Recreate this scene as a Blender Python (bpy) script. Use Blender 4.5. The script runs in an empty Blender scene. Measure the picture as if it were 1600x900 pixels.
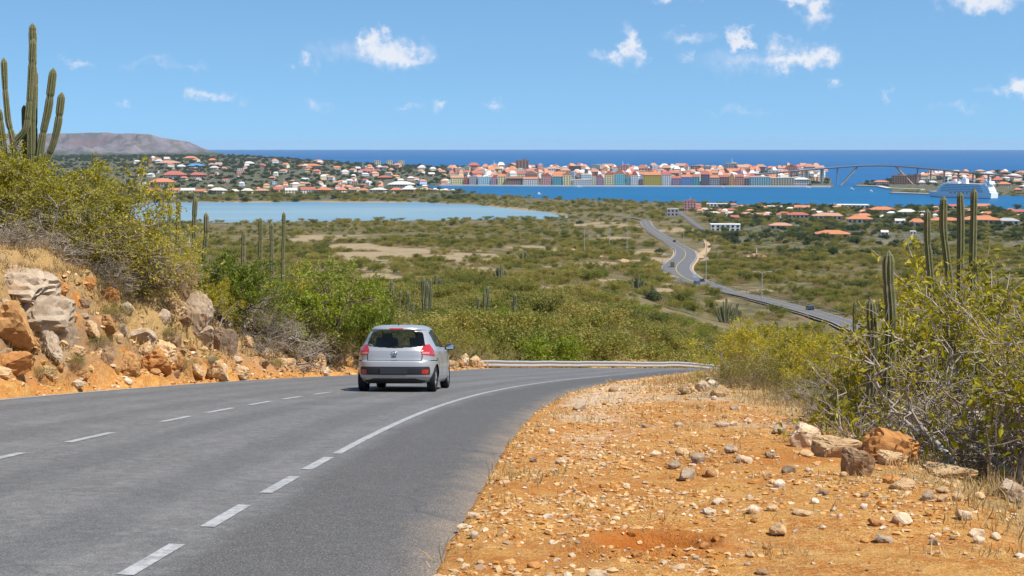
import bpy, bmesh, math, random
import numpy as np
from mathutils import Vector, Matrix

# ------------------------------------------------------------------ camera, world, sun, exposure
C = bpy.context.scene.collection
S = bpy.context.scene
ZC = 80.0                                  # eye level above the sea
FL = 2200.0                                # focal length in photo pixels (photo is 1600 wide)
PITCH = math.atan((450 - 228) / FL)
cam = bpy.data.objects.new('camera', bpy.data.cameras.new('camera'))
C.objects.link(cam)
cam.location = (0, 0, ZC)
cam.rotation_euler = (math.pi / 2 - PITCH, 0, 0)
cam.data.sensor_width = 36
cam.data.lens = 36 * FL / 1600
cam.data.clip_start = 0.1
cam.data.clip_end = 200000
S.camera = cam
S.view_settings.view_transform = 'Standard'
S.view_settings.look = 'None'
S.view_settings.gamma = 1
S.view_settings.exposure = 0.40

SUN_EL, SUN_AZ = math.radians(59), math.radians(120)      # azimuth clockwise from the view direction (+Y)
sun = bpy.data.objects.new('sun', bpy.data.lights.new('sun', 'SUN'))
C.objects.link(sun)
sun.data.energy = 4.9
sun.data.angle = math.radians(0.53)
sun.data.color = (1.0, 0.945, 0.86)
sd = Vector((math.sin(SUN_AZ) * math.cos(SUN_EL), math.cos(SUN_AZ) * math.cos(SUN_EL), math.sin(SUN_EL)))
sun.rotation_euler = sd.to_track_quat('Z', 'Y').to_euler()
sun.location = (0, 0, ZC + 60)


class NT:
    """small helper to wire shader nodes"""
    def __init__(self, tree):
        self.t = tree
    def n(self, typ, **kw):
        nd = self.t.nodes.new(typ)
        for k, v in kw.items():
            if k == 'ins':
                for a, b in v.items():
                    s = nd.inputs[a]
                    if hasattr(b, 'is_output') or isinstance(b, bpy.types.NodeSocket):
                        self.t.links.new(b, s)
                    else:
                        s.default_value = b
            else:
                setattr(nd, k, v)
        return nd
    def math(self, op, a, b=0.0, c=None, clamp=False):
        nd = self.n('ShaderNodeMath', operation=op, use_clamp=clamp)
        for i, v in enumerate((a, b) if c is None else (a, b, c)):
            if isinstance(v, bpy.types.NodeSocket):
                self.t.links.new(v, nd.inputs[i])
            else:
                nd.inputs[i].default_value = v
        return nd.outputs[0]
    def mix(self, fac, a, b, blend='MIX'):
        nd = self.n('ShaderNodeMix', data_type='RGBA', blend_type=blend)
        for s, v in ((nd.inputs['Factor'], fac), (nd.inputs[6], a), (nd.inputs[7], b)):
            if isinstance(v, bpy.types.NodeSocket):
                self.t.links.new(v, s)
            elif isinstance(v, (int, float)):
                s.default_value = v
            else:
                s.default_value = (*v[:3], 1)
        return nd.outputs[2]
    def noise(self, scale, vec=None, detail=4, rough=.55, dist=0.0):
        nd = self.n('ShaderNodeTexNoise')
        nd.inputs['Scale'].default_value = scale
        nd.inputs['Detail'].default_value = detail
        nd.inputs['Roughness'].default_value = rough
        nd.inputs['Distortion'].default_value = dist
        if vec is not None:
            self.t.links.new(vec, nd.inputs['Vector'])
        return nd.outputs['Fac']
    def vor(self, scale, vec=None, feature='F1', out='Distance'):
        nd = self.n('ShaderNodeTexVoronoi', feature=feature)
        nd.inputs['Scale'].default_value = scale
        if vec is not None:
            self.t.links.new(vec, nd.inputs['Vector'])
        return nd.outputs[out]
    def ramp(self, fac, stops):
        nd = self.n('ShaderNodeValToRGB')
        cr = nd.color_ramp
        while len(cr.elements) < len(stops):
            cr.elements.new(0.5)
        for e, (p, c) in zip(cr.elements, stops):
            e.position = p
            e.color = (*c[:3], 1) if not isinstance(c, (int, float)) else (c, c, c, 1)
        self.t.links.new(fac, nd.inputs[0])
        return nd.outputs[0]
    def step(self, v, lo, hi):
        nd = self.n('ShaderNodeMapRange', interpolation_type='SMOOTHSTEP')
        self.t.links.new(v, nd.inputs['Value'])
        nd.inputs['From Min'].default_value = lo
        nd.inputs['From Max'].default_value = hi
        return nd.outputs[0]
    def attr(self, name, out='Color'):
        return self.n('ShaderNodeAttribute', attribute_name=name).outputs[out]


def build_world():
    w = bpy.data.worlds.new('World')
    S.world = w
    w.use_nodes = True
    t = w.node_tree
    t.nodes.clear()
    g = NT(t)
    tc = g.n('ShaderNodeTexCoord').outputs['Generated']
    # the camera only sees the lowest six degrees of the sky: raise the look-up a little so that the
    # clear deep blue of this tropical sky starts near the horizon
    lift = g.n('ShaderNodeVectorMath', operation='ADD', ins={0: tc, 1: (0, 0, 0.16)}).outputs[0]
    sky = g.n('ShaderNodeTexSky', sky_type='NISHITA', sun_disc=False, sun_elevation=SUN_EL,
              sun_rotation=SUN_AZ, altitude=80, air_density=1.0, dust_density=0.25, ozone_density=2.2)
    t.links.new(lift, sky.inputs['Vector'])
    skyc = g.mix(1.0, sky.outputs[0], SKY_TINT, 'MULTIPLY')
    sep = g.n('ShaderNodeSeparateXYZ', ins={0: tc})
    az = g.math('ARCTAN2', sep.outputs[0], sep.outputs[1])
    el = g.math('ARCSINE', sep.outputs[2])
    pos = g.n('ShaderNodeCombineXYZ', ins={0: az, 1: el, 2: 0.0}).outputs[0]
    wob = g.n('ShaderNodeTexNoise', noise_dimensions='3D')
    wob.inputs['Scale'].default_value = 62
    wob.inputs['Detail'].default_value = 7
    wob.inputs['Roughness'].default_value = .62
    t.links.new(pos, wob.inputs['Vector'])
    w2 = g.n('ShaderNodeVectorMath', operation='SUBTRACT', ins={0: wob.outputs['Color'], 1: (.5, .5, .5)}).outputs[0]
    w3 = g.n('ShaderNodeVectorMath', operation='MULTIPLY', ins={0: w2, 1: (.052, .032, 0)}).outputs[0]
    pw = g.n('ShaderNodeVectorMath', operation='ADD', ins={0: pos, 1: w3}).outputs[0]
    fine = g.noise(170, pos, 6, .65)
    # azimuth, elevation, half width, half height (radians), density
    clouds = [(612, 84, 62, 22, 1.05), (640, 90, 44, 14, .85), (588, 68, 22, 20, 1.0), (485, 97, 22, 17, .5), (535, 80, 60, 20, .22),
              (983, 78, 22, 34, .75), (958, 92, 34, 12, .5), (1240, 98, 64, 16, .8), (1275, 92, 34, 22, .95), (1215, 80, 30, 16, .5), (1145, 66, 18, 24, .8),
              (1170, 100, 90, 20, .32), (1072, 58, 40, 14, .4), (1070, 92, 14, 16, .35), (1264, 24, 34, 24, .85), (1240, 8, 20, 18, .7),
              (1048, 4, 36, 10, .65), (1520, 14, 68, 20, .9), (1540, 6, 40, 16, .8), (1588, 140, 24, 20, .9), (1545, 143, 22, 10, .4),
              (338, 154, 38, 13, .62), (310, 157, 20, 9, .45), (205, 164, 16, 9, .35), (122, 108, 20, 10, .4), (495, 168, 30, 11, .35),
              (690, 160, 22, 10, .45), (768, 166, 18, 9, .45), (640, 168, 20, 7, .3), (1306, 142, 12, 14, .42), (1380, 150, 10, 14, .3),
              (1490, 168, 50, 8, .25), (250, 105, 60, 9, .2), (310, 106, 30, 8, .2), (1160, 175, 60, 7, .22)]
    dens = None
    for px, py, rw, rh, st in clouds:
        a0, e0 = math.atan((px - 800) / FL), (228 - py) / FL
        d = g.n('ShaderNodeVectorMath', operation='SUBTRACT', ins={0: pw, 1: (a0, e0, 0)}).outputs[0]
        d = g.n('ShaderNodeVectorMath', operation='MULTIPLY', ins={0: d, 1: (FL / rw / 1.25, FL / rh / 1.25, 0)}).outputs[0]
        ln = g.n('ShaderNodeVectorMath', operation='LENGTH', ins={0: d}).outputs['Value']
        v = g.math('MULTIPLY', g.math('SUBTRACT', 1.0, ln, clamp=True), min(1.05, st * 1.15 + .12))
        dens = v if dens is None else g.math('MAXIMUM', dens, v)
    # loose fair-weather clouds over the rest of the sky
    sc = g.n('ShaderNodeVectorMath', operation='MULTIPLY', ins={0: pos, 1: (6, 14, 1)}).outputs[0]
    rest = g.math('MULTIPLY', g.step(g.noise(1.0, sc, 7, .6), .56, .8), g.step(el, .12, .22))
    dens = g.math('MULTIPLY', dens, g.math('MULTIPLY_ADD', fine, 1.5, .35))
    dens = g.math('MAXIMUM', g.step(dens, .02, .98), g.math('MULTIPLY', rest, .8))
    ccol = g.mix(dens, (5.0, 5.6, 7.2), (7.0, 7.0, 7.25))
    dens = g.math('MULTIPLY', dens, .80)
    col = g.mix(dens, skyc, ccol)
    bg = g.n('ShaderNodeBackground', ins={'Color': col, 'Strength': 0.102})
    out = g.n('ShaderNodeOutputWorld')
    t.links.new(bg.outputs[0], out.inputs[0])

SKY_TINT = (0.88, 1.15, 1.22)
build_world()
rng = np.random.default_rng(7)
random.seed(7)

# ------------------------------------------------------------------ object helpers
def tag(o, label=None, cat=None, group=None, kind=None):
    for k, v in (('label', label), ('category', cat), ('group', group), ('kind', kind)):
        if v:
            o[k] = v
    return o

def empty(name, loc=(0, 0, 0), rot=(0, 0, 0), parent=None):
    o = bpy.data.objects.new(name, None)
    C.objects.link(o)
    o.location = loc
    o.rotation_euler = rot
    o.empty_display_size = .2
    if parent:
        o.parent = parent
    return o

def thing(name, label, cat, loc=(0, 0, 0), rot=(0, 0, 0), group=None):
    return tag(empty(name, loc, rot), label, cat, group)

def mesh(name, V, F, smooth=False, attrs=None, mats=None, midx=None):
    """V (n,3); F one (m,k) array or a list of them"""
    me = bpy.data.meshes.new(name)
    V = np.asarray(V, np.float32)
    Fs = [np.asarray(f, np.int32) for f in (F if isinstance(F, list) else [F]) if len(f)]
    me.vertices.add(len(V))
    me.vertices.foreach_set('co', V.ravel())
    nl = sum(f.size for f in Fs)
    nf = sum(len(f) for f in Fs)
    me.loops.add(nl)
    me.polygons.add(nf)
    me.loops.foreach_set('vertex_index', np.concatenate([f.ravel() for f in Fs]))
    tot = np.concatenate([np.full(len(f), f.shape[1], np.int32) for f in Fs])
    me.polygons.foreach_set('loop_start', np.concatenate([[0], np.cumsum(tot)[:-1]]).astype(np.int32))
    me.polygons.foreach_set('use_smooth', np.full(nf, smooth))
    for m in mats or []:
        me.materials.append(m)
    if midx is not None:
        me.polygons.foreach_set('material_index', np.asarray(midx, np.int32))
    me.update(calc_edges=True)
    for k, a in (attrs or {}).items():
        a = np.asarray(a, np.float32)
        if a.ndim == 1:
            me.attributes.new(k, 'FLOAT', 'POINT').data.foreach_set('value', a)
        elif a.shape[1] == 4:
            me.attributes.new(k, 'FLOAT_COLOR', 'POINT').data.foreach_set('color', a.ravel())
        else:
            me.attributes.new(k, 'FLOAT_VECTOR', 'POINT').data.foreach_set('vector', a.ravel())
    return me

def ob(name, me, mat=None, parent=None, loc=None):
    if mat is not None and not me.materials:
        me.materials.append(mat)
    o = bpy.data.objects.new(name, me)
    C.objects.link(o)
    if parent:
        o.parent = parent
    if loc is not None:
        o.location = loc
    return o

def dup(root, loc, rot=None, scale=None, label=None, group=None):
    def cp(o, parent):
        c = o.copy()
        C.objects.link(c)
        if parent:
            c.parent = parent
        for ch in o.children:
            cp(ch, c)
        return c
    r = cp(root, None)
    r.location = loc
    if rot is not None:
        r.rotation_euler = rot
    if scale is not None:
        r.scale = scale if hasattr(scale, '__len__') else (scale,) * 3
    if label:
        r['label'] = label
    if group:
        r['group'] = group
    return r

class MB:
    """collects simple shapes into one mesh"""
    def __init__(self):
        self.v, self.f4, self.f3 = [], [], []
        self.n = 0
    def add(self, v, f):
        v = np.asarray(v, float)
        for q in f:
            (self.f4 if len(q) == 4 else self.f3).append([i + self.n for i in q])
        self.v.append(v)
        self.n += len(v)
        return self
    def box(self, c, s, rz=0.0, M=None):
        x, y, z = (k / 2 for k in s)
        v = np.array([(-x, -y, -z), (x, -y, -z), (x, y, -z), (-x, y, -z), (-x, -y, z), (x, -y, z), (x, y, z), (-x, y, z)])
        if M is not None:
            v = v @ np.array(M).T
        if rz:
            co, si = math.cos(rz), math.sin(rz)
            v = v @ np.array([[co, si, 0], [-si, co, 0], [0, 0, 1]])
        return self.add(v + np.array(c), [(0, 3, 2, 1), (4, 5, 6, 7), (0, 1, 5, 4), (1, 2, 6, 5), (2, 3, 7, 6), (3, 0, 4, 7)])
    def tube(self, pts, rad, sides=6, cap=True):
        pts = [Vector(p) for p in pts]
        rad = rad if hasattr(rad, '__len__') else [rad] * len(pts)
        V, Fc = [], []
        for i, p in enumerate(pts):
            d = (pts[min(i + 1, len(pts) - 1)] - pts[max(i - 1, 0)]).normalized()
            a = d.orthogonal().normalized() if i == 0 else (a - d * a.dot(d)).normalized()
            b = d.cross(a)
            for k in range(sides):
                t = 2 * math.pi * k / sides
                V.append(p + (a * math.cos(t) + b * math.sin(t)) * rad[i])
        for i in range(len(pts) - 1):
            for k in range(sides):
                k2 = (k + 1) % sides
                Fc.append((i * sides + k, i * sides + k2, (i + 1) * sides + k2, (i + 1) * sides + k))
        if cap:
            V.append(pts[-1]); e = len(V) - 1; o = (len(pts) - 1) * sides
            V.append(pts[0]); b0 = len(V) - 1
            for k in range(sides):
                Fc.append((o + k, o + (k + 1) % sides, e))
                Fc.append(((k + 1) % sides, k, b0))
        return self.add([tuple(v) for v in V], Fc)
    def prism(self, poly, axis, a, b):
        """extrude a polygon given in the other two axes from a to b along axis"""
        n = len(poly)
        def P(q, t):
            q = list(q); q.insert(axis, t); return q
        v = [P(q, a) for q in poly] + [P(q, b) for q in poly]
        f = [(i, (i + 1) % n, n + (i + 1) % n, n + i) for i in range(n)]
        for i in range(1, n - 1):
            f.append((0, i + 1, i)); f.append((n, n + i, n + i + 1))
        return self.add(v, f)
    def mesh(self, name, smooth=False, mats=None):
        F = []
        if self.f4: F.append(np.array(self.f4))
        if self.f3: F.append(np.array(self.f3))
        return mesh(name, np.concatenate(self.v), F, smooth, None, mats)
    def ob(self, name, mat, parent=None, smooth=False, loc=None):
        return ob(name, self.mesh(name, smooth), mat, parent, loc)

# ------------------------------------------------------------------ noise
def _hash(ix, iy, iz, seed):
    h = (ix.astype(np.int64) * 374761393 + iy.astype(np.int64) * 668265263 + iz.astype(np.int64) * 2147483647 + seed * 974634777) & 0xffffffff
    h = ((h ^ (h >> 13)) * 1274126177) & 0xffffffff
    h = ((h ^ (h >> 16)) * 2246822519) & 0xffffffff
    return ((h ^ (h >> 15)) & 0xffffff) / float(0xffffff)

def vnoise(p, seed=0):
    p = np.asarray(p, float)
    i = np.floor(p).astype(np.int64)
    f = p - i
    f = f * f * f * (f * (f * 6 - 15) + 10)
    if p.shape[-1] == 2:
        z = np.zeros(p.shape[:-1], np.int64)
        c = [[_hash(i[..., 0] + a, i[..., 1] + b, z, seed) for b in (0, 1)] for a in (0, 1)]
        x0 = c[0][0] * (1 - f[..., 0]) + c[1][0] * f[..., 0]
        x1 = c[0][1] * (1 - f[..., 0]) + c[1][1] * f[..., 0]
        return x0 * (1 - f[..., 1]) + x1 * f[..., 1]
    r = 0
    for a in (0, 1):
        for b in (0, 1):
            for d in (0, 1):
                w = (f[..., 0] if a else 1 - f[..., 0]) * (f[..., 1] if b else 1 - f[..., 1]) * (f[..., 2] if d else 1 - f[..., 2])
                r = r + w * _hash(i[..., 0] + a, i[..., 1] + b, i[..., 2] + d, seed)
    return r

def fbm(p, octv=4, seed=0, gain=.5, lac=2.03):
    p = np.asarray(p, float)
    r, a, tot = 0, 1.0, 0
    for k in range(octv):
        r = r + a * (vnoise(p, seed + k * 17) - .5)
        tot += a
        a *= gain
        p = p * lac + 13.7
    return r / tot * 2          # about -1..1

def ss(x, a, b):
    t = np.clip((np.asarray(x, float) - a) / (b - a), 0, 1)
    return t * t * (3 - 2 * t)
# ------------------------------------------------------------------ lie of the land (heights relative to the eye, sea = -80)
CP, SP = math.cos(PITCH), math.sin(PITCH)
Q = [-8.697, -9.5165, -0.86, 0.2893, -2.2345, 6.1339, 7.4702, 14.7906, -14.4394, -5.099, 3.5, 5.4611, -0.0567, 0.1572, -3.9906, 4.9123]
O_L, O_D, O_R, O_E = Q[9], 0.0, 3.5, Q[11]

def build_centreline():
    ds = .25
    s = np.arange(-14, 150, ds)
    t = s / 100
    head = Q[3] + Q[4] * t + Q[5] * t * t + Q[14] * t ** 3
    k = np.argmin(abs(s - 72))
    head = np.where(s > 72, head[k] + (s - 72) * math.radians(.55), head)
    k0 = np.argmin(abs(s))
    x = np.cumsum(np.sin(head)) * ds; y = np.cumsum(np.cos(head)) * ds
    x = x - x[k0] + Q[0]; y = y - y[k0] + Q[1]
    z = Q[2] - (Q[6] * t + Q[7] * t * t + Q[8] * t ** 3 + Q[15] * t ** 4)
    cf = np.clip(Q[12] + Q[13] * t, -.09, .05)
    xl, yl = x + np.cos(head) * O_L, y - np.sin(head) * O_L
    # from the bend on, keep falling at about the grade of the line of sight
    zt = -(577.5 - 228) / FL * yl - cf * O_L
    w = ss(s, 64, 76)
    z = z * (1 - w) + zt * w - np.clip(s - 98, 0, None) * .05
    return s, x, y, z, head, cf
RS, RX, RY, RZ, RH, RC = build_centreline()

def road_pt(s, off, dz=0.0):
    x, y, z, h, c = (np.interp(s, RS, a) for a in (RX, RY, RZ, RH, RC))
    return np.stack([x + np.cos(h) * off, y - np.sin(h) * off, z + c * off + dz], -1)

def road_coords(x, y):
    """nearest station, signed offset (right positive) and distance"""
    x = np.asarray(x, float); y = np.asarray(y, float)
    sh = x.shape; x = x.ravel(); y = y.ravel()
    so = np.empty(len(x)); uo = np.empty(len(x))
    st = 2
    bx, by = RX[::st], RY[::st]
    for a in range(0, len(x), 20000):
        d2 = (x[a:a + 20000, None] - bx) ** 2 + (y[a:a + 20000, None] - by) ** 2
        k = np.argmin(d2, 1) * st
        dx, dy = x[a:a + 20000] - RX[k], y[a:a + 20000] - RY[k]
        al = dx * np.sin(RH[k]) + dy * np.cos(RH[k])
        so[a:a + 20000] = RS[k] + np.clip(al, -1, 1)
        uo[a:a + 20000] = np.sqrt(d2[np.arange(len(k)), k // st]) * np.sign(dx * np.cos(RH[k]) - dy * np.sin(RH[k]))
    return so.reshape(sh), uo.reshape(sh)

LEFT_NEAR = [(0, -2), (40, -7), (80, -13.6), (100, -15.8), (150, -20.8), (200, -25.6), (300, -34), (400, -41.5), (600, -54), (900, -66), (1300, -76), (1480, -77.6)]
RIGHT_NEAR = [(0, -2), (40, -8.5), (100, -17.5), (200, -34), (300, -46), (400, -53), (480, -57), (650, -63.2), (900, -69), (1448, -77.3), (1800, -78.4)]
FAR = {-700: [(2000, -77.6), (2330, -76), (2900, -68), (3900, -57), (4800, -48), (6000, -41), (9000, -41)],
       380: [(2000, -77.6), (2330, -76), (2900, -68), (3900, -57), (4800, -48), (6000, -41), (9000, -41)],
       500: [(2000, -77.6), (2330, -77), (2900, -72), (3900, -65), (4800, -60), (5500, -57), (9000, -57)],
       620: [(2000, -77.8), (2330, -77.6), (2900, -75), (3900, -71.5), (4800, -70), (9000, -70)],
       760: [(2000, -78), (2700, -78), (2900, -77.6), (3400, -75), (4000, -73), (9000, -73)],
       1200: [(2000, -78.3), (2700, -78.3), (2900, -77.8), (3400, -75.4), (4000, -73.5), (9000, -73.5)],
       1420: [(2000, -78.3), (2700, -78.3), (2900, -77.8), (3400, -77), (4000, -76), (9000, -76)],
       1600: [(2000, -78.3), (2500, -78), (2900, -76.8), (3400, -75), (4000, -73), (9000, -73)],
       2300: [(2000, -78.3), (2500, -77), (2900, -75), (3400, -72), (4000, -66), (9000, -60)]}
def y2d(py, z=-80.0):
    return -z * FL / (py - 228.0)
BAY_NEAR = [(560, 289.2), (640, 291), (700, 300), (760, 306), (870, 312), (1000, 316), (1100, 320), (1200, 322), (1330, 324), (1450, 325), (1600, 327), (2300, 333)]
BAY_FAR = [(640, 289.5), (700, 290.2), (900, 291), (1296, 292), (1335, 290.5), (1376, 292), (1386, 296), (1393, 302), (1450, 304), (1500, 305), (1600, 306.5), (2300, 312)]
COAST = [(-700, 9500), (330, 7600), (380, 6100), (500, 5500), (620, 5050), (800, 4700), (1000, 4500), (1200, 4300), (1280, 3900), (1296, 3500), (1303, 2700), (1331, 2700), (1338, 3050), (1380, 3250), (1400, 3600), (1450, 4000), (1600, 4100), (2300, 5200)]
LAG_FAR = [(-400, 321), (200, 318), (330, 316.3), (500, 315.3), (650, 316.2), (760, 322), (850, 331), (895, 338.5)]
LAG_NEAR = [(-400, 352), (200, 350), (340, 349), (450, 347), (600, 345), (760, 343.5), (850, 342.5), (895, 339.5)]

def tab(t, x):
    return np.interp(x, [a for a, _ in t], [b for _, b in t])

def polar(x, y):
    az = np.arctan2(x, y)
    azc = np.clip(az, -math.radians(33), math.radians(33))
    d = np.hypot(x, y)
    return 800 + FL * np.tan(azc), d * np.cos(azc), az

def z_valley(x, y):
    px, Y, az = polar(x, y)
    wr = ss(px, 880, 1180)
    near = tab(LEFT_NEAR, Y) * (1 - wr) + tab(RIGHT_NEAR, Y) * wr
    keys = sorted(FAR)
    far = np.zeros_like(Y); j = np.clip(np.searchsorted(keys, px) - 1, 0, len(keys) - 2)
    prof = np.stack([tab(FAR[k], Y) for k in keys])
    k0 = np.array(keys)[j]; k1 = np.array(keys)[j + 1]
    f = np.clip((px - k0) / (k1 - k0), 0, 1)
    far = np.take_along_axis(prof, j[None], 0)[0] * (1 - f) + np.take_along_axis(prof, (j + 1)[None], 0)[0] * f
    wf = ss(Y, 1500, 2000)
    z = near * (1 - wf) + far * wf
    P = np.stack([x, y], -1)
    amp = np.interp(Y, [60, 150, 600, 1200, 2500, 5000], [.2, 1.4, 1.6, .5, .5, 3.0])
    z = z + fbm(P / np.where(Y > 2400, 420., 75.)[..., None], 4, 3) * amp
    # bare earth behind the camera simply carries on uphill
    z = np.where(np.abs(az) > math.radians(100), np.maximum(z, -2 + .08 * np.hypot(x, y)), z)
    # lagoon basin
    nz = fbm(P / 60., 3, 9) * 22
    lf, ln = y2d(tab(LAG_FAR, px), -78.8), y2d(tab(LAG_NEAR, px), -78.8)
    m = ss(Y - ln - nz, -18, 14) * (1 - ss(Y - lf - nz * 2, -26, 26)) * (1 - ss(px, 885, 900))
    z = z * (1 - m) + -82.0 * m
    # bay and sea
    bn, bf = y2d(tab(BAY_NEAR, px)), y2d(tab(BAY_FAR, px))
    b = ss(Y - bn - nz * .6, -22, 22) * (1 - ss(Y - bf, -14, 14)) * ss(px, 600, 650)
    b = np.maximum(b, ss(Y - tab(COAST, px), -60, 60))
    return z * (1 - b) + -88.0 * b

HB = [(-14, 3.2), (42, 3.2), (49, 3.3), (52, 3.0), (54, 2.4), (56, 1.75), (58, 1.35), (61, 1.15), (66, 1.0), (71, .8), (76, -.2), (150, -.2)]
SB = [(-14, .36), (45, .36), (48, .32), (50, .2), (52, .02), (55, -.2), (150, -.25)]
HOLE = (1022, 806)

def terrain(x, y):
    x = np.asarray(x, float); y = np.asarray(y, float)
    z = z_valley(x, y)
    d = np.hypot(x, y)
    near = (d < 165)
    if not near.any():
        return z
    xs, ys = x[near], y[near]
    s, u = road_coords(xs, ys)
    zr = np.interp(s, RS, RZ) + np.interp(s, RS, RC) * np.clip(u, O_L - 3, O_E + 6)
    P = np.stack([xs, ys], -1)
    # left bank
    ul = O_L - .45 - u
    n1 = fbm(P / 2.6, 5, 21, .55)
    n2 = fbm(P / .7, 4, 31, .6)
    hb = tab(HB, s); sb = tab(SB, s)
    face = np.clip((ul + n1 * 1.1 * ss(ul, .6, 2) - .5) / 3.0, 0, 1)
    stepped = face + .055 * np.sin(face * 17 + n1 * 5)
    bank = hb * np.clip(stepped, 0, 1.1) ** .8 + sb * np.clip(ul - 3.2, 0, 30)
    rough = (n1 * .42 + n2 * .27) * ss(ul, .25, 1.6) * (1 - .6 * ss(ul, 4, 7)) * np.clip(hb, 0.1, 1.6) / 1.6
    # right shoulder and drop
    vr = u - O_E
    sh = .05 + .12 * ss(vr, .5, 3.8) + n2 * .035 + fbm(P / .22, 3, 41) * .018 + n1 * .05
    drop = -.28 * np.clip(vr - 4.4 - n1 * .6, 0, 30)
    zn = zr + np.where(ul > 0, bank + rough, 0) + np.where(vr > 0, sh * ss(vr, -.05, .35) + drop, 0)
    zn = zn - .05 * ((ul <= 0.1) & (vr <= 0.0))
    wl = np.where(ul > 0, ss(ul, np.interp(s, [46, 52, 57, 74], [12, 7, 4.5, 1.5]), np.interp(s, [46, 52, 57, 74], [42, 32, 24, 16])), 0)
    wv = np.where(vr > 0, ss(vr, 7, 34), 0)
    w = np.maximum(wl, wv)
    w = np.maximum(w, ss(s, 118, 148) * 0)
    z = z.copy()
    z[near] = zn * (1 - w) + z[near] * w
    # dug-out hollow in the shoulder
    hd = np.hypot((x - HX) / .48, (y - HYY) / .42)
    z = z - .24 * (1 - ss(hd, .2, 1.0)) + .05 * np.exp(-((hd - 1.15) / .25) ** 2)
    return z

def ray(px, py):
    u, v = (px - 800) / FL, (450 - py) / FL
    return np.array([u, CP + SP * v, -SP + CP * v])
HX, HYY = ray(1022, 806)[0] * 10.6, ray(1022, 806)[1] * 10.6

def hit(px, py, dmin=4.0, dmax=9000.0):
    """where the line of sight through a photo pixel meets the ground"""
    r = ray(px, py)
    t = np.exp(np.linspace(math.log(dmin), math.log(dmax), 1500))
    P = r[None] * t[:, None]
    below = P[:, 2] < terrain(P[:, 0], P[:, 1])
    if not below.any():
        return None
    k = int(np.argmax(below))
    a, b = (t[max(k - 1, 0)], t[k])
    tt = np.linspace(a, b, 40)
    P = r[None] * tt[:, None]
    below = P[:, 2] < terrain(P[:, 0], P[:, 1])
    P = P[int(np.argmax(below))]
    return np.array([P[0], P[1], P[2]])

def at(px, d):
    """ground point at depth d below photo column px"""
    z = -0.12 * d
    for _ in range(3):
        x = (px - 800) / FL * (d * CP - z * SP)
        z = float(terrain(np.array([x]), np.array([float(d)]))[0])
    return np.array([x, d, z])

def W(p, dz=0.0):
    return (float(p[0]), float(p[1]), float(p[2]) + ZC + dz)
def proj(P):
    P = np.asarray(P, float)
    d = P[..., 1] * CP - P[..., 2] * SP
    u = P[..., 1] * SP + P[..., 2] * CP
    return np.stack([800 + FL * P[..., 0] / d, 450 - FL * u / d], -1)
# ------------------------------------------------------------------ materials
def material(name, build, disp=False):
    m = bpy.data.materials.new(name)
    m.use_nodes = True
    t = m.node_tree
    t.nodes.clear()
    g = NT(t)
    out = g.n('ShaderNodeOutputMaterial')
    sh = build(g)
    t.links.new(sh, out.inputs[0])
    return m

def pbsdf(g, col, rough=.8, spec=.3, metal=0.0, bump=None, bstr=.5, bdist=.02, **kw):
    b = g.n('ShaderNodeBsdfPrincipled')
    for k, v in (('Base Color', col), ('Roughness', rough), ('Specular IOR Level', spec), ('Metallic', metal), *kw.items()):
        if isinstance(v, bpy.types.NodeSocket):
            g.t.links.new(v, b.inputs[k])
        elif isinstance(v, tuple) and len(v) == 3:
            b.inputs[k].default_value = (*v, 1)
        else:
            b.inputs[k].default_value = v
    if bump is not None:
        bn = g.n('ShaderNodeBump', ins={'Strength': bstr, 'Distance': bdist, 'Height': bump})
        g.t.links.new(bn.outputs[0], b.inputs['Normal'])
    return b.outputs[0]

def flat(name, col, rough=.7, spec=.3, metal=0.0, var=.12, scale=3.0, **kw):
    """plain paint / plaster with slight wear"""
    def b(g):
        p = g.n('ShaderNodeTexCoord').outputs['Object']
        n = g.noise(scale, p, 5, .6)
        c = g.mix(n, tuple(k * (1 - var) for k in col), tuple(min(1, k * (1 + var)) for k in col))
        return pbsdf(g, c, rough, spec, metal, **kw)
    return material(name, b)

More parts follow.
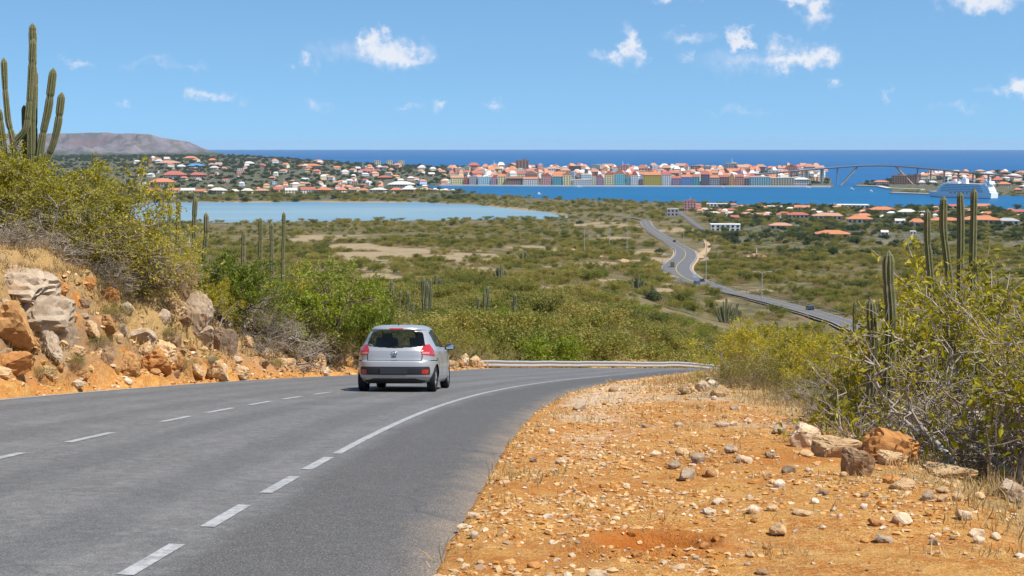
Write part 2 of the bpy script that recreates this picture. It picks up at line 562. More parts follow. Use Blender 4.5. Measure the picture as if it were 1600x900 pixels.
def m_ground(g):
    p = g.n('ShaderNodeTexCoord').outputs['Object']
    z1 = g.n('ShaderNodeSeparateColor', ins={0: g.attr('zone')})
    z2 = g.n('ShaderNodeSeparateColor', ins={0: g.attr('zone_far')})
    n_big = g.noise(.35, p, 5, .6)
    n_mid = g.noise(2.2, p, 6, .62)
    n_fin = g.noise(11, p, 6, .7)
    n_grit = g.noise(46, p, 4, .7)
    n_far = g.noise(.03, p, 6, .65)
    n_far2 = g.noise(.12, p, 5, .65)
    # valley floor: dry olive scrub earth with tan patches
    base = g.mix(g.step(n_far, .35, .65), (.075, .075, .03), (.16, .125, .062))
    base = g.mix(g.step(n_far2, .45, .72), base, (.215, .16, .085))
    clear = g.mix(n_far2, (.27, .195, .11), (.36, .27, .165))
    clear = g.mix(g.math('MULTIPLY', g.step(n_far2, .5, .62), .6), clear, (.2, .15, .07))
    base = g.mix(z2.outputs[0], base, clear)
    town = g.mix(g.step(n_far2, .4, .7), (.052, .06, .028), (.22, .19, .13))
    base = g.mix(z2.outputs[1], base, town)
    # orange roadside earth
    dirt = g.mix(g.step(n_mid, .34, .66), (.47, .17, .028), (.60, .30, .075))
    dirt = g.mix(g.step(n_fin, .46, .68), dirt, (.68, .40, .135))
    dirt = g.mix(g.math('MULTIPLY', g.step(n_grit, .53, .66), .55), dirt, (.80, .60, .35))
    dirt = g.mix(g.math('MULTIPLY', g.step(n_grit, .47, .36), .7), dirt, (.30, .12, .03))
    dirt = g.mix(g.math('MULTIPLY', g.step(n_big, .5, .68), .7), dirt, (.47, .17, .035))
    bank = g.attr('bank', 'Fac')
    brn = g.mix(n_fin, (.23, .13, .065), (.40, .255, .14))
    dirt = g.mix(g.math('MULTIPLY', bank, g.step(n_mid, .34, .52)), dirt, brn)
    dirt = g.mix(g.math('MULTIPLY', bank, g.math('MULTIPLY', g.step(n_big, .54, .62), .7)), dirt, (.50, .40, .29))
    base = g.mix(z1.outputs[0], base, dirt)
    straw = g.mix(n_fin, (.38, .25, .11), (.56, .40, .19))
    straw = g.mix(g.step(n_grit, .42, .6), straw, (.36, .20, .06))
    sm = g.step(g.math('ADD', z1.outputs[1], g.math('MULTIPLY_ADD', n_mid, .9, -.45)), .35, .65)
    base = g.mix(sm, base, straw)
    rub = g.mix(n_grit, (.46, .33, .22), (.80, .68, .52))
    rm = g.step(g.math('ADD', z1.outputs[2], g.math('MULTIPLY_ADD', n_fin, 1.2, -.6)), .4, .62)
    base = g.mix(g.math('MULTIPLY', rm, .8), base, rub)
    base = g.mix(z2.outputs[2], base, g.mix(n_fin, (.34, .085, .012), (.52, .17, .03)))
    h = g.math('ADD', g.math('MULTIPLY', n_fin, .8), g.math('MULTIPLY', n_grit, .4))
    return pbsdf(g, base, .95, .12, bump=h, bstr=1.0, bdist=.07)
M_GROUND = material('earth', m_ground)

def build_ground():
    rows = [1.2]
    while rows[-1] < 9800:
        d = rows[-1]
        r = 1.03 if d < 7 else 1.0058 if d < 62 else 1.0105 if d < 3000 else 1.014
        rows.append(d * r)
    rows = np.array(rows)
    core = np.linspace(-24.5, 24.5, 400)
    side = np.array([27, 30, 34, 40, 48, 58, 70, 85, 100, 118, 136, 158, 178.0])
    a = np.radians(np.concatenate([-side[::-1], core, side]))
    A, D = np.meshgrid(a, rows)
    X, Y = D * np.sin(A), D * np.cos(A)
    Z = terrain(X, Y)
    nr, nc = X.shape
    idx = np.arange(nr * nc).reshape(nr, nc)
    F = np.stack([idx[:-1, :-1], idx[:-1, 1:], idx[1:, 1:], idx[1:, :-1]], -1).reshape(-1, 4)
    V = np.stack([X, Y, Z + ZC], -1).reshape(-1, 3)
    # what grows or lies where
    x, y = V[:, 0], V[:, 1]
    P = V[:, :2]
    d = np.hypot(x, y)
    px, Yd, az = polar(x, y)
    zone = np.zeros((len(V), 4)); zf = np.zeros((len(V), 4)); zone[:, 3] = zf[:, 3] = 1
    nr_ = d < 170
    s, u = road_coords(x[nr_], y[nr_])
    ul = O_L - .3 - u; vr = u - O_E
    n = fbm(P[nr_] / 1.6, 4, 55)
    n2 = fbm(P[nr_] / 5., 3, 56)
    dirt = np.where(u < 0, 1 - ss(ul + n * 2, 5, 9), 1 - ss(vr + n * 1.2, 6.5, 10))
    dirt *= 1 - ss(s, 96, 112)
    straw = np.where(u < 0, ss(ul + n * 1.5, .9, 2.6) * (.62 + n2 * .6), ss(vr + n * .8, 3.4, 5.4) * .8 + (.2 + n2 * .8) * ss(vr, 1, 2) * .55)
    straw = np.maximum(straw, np.where((u > 0) & (s > 38), ss(vr + n, 1.2, 2.6) * .9, 0))
    rub = np.where(u > 0, np.exp(-((vr - .9) / .8) ** 2) * ss(s + n2 * 5, 19, 34) * (.40 + n * .3) + (.28 + n2 * .35) * ss(vr, 0, .4), .18 * np.exp(-((ul - .8) / .6) ** 2))
    zone[nr_, 0] = np.clip(dirt, 0, 1); zone[nr_, 1] = np.clip(straw, 0, 1); zone[nr_, 2] = np.clip(rub, 0, 1)
    bank = np.zeros(len(V)); bank[nr_] = np.where(u < 0, ss(ul, .5, 1.3), 0)
    hd = np.hypot((x - HX) / .62, (y - HYY) / .5)
    zf[:, 2] = np.clip(1.25 * np.exp(-(hd ** 2) * .9), 0, 1)
    zf[:, 0] = clearing(x, y)
    zf[:, 1] = ss(Yd, 1950, 2150) * (px < 900) + ss(Yd, 2600, 2750) * (px >= 900) + ss(px, 1080, 1180) * ss(Yd, 900, 1150) * (Yd < 2700)
    # bare muddy rim of the lagoon
    rim = np.abs(Yd - y2d(tab(LAG_FAR, px), -78.8)) / 30
    zf[:, 0] = np.maximum(zf[:, 0], (1 - ss(rim, .5, 1.3)) * (px < 905))
    zf = np.clip(zf, 0, 1)
    me = mesh('ground', V, F, True, {'zone': zone, 'zone_far': zf, 'bank': bank})
    o = ob('ground', me, M_GROUND)
    o['kind'] = 'structure'
    return o

# bare tan clearings of the valley: photo column, depth, half widths
CLEAR = []
for px, py, hw, hh in ((610, 398, 95, 9), (680, 405, 120, 10), (560, 388, 60, 6), (590, 432, 46, 11), (640, 437, 30, 6), (1022, 408, 34, 5), (1010, 395, 26, 4), (960, 372, 30, 3), (945, 352, 46, 3), (1045, 452, 16, 7),
                       (930, 415, 60, 6), (880, 455, 50, 7), (1100, 402, 8, 14), (1130, 470, 16, 3), (1420, 374, 50, 6), (1395, 368, 30, 4), (1190, 455, 30, 3), (740, 423, 60, 5), (500, 372, 60, 5), (840, 388, 40, 4), (960, 440, 40, 5), (1060, 360, 40, 3)):
    Yc = y2d(py, -65.0)
    CLEAR.append((px, py, hw, hh))

def clearing(x, y):
    zz = z_valley(x, y)
    q = proj(np.stack([x, y, zz], -1))
    ok = y > 60
    n = fbm(np.stack([x, y], -1) / 22., 3, 77)
    r = np.zeros_like(x)
    for px, py, hw, hh in CLEAR:
        e = np.hypot((q[:, 0] - px) / hw, (q[:, 1] - py) / hh)
        r = np.maximum(r, 1 - ss(e + n * 1.1, .78, 1.32))
    return r * ok

ground = build_ground()

# ------------------------------------------------------------------ sea, bay, lagoon
def m_water(deep, sheen, rough, wave, streak, mottle):
    def b(g):
        p = g.n('ShaderNodeTexCoord').outputs['Object']
        sc = g.n('ShaderNodeVectorMath', operation='MULTIPLY', ins={0: p, 1: (.25, 1, 1)}).outputs[0]
        n = g.noise(wave, p, 4, .6)
        st = g.noise(streak, sc, 5, .6)
        c = g.mix(g.step(st, .3, .7), deep, sheen)  # streaks of sheen and reflection put into the water colour
        c = g.mix(g.math('MULTIPLY', g.step(g.noise(streak * 6, sc, 4, .6), .4, .7), mottle), c, tuple(k * 1.25 for k in sheen))
        return pbsdf(g, c, rough, .25, bump=n, bstr=.25, bdist=.6)
    return b
M_SEA = material('deep_sea_water', m_water((.004, .078, .205), (.006, .10, .26), .55, .02, .0009, .35))
M_BAY = material('bay_water', m_water((.002, .085, .20), (.003, .105, .24), .5, .06, .004, .4))
M_LAG = material('lagoon_water', m_water((.12, .225, .30), (.24, .33, .345), .35, .05, .0022, .2))

def disc(name, z, r, n, mat):
    V = [(0, 0, z)] + [(r * math.sin(2 * math.pi * k / n), r * math.cos(2 * math.pi * k / n), z) for k in range(n)]
    F = [(0, 1 + (k + 1) % n, 1 + k) for k in range(n)]
    o = ob(name, mesh(name, V, np.array(F)), mat)
    o['kind'] = 'structure'
    return o
sea = disc('sea', 0.0, 30000, 128, M_SEA)

def strip_sheet(name, near, far, z, pxs, grow, mat):
    V = []
    for px in pxs:
        for y in (y2d(float(tab(near, px)), z) - grow, y2d(float(tab(far, px)), z) + grow):
            V.append(((px - 800) / FL * y * 1.0, y, z + ZC))
    n = len(pxs)
    F = [(2 * i, 2 * i + 2, 2 * i + 3, 2 * i + 1) for i in range(n - 1)]
    o = ob(name, mesh(name, V, np.array(F)), mat)
    o['kind'] = 'structure'
    return o
bay = strip_sheet('bay', BAY_NEAR, BAY_FAR, -79.7, list(range(600, 2300, 20)), 45, M_BAY)
lagoon = strip_sheet('lagoon', LAG_NEAR, LAG_FAR, -78.8, list(range(-400, 915, 15)), 40, M_LAG)

# ------------------------------------------------------------------ road
def m_asphalt(g):
    uv = g.n('ShaderNodeUVMap').outputs[0]
    p = g.n('ShaderNodeTexCoord').outputs['Object']
    s = g.n('ShaderNodeSeparateXYZ', ins={0: uv})
    u, v = s.outputs[0], s.outputs[1]                       # metres across, metres along
    st = g.n('ShaderNodeVectorMath', operation='MULTIPLY', ins={0: uv, 1: (2.4, .10, 1)}).outputs[0]
    streak = g.noise(1.0, st, 4, .6)
    blot = g.noise(.55, p, 5, .6)
    grit = g.noise(70, p, 3, .8)
    agg = g.vor(120, p)
    c = g.mix(streak, (.096, .093, .091), (.142, .138, .134))
    mid = g.noise(7, p, 5, .7)
    c = g.mix(g.math('MULTIPLY', g.step(mid, .42, .70), .5), c, (.235, .225, .215))
    c = g.mix(g.math('MULTIPLY', g.step(mid, .48, .28), .5), c, (.085, .083, .083))
    c = g.mix(g.math('MULTIPLY', g.step(blot, .45, .75), .45), c, (.22, .212, .205))
    # the outer strip right of the edge line is a darker, younger surface
    dk = g.step(g.math('ADD', u, g.math('MULTIPLY_ADD', blot, .8, -.4)), 3.5, 3.9)
    c = g.mix(g.math('MULTIPLY', dk, .72), c, (.066, .062, .060))
    # tyre-polished bands
    for uc, wd, am in ((.95, .48, .42), (2.55, .48, .42), (-1.1, .5, .34), (-2.3, .4, .2), (-3.7, .55, .38)):
        band = g.math('SUBTRACT', 1.0, g.step(g.math('ABSOLUTE', g.math('SUBTRACT', u, uc)), wd * .3, wd), clamp=True)
        c = g.mix(g.math('MULTIPLY', g.math('MULTIPLY', band, am), g.math('MULTIPLY_ADD', streak, 1.2, .4)), c, (.072, .071, .072))
    c = g.mix(g.math('MULTIPLY', g.step(grit, .50, .68), .55), c, (.36, .345, .33))
    c = g.mix(g.math('MULTIPLY', g.step(grit, .48, .32), .65), c, (.045, .044, .044))
    # dust blown in from both verges
    en = g.noise(1.7, p, 6, .65)
    er = g.math('ADD', u, g.math('MULTIPLY_ADD', en, 1.0, -.5))
    du = g.math('MAXIMUM', g.step(er, O_E - .55, O_E + .25), g.step(er, O_L - .05, O_L - .5))
    du = g.math('MULTIPLY', du, g.math('MULTIPLY_ADD', g.step(grit, .44, .6), .55, .12))
    c = g.mix(du, c, (.50, .36, .23))
    # hairline cracks
    ck = g.n('ShaderNodeTexVoronoi', feature='DISTANCE_TO_EDGE')
    ck.inputs['Scale'].default_value = .22
    wv = g.n('ShaderNodeVectorMath', operation='ADD', ins={0: p, 1: g.n('ShaderNodeVectorMath', operation='SCALE', ins={0: g.n('ShaderNodeTexNoise', ins={'Scale': 1.3, 'Vector': p}).outputs['Color'], 'Scale': 1.6}).outputs[0]}).outputs[0]
    g.t.links.new(wv, ck.inputs['Vector'])
    cr = g.math('MULTIPLY', g.step(ck.outputs['Distance'], .012, .003), g.step(blot, .5, .62))
    c = g.mix(g.math('MULTIPLY', cr, .3), c, (.03, .03, .033))
    h = g.math('ADD', g.math('MULTIPLY', agg, .6), grit)
    return pbsdf(g, c, .88, .18, bump=h, bstr=.35, bdist=.008)
M_ASPHALT = material('asphalt', m_asphalt)

def m_line(g):
    p = g.n('ShaderNodeTexCoord').outputs['Object']
    n = g.noise(9, p, 5, .7)
    gr = g.noise(60, p, 3, .8)
    c = g.mix(g.step(g.math('ADD', n, g.math('MULTIPLY', gr, .5)), .62, .95), (.40, .395, .385), (.20, .197, .193))
    return pbsdf(g, c, .7, .3)
M_LINE = material('road_paint', m_line)

def ribbon(name, s0, s1, o0, o1, dz, ds, nu, mat, parent=None, ragged=0.0, uvs=True, drop=0.0):
    s = np.arange(s0, s1 + 1e-6, (s1 - s0) / max(1, round((s1 - s0) / ds)))
    us = np.linspace(0, 1, nu)
    V, UV = [], []
    for si in s:
        e0 = o0 + ragged * float(fbm(np.array([[si * 1.7, 3.1]]), 4, 5)[0])
        e1 = o1 + ragged * float(fbm(np.array([[si * 1.9, 9.7]]), 4, 6)[0])
        o = e0 + (e1 - e0) * us
        P = road_pt(np.full(nu, si), o, dz)
        if drop:                                          # thin broken edge
            P[0, 2] -= drop; P[-1, 2] -= drop
        V.append(P); UV.append(np.stack([o, np.full(nu, si)], -1))
    V = np.concatenate(V); UV = np.concatenate(UV)
    V[:, 2] += ZC
    n = len(s)
    i = np.arange(n * nu).reshape(n, nu)
    F = np.stack([i[:-1, :-1], i[:-1, 1:], i[1:, 1:], i[1:, :-1]], -1).reshape(-1, 4)
    me = mesh(name, V, F, True)
    uv = me.uv_layers.new(name='UVMap')
    li = np.empty(len(me.loops), np.int32); me.loops.foreach_get('vertex_index', li)
    uv.data.foreach_set('uv', UV[li].astype(np.float32).ravel())
    return ob(name, me, mat, parent)

road = ribbon('road', -12, 135, O_L - .38, O_E, 0.012, .3, 34, M_ASPHALT, ragged=.14, drop=.05)
road['kind'] = 'structure'
ribbon('edge_line', -12, 130, O_L + .02, O_L + .16, .018, .6, 2, M_LINE, road)
ribbon('inner_edge_line', 26.6, 62, O_R - .055, O_R + .055, .018, .6, 2, M_LINE, road)

def s_of(px, py, off):
    s = np.linspace(10, 80, 2801)
    q = proj(road_pt(s, np.full_like(s, off)))
    return s[np.argmin(((q - (px, py)) ** 2).sum(1))]
for (xa, ya), (xb, yb) in (((195, 897), (284, 861)), ((326, 824), (389, 798)), ((418, 774), (466, 755)), ((482, 737), (520, 723))):
    ribbon('lane_dash', s_of(xa, ya, O_R), s_of(xb, yb, O_R), O_R - .075, O_R + .045, .018, .4, 2, M_LINE, road)
for (xa, ya), (xb, yb) in (((-40, 726), (35, 710)), ((105, 691), (176, 678)), ((253, 659), (298, 652)), ((323, 644.5), (364, 638.5)), ((389, 633.5), (423, 628.5)), ((441, 625), (470, 620)), ((489, 616.5), (516, 612.5)), ((531, 610), (550, 608)), ((566, 605.5), (590, 603))):
    ribbon('lane_dash', s_of(xa, ya, 0), s_of(xb, yb, 0), -.06, .06, .018, .4, 2, M_LINE, road)
# ------------------------------------------------------------------ labels: tell alike things apart by where they stand
REG = []
def lab(o, text, px, depth, group=None):
    REG.append((o, text, px, depth))
    o['label'] = text
    if group:
        o['group'] = group
    return o

def settle_labels():
    by = {}
    for r in REG:
        by.setdefault(r[1], []).append(r)
    for text, rs in by.items():
        if len(rs) == 1:
            continue
        if len(rs) > 4:
            for o, *_ in rs:
                o['group'] = o.get('group') or text
            continue
        xs = [r[2] for r in rs]; ds = [r[3] for r in rs]
        if (max(xs) - min(xs)) < 14 and len(rs) == 2:
            rs.sort(key=lambda r: r[3])
            words = ['the nearer one', 'the farther one']
        else:
            rs.sort(key=lambda r: r[2])
            words = {2: ['the left one', 'the right one'], 3: ['leftmost of three', 'middle of three', 'rightmost of three'],
                     4: ['leftmost of four', 'left-centre of four', 'right-centre of four', 'rightmost of four']}[len(rs)]
        for (o, t, *_), w in zip(rs, words):
            o['label'] = f'{t}, {w}'

# ------------------------------------------------------------------ plants
def tubes(seg, sides=3):
    """seg rows: x0 y0 z0 x1 y1 z1 r0 r1"""
    seg = np.asarray(seg, float)
    p0, p1, r0, r1 = seg[:, :3], seg[:, 3:6], seg[:, 6], seg[:, 7]
    d = p1 - p0
    d /= np.maximum(np.linalg.norm(d, axis=1, keepdims=True), 1e-9)
    ref = np.where(np.abs(d[:, 2:3]) > .9, np.array([[1., 0, 0]]), np.array([[0, 0, 1.]]))
    a = np.cross(d, ref); a /= np.linalg.norm(a, axis=1, keepdims=True)
    b = np.cross(d, a)
    V = []
    for p, r in ((p0, r0), (p1, r1)):
        for k in range(sides):
            t = 2 * math.pi * k / sides
            V.append(p + (a * math.cos(t) + b * math.sin(t)) * r[:, None])
    V = np.stack(V, 1)                                    # n, 2*sides, 3
    n = len(seg)
    o = (np.arange(n) * 2 * sides)[:, None]
    F = [np.concatenate([o + k, o + (k + 1) % sides, o + sides + (k + 1) % sides, o + sides + k], 1) for k in range(sides)]
    return V.reshape(-1, 3), np.concatenate(F)

def leaves(c, ax, length, width, seed, fold=.25):
    """rhombic leaves folded along the mid-rib; c centres, ax directions"""
    r = np.random.default_rng(seed)
    n = len(c)
    ax = ax / np.maximum(np.linalg.norm(ax, axis=1, keepdims=True), 1e-9)
    q = r.normal(size=(n, 3)); q -= (q * ax).sum(1, keepdims=True) * ax
    q /= np.maximum(np.linalg.norm(q, axis=1, keepdims=True), 1e-9)
    up = np.cross(ax, q)
    L = (length * r.uniform(.65, 1.3, n))[:, None]; Wd = (width * r.uniform(.7, 1.3, n))[:, None]
    V = np.stack([c - ax * L * .5, c + q * Wd * .5 + up * Wd * fold, c + ax * L * .5, c - q * Wd * .5 + up * Wd * fold], 1)
    F = (np.arange(n) * 4)[:, None] + np.array([[0, 1, 2, 3]])
    tint = np.repeat(r.random(n), 4)
    return V.reshape(-1, 3), F, tint

def grow(seed, height, radius, stems, levels=3, kids=(4, 4, 4), droop=0.0, up=.55, wig=.25, r0=.03, stemlen=.6, flat_top=0.0):
    """branch skeleton: segments and twig list (p0, p1)"""
    r = np.random.default_rng(seed)
    seg, twigs = [], []
    def branch(p, d, L, rad, lev):
        n = 4 if lev < 2 else 3
        pts = [np.array(p, float)]
        dd = np.array(d, float)
        for i in range(n):
            dd = dd + r.normal(size=3) * wig + np.array([0, 0, -droop if lev else 0])
            if flat_top and pts[-1][2] > flat_top:
                dd[2] *= .35
            dd /= np.linalg.norm(dd)
            pts.append(pts[-1] + dd * L / n)
        for i in range(n):
            a, b = rad * (1 - i / n * .6), rad * (1 - (i + 1) / n * .6)
            seg.append([*pts[i], *pts[i + 1], a, b])
            if lev >= levels - 1:
                twigs.append((pts[i], pts[i + 1]))
        if lev < levels:
            for k in range(kids[min(lev, len(kids) - 1)]):
                f = r.uniform(.35, 1.0)
                j = min(int(f * n), n - 1)
                q = pts[j] + (pts[j + 1] - pts[j]) * (f * n - j)
                base = pts[j + 1] - pts[j]; base /= np.linalg.norm(base)
                s = r.normal(size=3); s -= s.dot(base) * base; s /= np.linalg.norm(s)
                nd = base * .55 + s * .75 + np.array([0, 0, .18])
                branch(q, nd / np.linalg.norm(nd), L * r.uniform(.45, .72), rad * .5, lev + 1)
    for i in range(stems):
        a = 2 * math.pi * (i + r.uniform(-.35, .35)) / stems
        lean = r.uniform(.25, 1.0)
        d = np.array([math.cos(a) * lean * radius / height, math.sin(a) * lean * radius / height, up + .45 * r.random()])
        d /= np.linalg.norm(d)
        branch((math.cos(a) * .12, math.sin(a) * .12, -.15), d, height * stemlen * r.uniform(.8, 1.15), r0 * r.uniform(.7, 1.2), 0)
    seg = np.array(seg)
    # fit the plant into its box
    top = seg[:, [2, 5]].max(); wid = np.percentile(np.abs(seg[:, [0, 1, 3, 4]]), 97)
    sc = np.array([radius / wid, radius / wid, height / top])
    seg[:, :3] *= sc; seg[:, 3:6] *= sc
    tw = [(a * sc, b * sc) for a, b in twigs]
    return seg, tw

def leaf_mat(name, stops, rough=.5, trans=.32):
    def b(g):
        t = g.attr('tint', 'Fac')
        oi = g.n('ShaderNodeObjectInfo').outputs['Random']
        f = g.math('ADD', g.math('MULTIPLY', t, .56), g.math('MULTIPLY', oi, .44))
        c = g.ramp(f, stops)
        p1 = pbsdf(g, c, rough, .35)
        tr = g.n('ShaderNodeBsdfTranslucent', ins={'Color': g.mix(1.0, c, (1.25, 1.2, .7), 'MULTIPLY')}).outputs[0]
        return g.n('ShaderNodeMixShader', ins={0: trans, 1: p1, 2: tr}).outputs[0]
    return material(name, b)

def bark_mat(name, lo, hi):
    def b(g):
        p = g.n('ShaderNodeTexCoord').outputs['Object']
        c = g.mix(g.step(g.noise(5, p, 5, .65), .32, .68), lo, hi)
        return pbsdf(g, c, .9, .15)
    return material(name, b)

L_YEL = leaf_mat('yellow_green_leaf', [(0, (.12, .13, .010)), (.3, (.29, .265, .014)), (.65, (.49, .41, .02)), (1, (.62, .47, .035))], .5, .4)
L_OLV = leaf_mat('olive_leaf', [(0, (.085, .10, .014)), (.45, (.21, .205, .022)), (.8, (.36, .31, .036)), (1, (.46, .35, .05))], .5, .38)
L_GRN = leaf_mat('fresh_green_leaf', [(0, (.075, .11, .010)), (.4, (.18, .225, .016)), (.75, (.30, .34, .024)), (1, (.44, .41, .04))], .5, .4)
L_DRY = leaf_mat('dry_leaf', [(0, (.19, .13, .06)), (.5, (.34, .25, .12)), (1, (.46, .36, .16))])
L_VAL = leaf_mat('valley_leaf', [(0, (.055, .078, .016)), (.2, (.11, .135, .022)), (.45, (.21, .21, .032)), (.62, (.34, .285, .06)), (.8, (.40, .31, .11)), (1, (.48, .43, .04))], .6, .4)
L_FAR = leaf_mat('far_tree_leaf', [(0, (.035, .06, .028)), (.4, (.065, .095, .034)), (.75, (.10, .12, .042)), (1, (.15, .15, .06))], .6, .4)
B_GREY = bark_mat('grey_bark', (.22, .18, .145), (.46, .40, .34))
B_DARK = bark_mat('brown_bark', (.10, .07, .045), (.24, .18, .13))
B_BRN = bark_mat('dry_twig', (.20, .125, .07), (.40, .28, .18))

def plant_mesh(seed, height, radius, stems, nleaf, leaf, spread, bark_sides=4, clump=True, **kw):
    seg, tw = grow(seed, height, radius, stems, **kw)
    big = seg[:, 6] > .02
    Vs, Fs = [], []
    n = 0
    for m, sd in ((big, 5), (~big, 3)):
        if m.any():
            v, f = tubes(seg[m], sd)
            Vs.append(v); Fs.append(f + n); n += len(v)
    bme = (np.concatenate(Vs), np.concatenate(Fs))
    r = np.random.default_rng(seed + 1)
    if not nleaf:
        return bme, None
    A = np.array([a for a, _ in tw]); B = np.array([b for _, b in tw])
    # leaf density varies from twig to twig so that the crown has gaps and clumps
    w = r.random(len(A)) ** 1.6 + .04
    w *= .4 + ss(A[:, 2] / height, .25, .75)
    k = r.choice(len(A), nleaf, p=w / w.sum())
    t = r.random(nleaf)[:, None]
    c = A[k] + (B[k] - A[k]) * t + r.normal(size=(nleaf, 3)) * spread
    ax = (B[k] - A[k]); ax = ax / np.maximum(np.linalg.norm(ax, axis=1, keepdims=True), 1e-6) * .6 + r.normal(size=(nleaf, 3)) * .6
    v, f, tint = leaves(c, ax, leaf[0], leaf[1], seed + 2)
    tw_t = r.random(len(A))
    tint = np.clip(tint * .6 + np.repeat(tw_t[k], 4) * .4, 0, 1)
    return bme, (v, f, tint)

def make_plant(name, trunk_name, crown_name, seed, lm, bm, **kw):
    """prototype meshes (not linked): returns (trunk mesh, crown mesh)"""
    b, l = plant_mesh(seed, **kw)
    bme = mesh(trunk_name, b[0], b[1], True); bme.materials.append(bm)
    lme = None
    if l is not None:
        lme = mesh(crown_name, l[0], l[1], False, {'tint': l[2]}); lme.materials.append(lm)
    return name, trunk_name, crown_name, bme, lme

def put(proto, label, cat, p, rot, sc, group=None, dz=0.0, px=None, tilt=(0, 0)):
    name, tn, cn, bme, lme = proto
    t = thing(name, label, cat, W(p, dz), (tilt[0], tilt[1], rot), group)
    t.scale = sc if hasattr(sc, '__len__') else (sc,) * 3
    ob(tn, bme, None, t)
    if lme is not None:
        ob(cn, lme, None, t)
    lab(t, label, px if px is not None else float(proj(np.array(p))[0]), float(p[1]), group)
    return t

P_YA = make_plant('shrub', 'branches', 'foliage', 11, L_YEL, B_GREY, height=2.4, radius=1.7, stems=9, nleaf=8500, leaf=(.085, .042), spread=.05, kids=(5, 4, 4), r0=.035)
P_YB = make_plant('shrub', 'branches', 'foliage', 12, L_YEL, B_GREY, height=2.2, radius=1.9, stems=11, nleaf=6500, leaf=(.08, .04), spread=.05, kids=(5, 4, 4), r0=.03, droop=.06)
P_OL = make_plant('shrub', 'branches', 'foliage', 13, L_OLV, B_GREY, height=2.1, radius=1.6, stems=10, nleaf=6500, leaf=(.08, .04), spread=.05, kids=(5, 4, 4), r0=.03)
P_GR = make_plant('shrub', 'branches', 'foliage', 14, L_GRN, B_DARK, height=2.0, radius=1.6, stems=9, nleaf=8000, leaf=(.10, .045), spread=.05, kids=(5, 4, 4), r0=.035)
P_TW = make_plant('dry_shrub', 'branches', 'foliage', 15, L_DRY, B_GREY, height=1.7, radius=1.5, stems=12, nleaf=1100, leaf=(.06, .03), spread=.04, kids=(5, 5, 4), r0=.028, wig=.4)
P_TR = make_plant('spreading_tree', 'trunk', 'crown', 16, L_GRN, B_DARK, height=3.2, radius=3.0, stems=5, nleaf=11500, leaf=(.13, .055), spread=.09, kids=(5, 5, 4), r0=.085, up=.35, flat_top=1.5, stemlen=.8)
P_SP = make_plant('sparse_shrub', 'branches', 'foliage', 17, L_YEL, B_GREY, height=2.6, radius=1.9, stems=7, nleaf=3800, leaf=(.085, .04), spread=.05, kids=(5, 5, 4), r0=.04, wig=.32)
P_BR = make_plant('bare_tree', 'trunk', 'crown', 18, L_YEL, B_GREY, height=2.9, radius=2.0, stems=3, nleaf=1700, leaf=(.075, .036), spread=.05, kids=(5, 5, 5), r0=.06, wig=.36, stemlen=.75)
P_BS = make_plant('dry_shrub', 'branches', 'foliage', 19, L_OLV, B_BRN, height=1.3, radius=1.1, stems=16, nleaf=2200, leaf=(.06, .028), spread=.05, kids=(4, 4, 3), r0=.018, wig=.3)

# ------------------------------------------------------------------ cacti
def m_cactus(g):
    p = g.n('ShaderNodeTexCoord').outputs['Object']
    cr = g.attr('crest', 'Fac')
    n = g.noise(6, p, 5, .6)
    c = g.mix(n, (.075, .088, .034), (.165, .165, .070))
    n2 = g.noise(30, p, 3, .7)
    sp = g.math('MULTIPLY', g.step(cr, .72, 1.0), g.step(n2, .34, .58))
    c = g.mix(g.math('MULTIPLY', sp, .85), c, (.52, .46, .31))
    c = g.mix(g.math('MULTIPLY', g.step(g.noise(1.7, p, 5, .65), .52, .66), .65), c, (.22, .165, .10))
    zb = g.n('ShaderNodeSeparateXYZ', ins={0: p}).outputs[2]
    c = g.mix(g.math('MULTIPLY', g.step(g.math('ADD', zb, g.math('MULTIPLY', n, 1.4)), 2.2, .9), .7), c, (.19, .14, .09))      # corky foot
    return pbsdf(g, c, .75, .25)
M_CACTUS = material('cactus_skin', m_cactus)

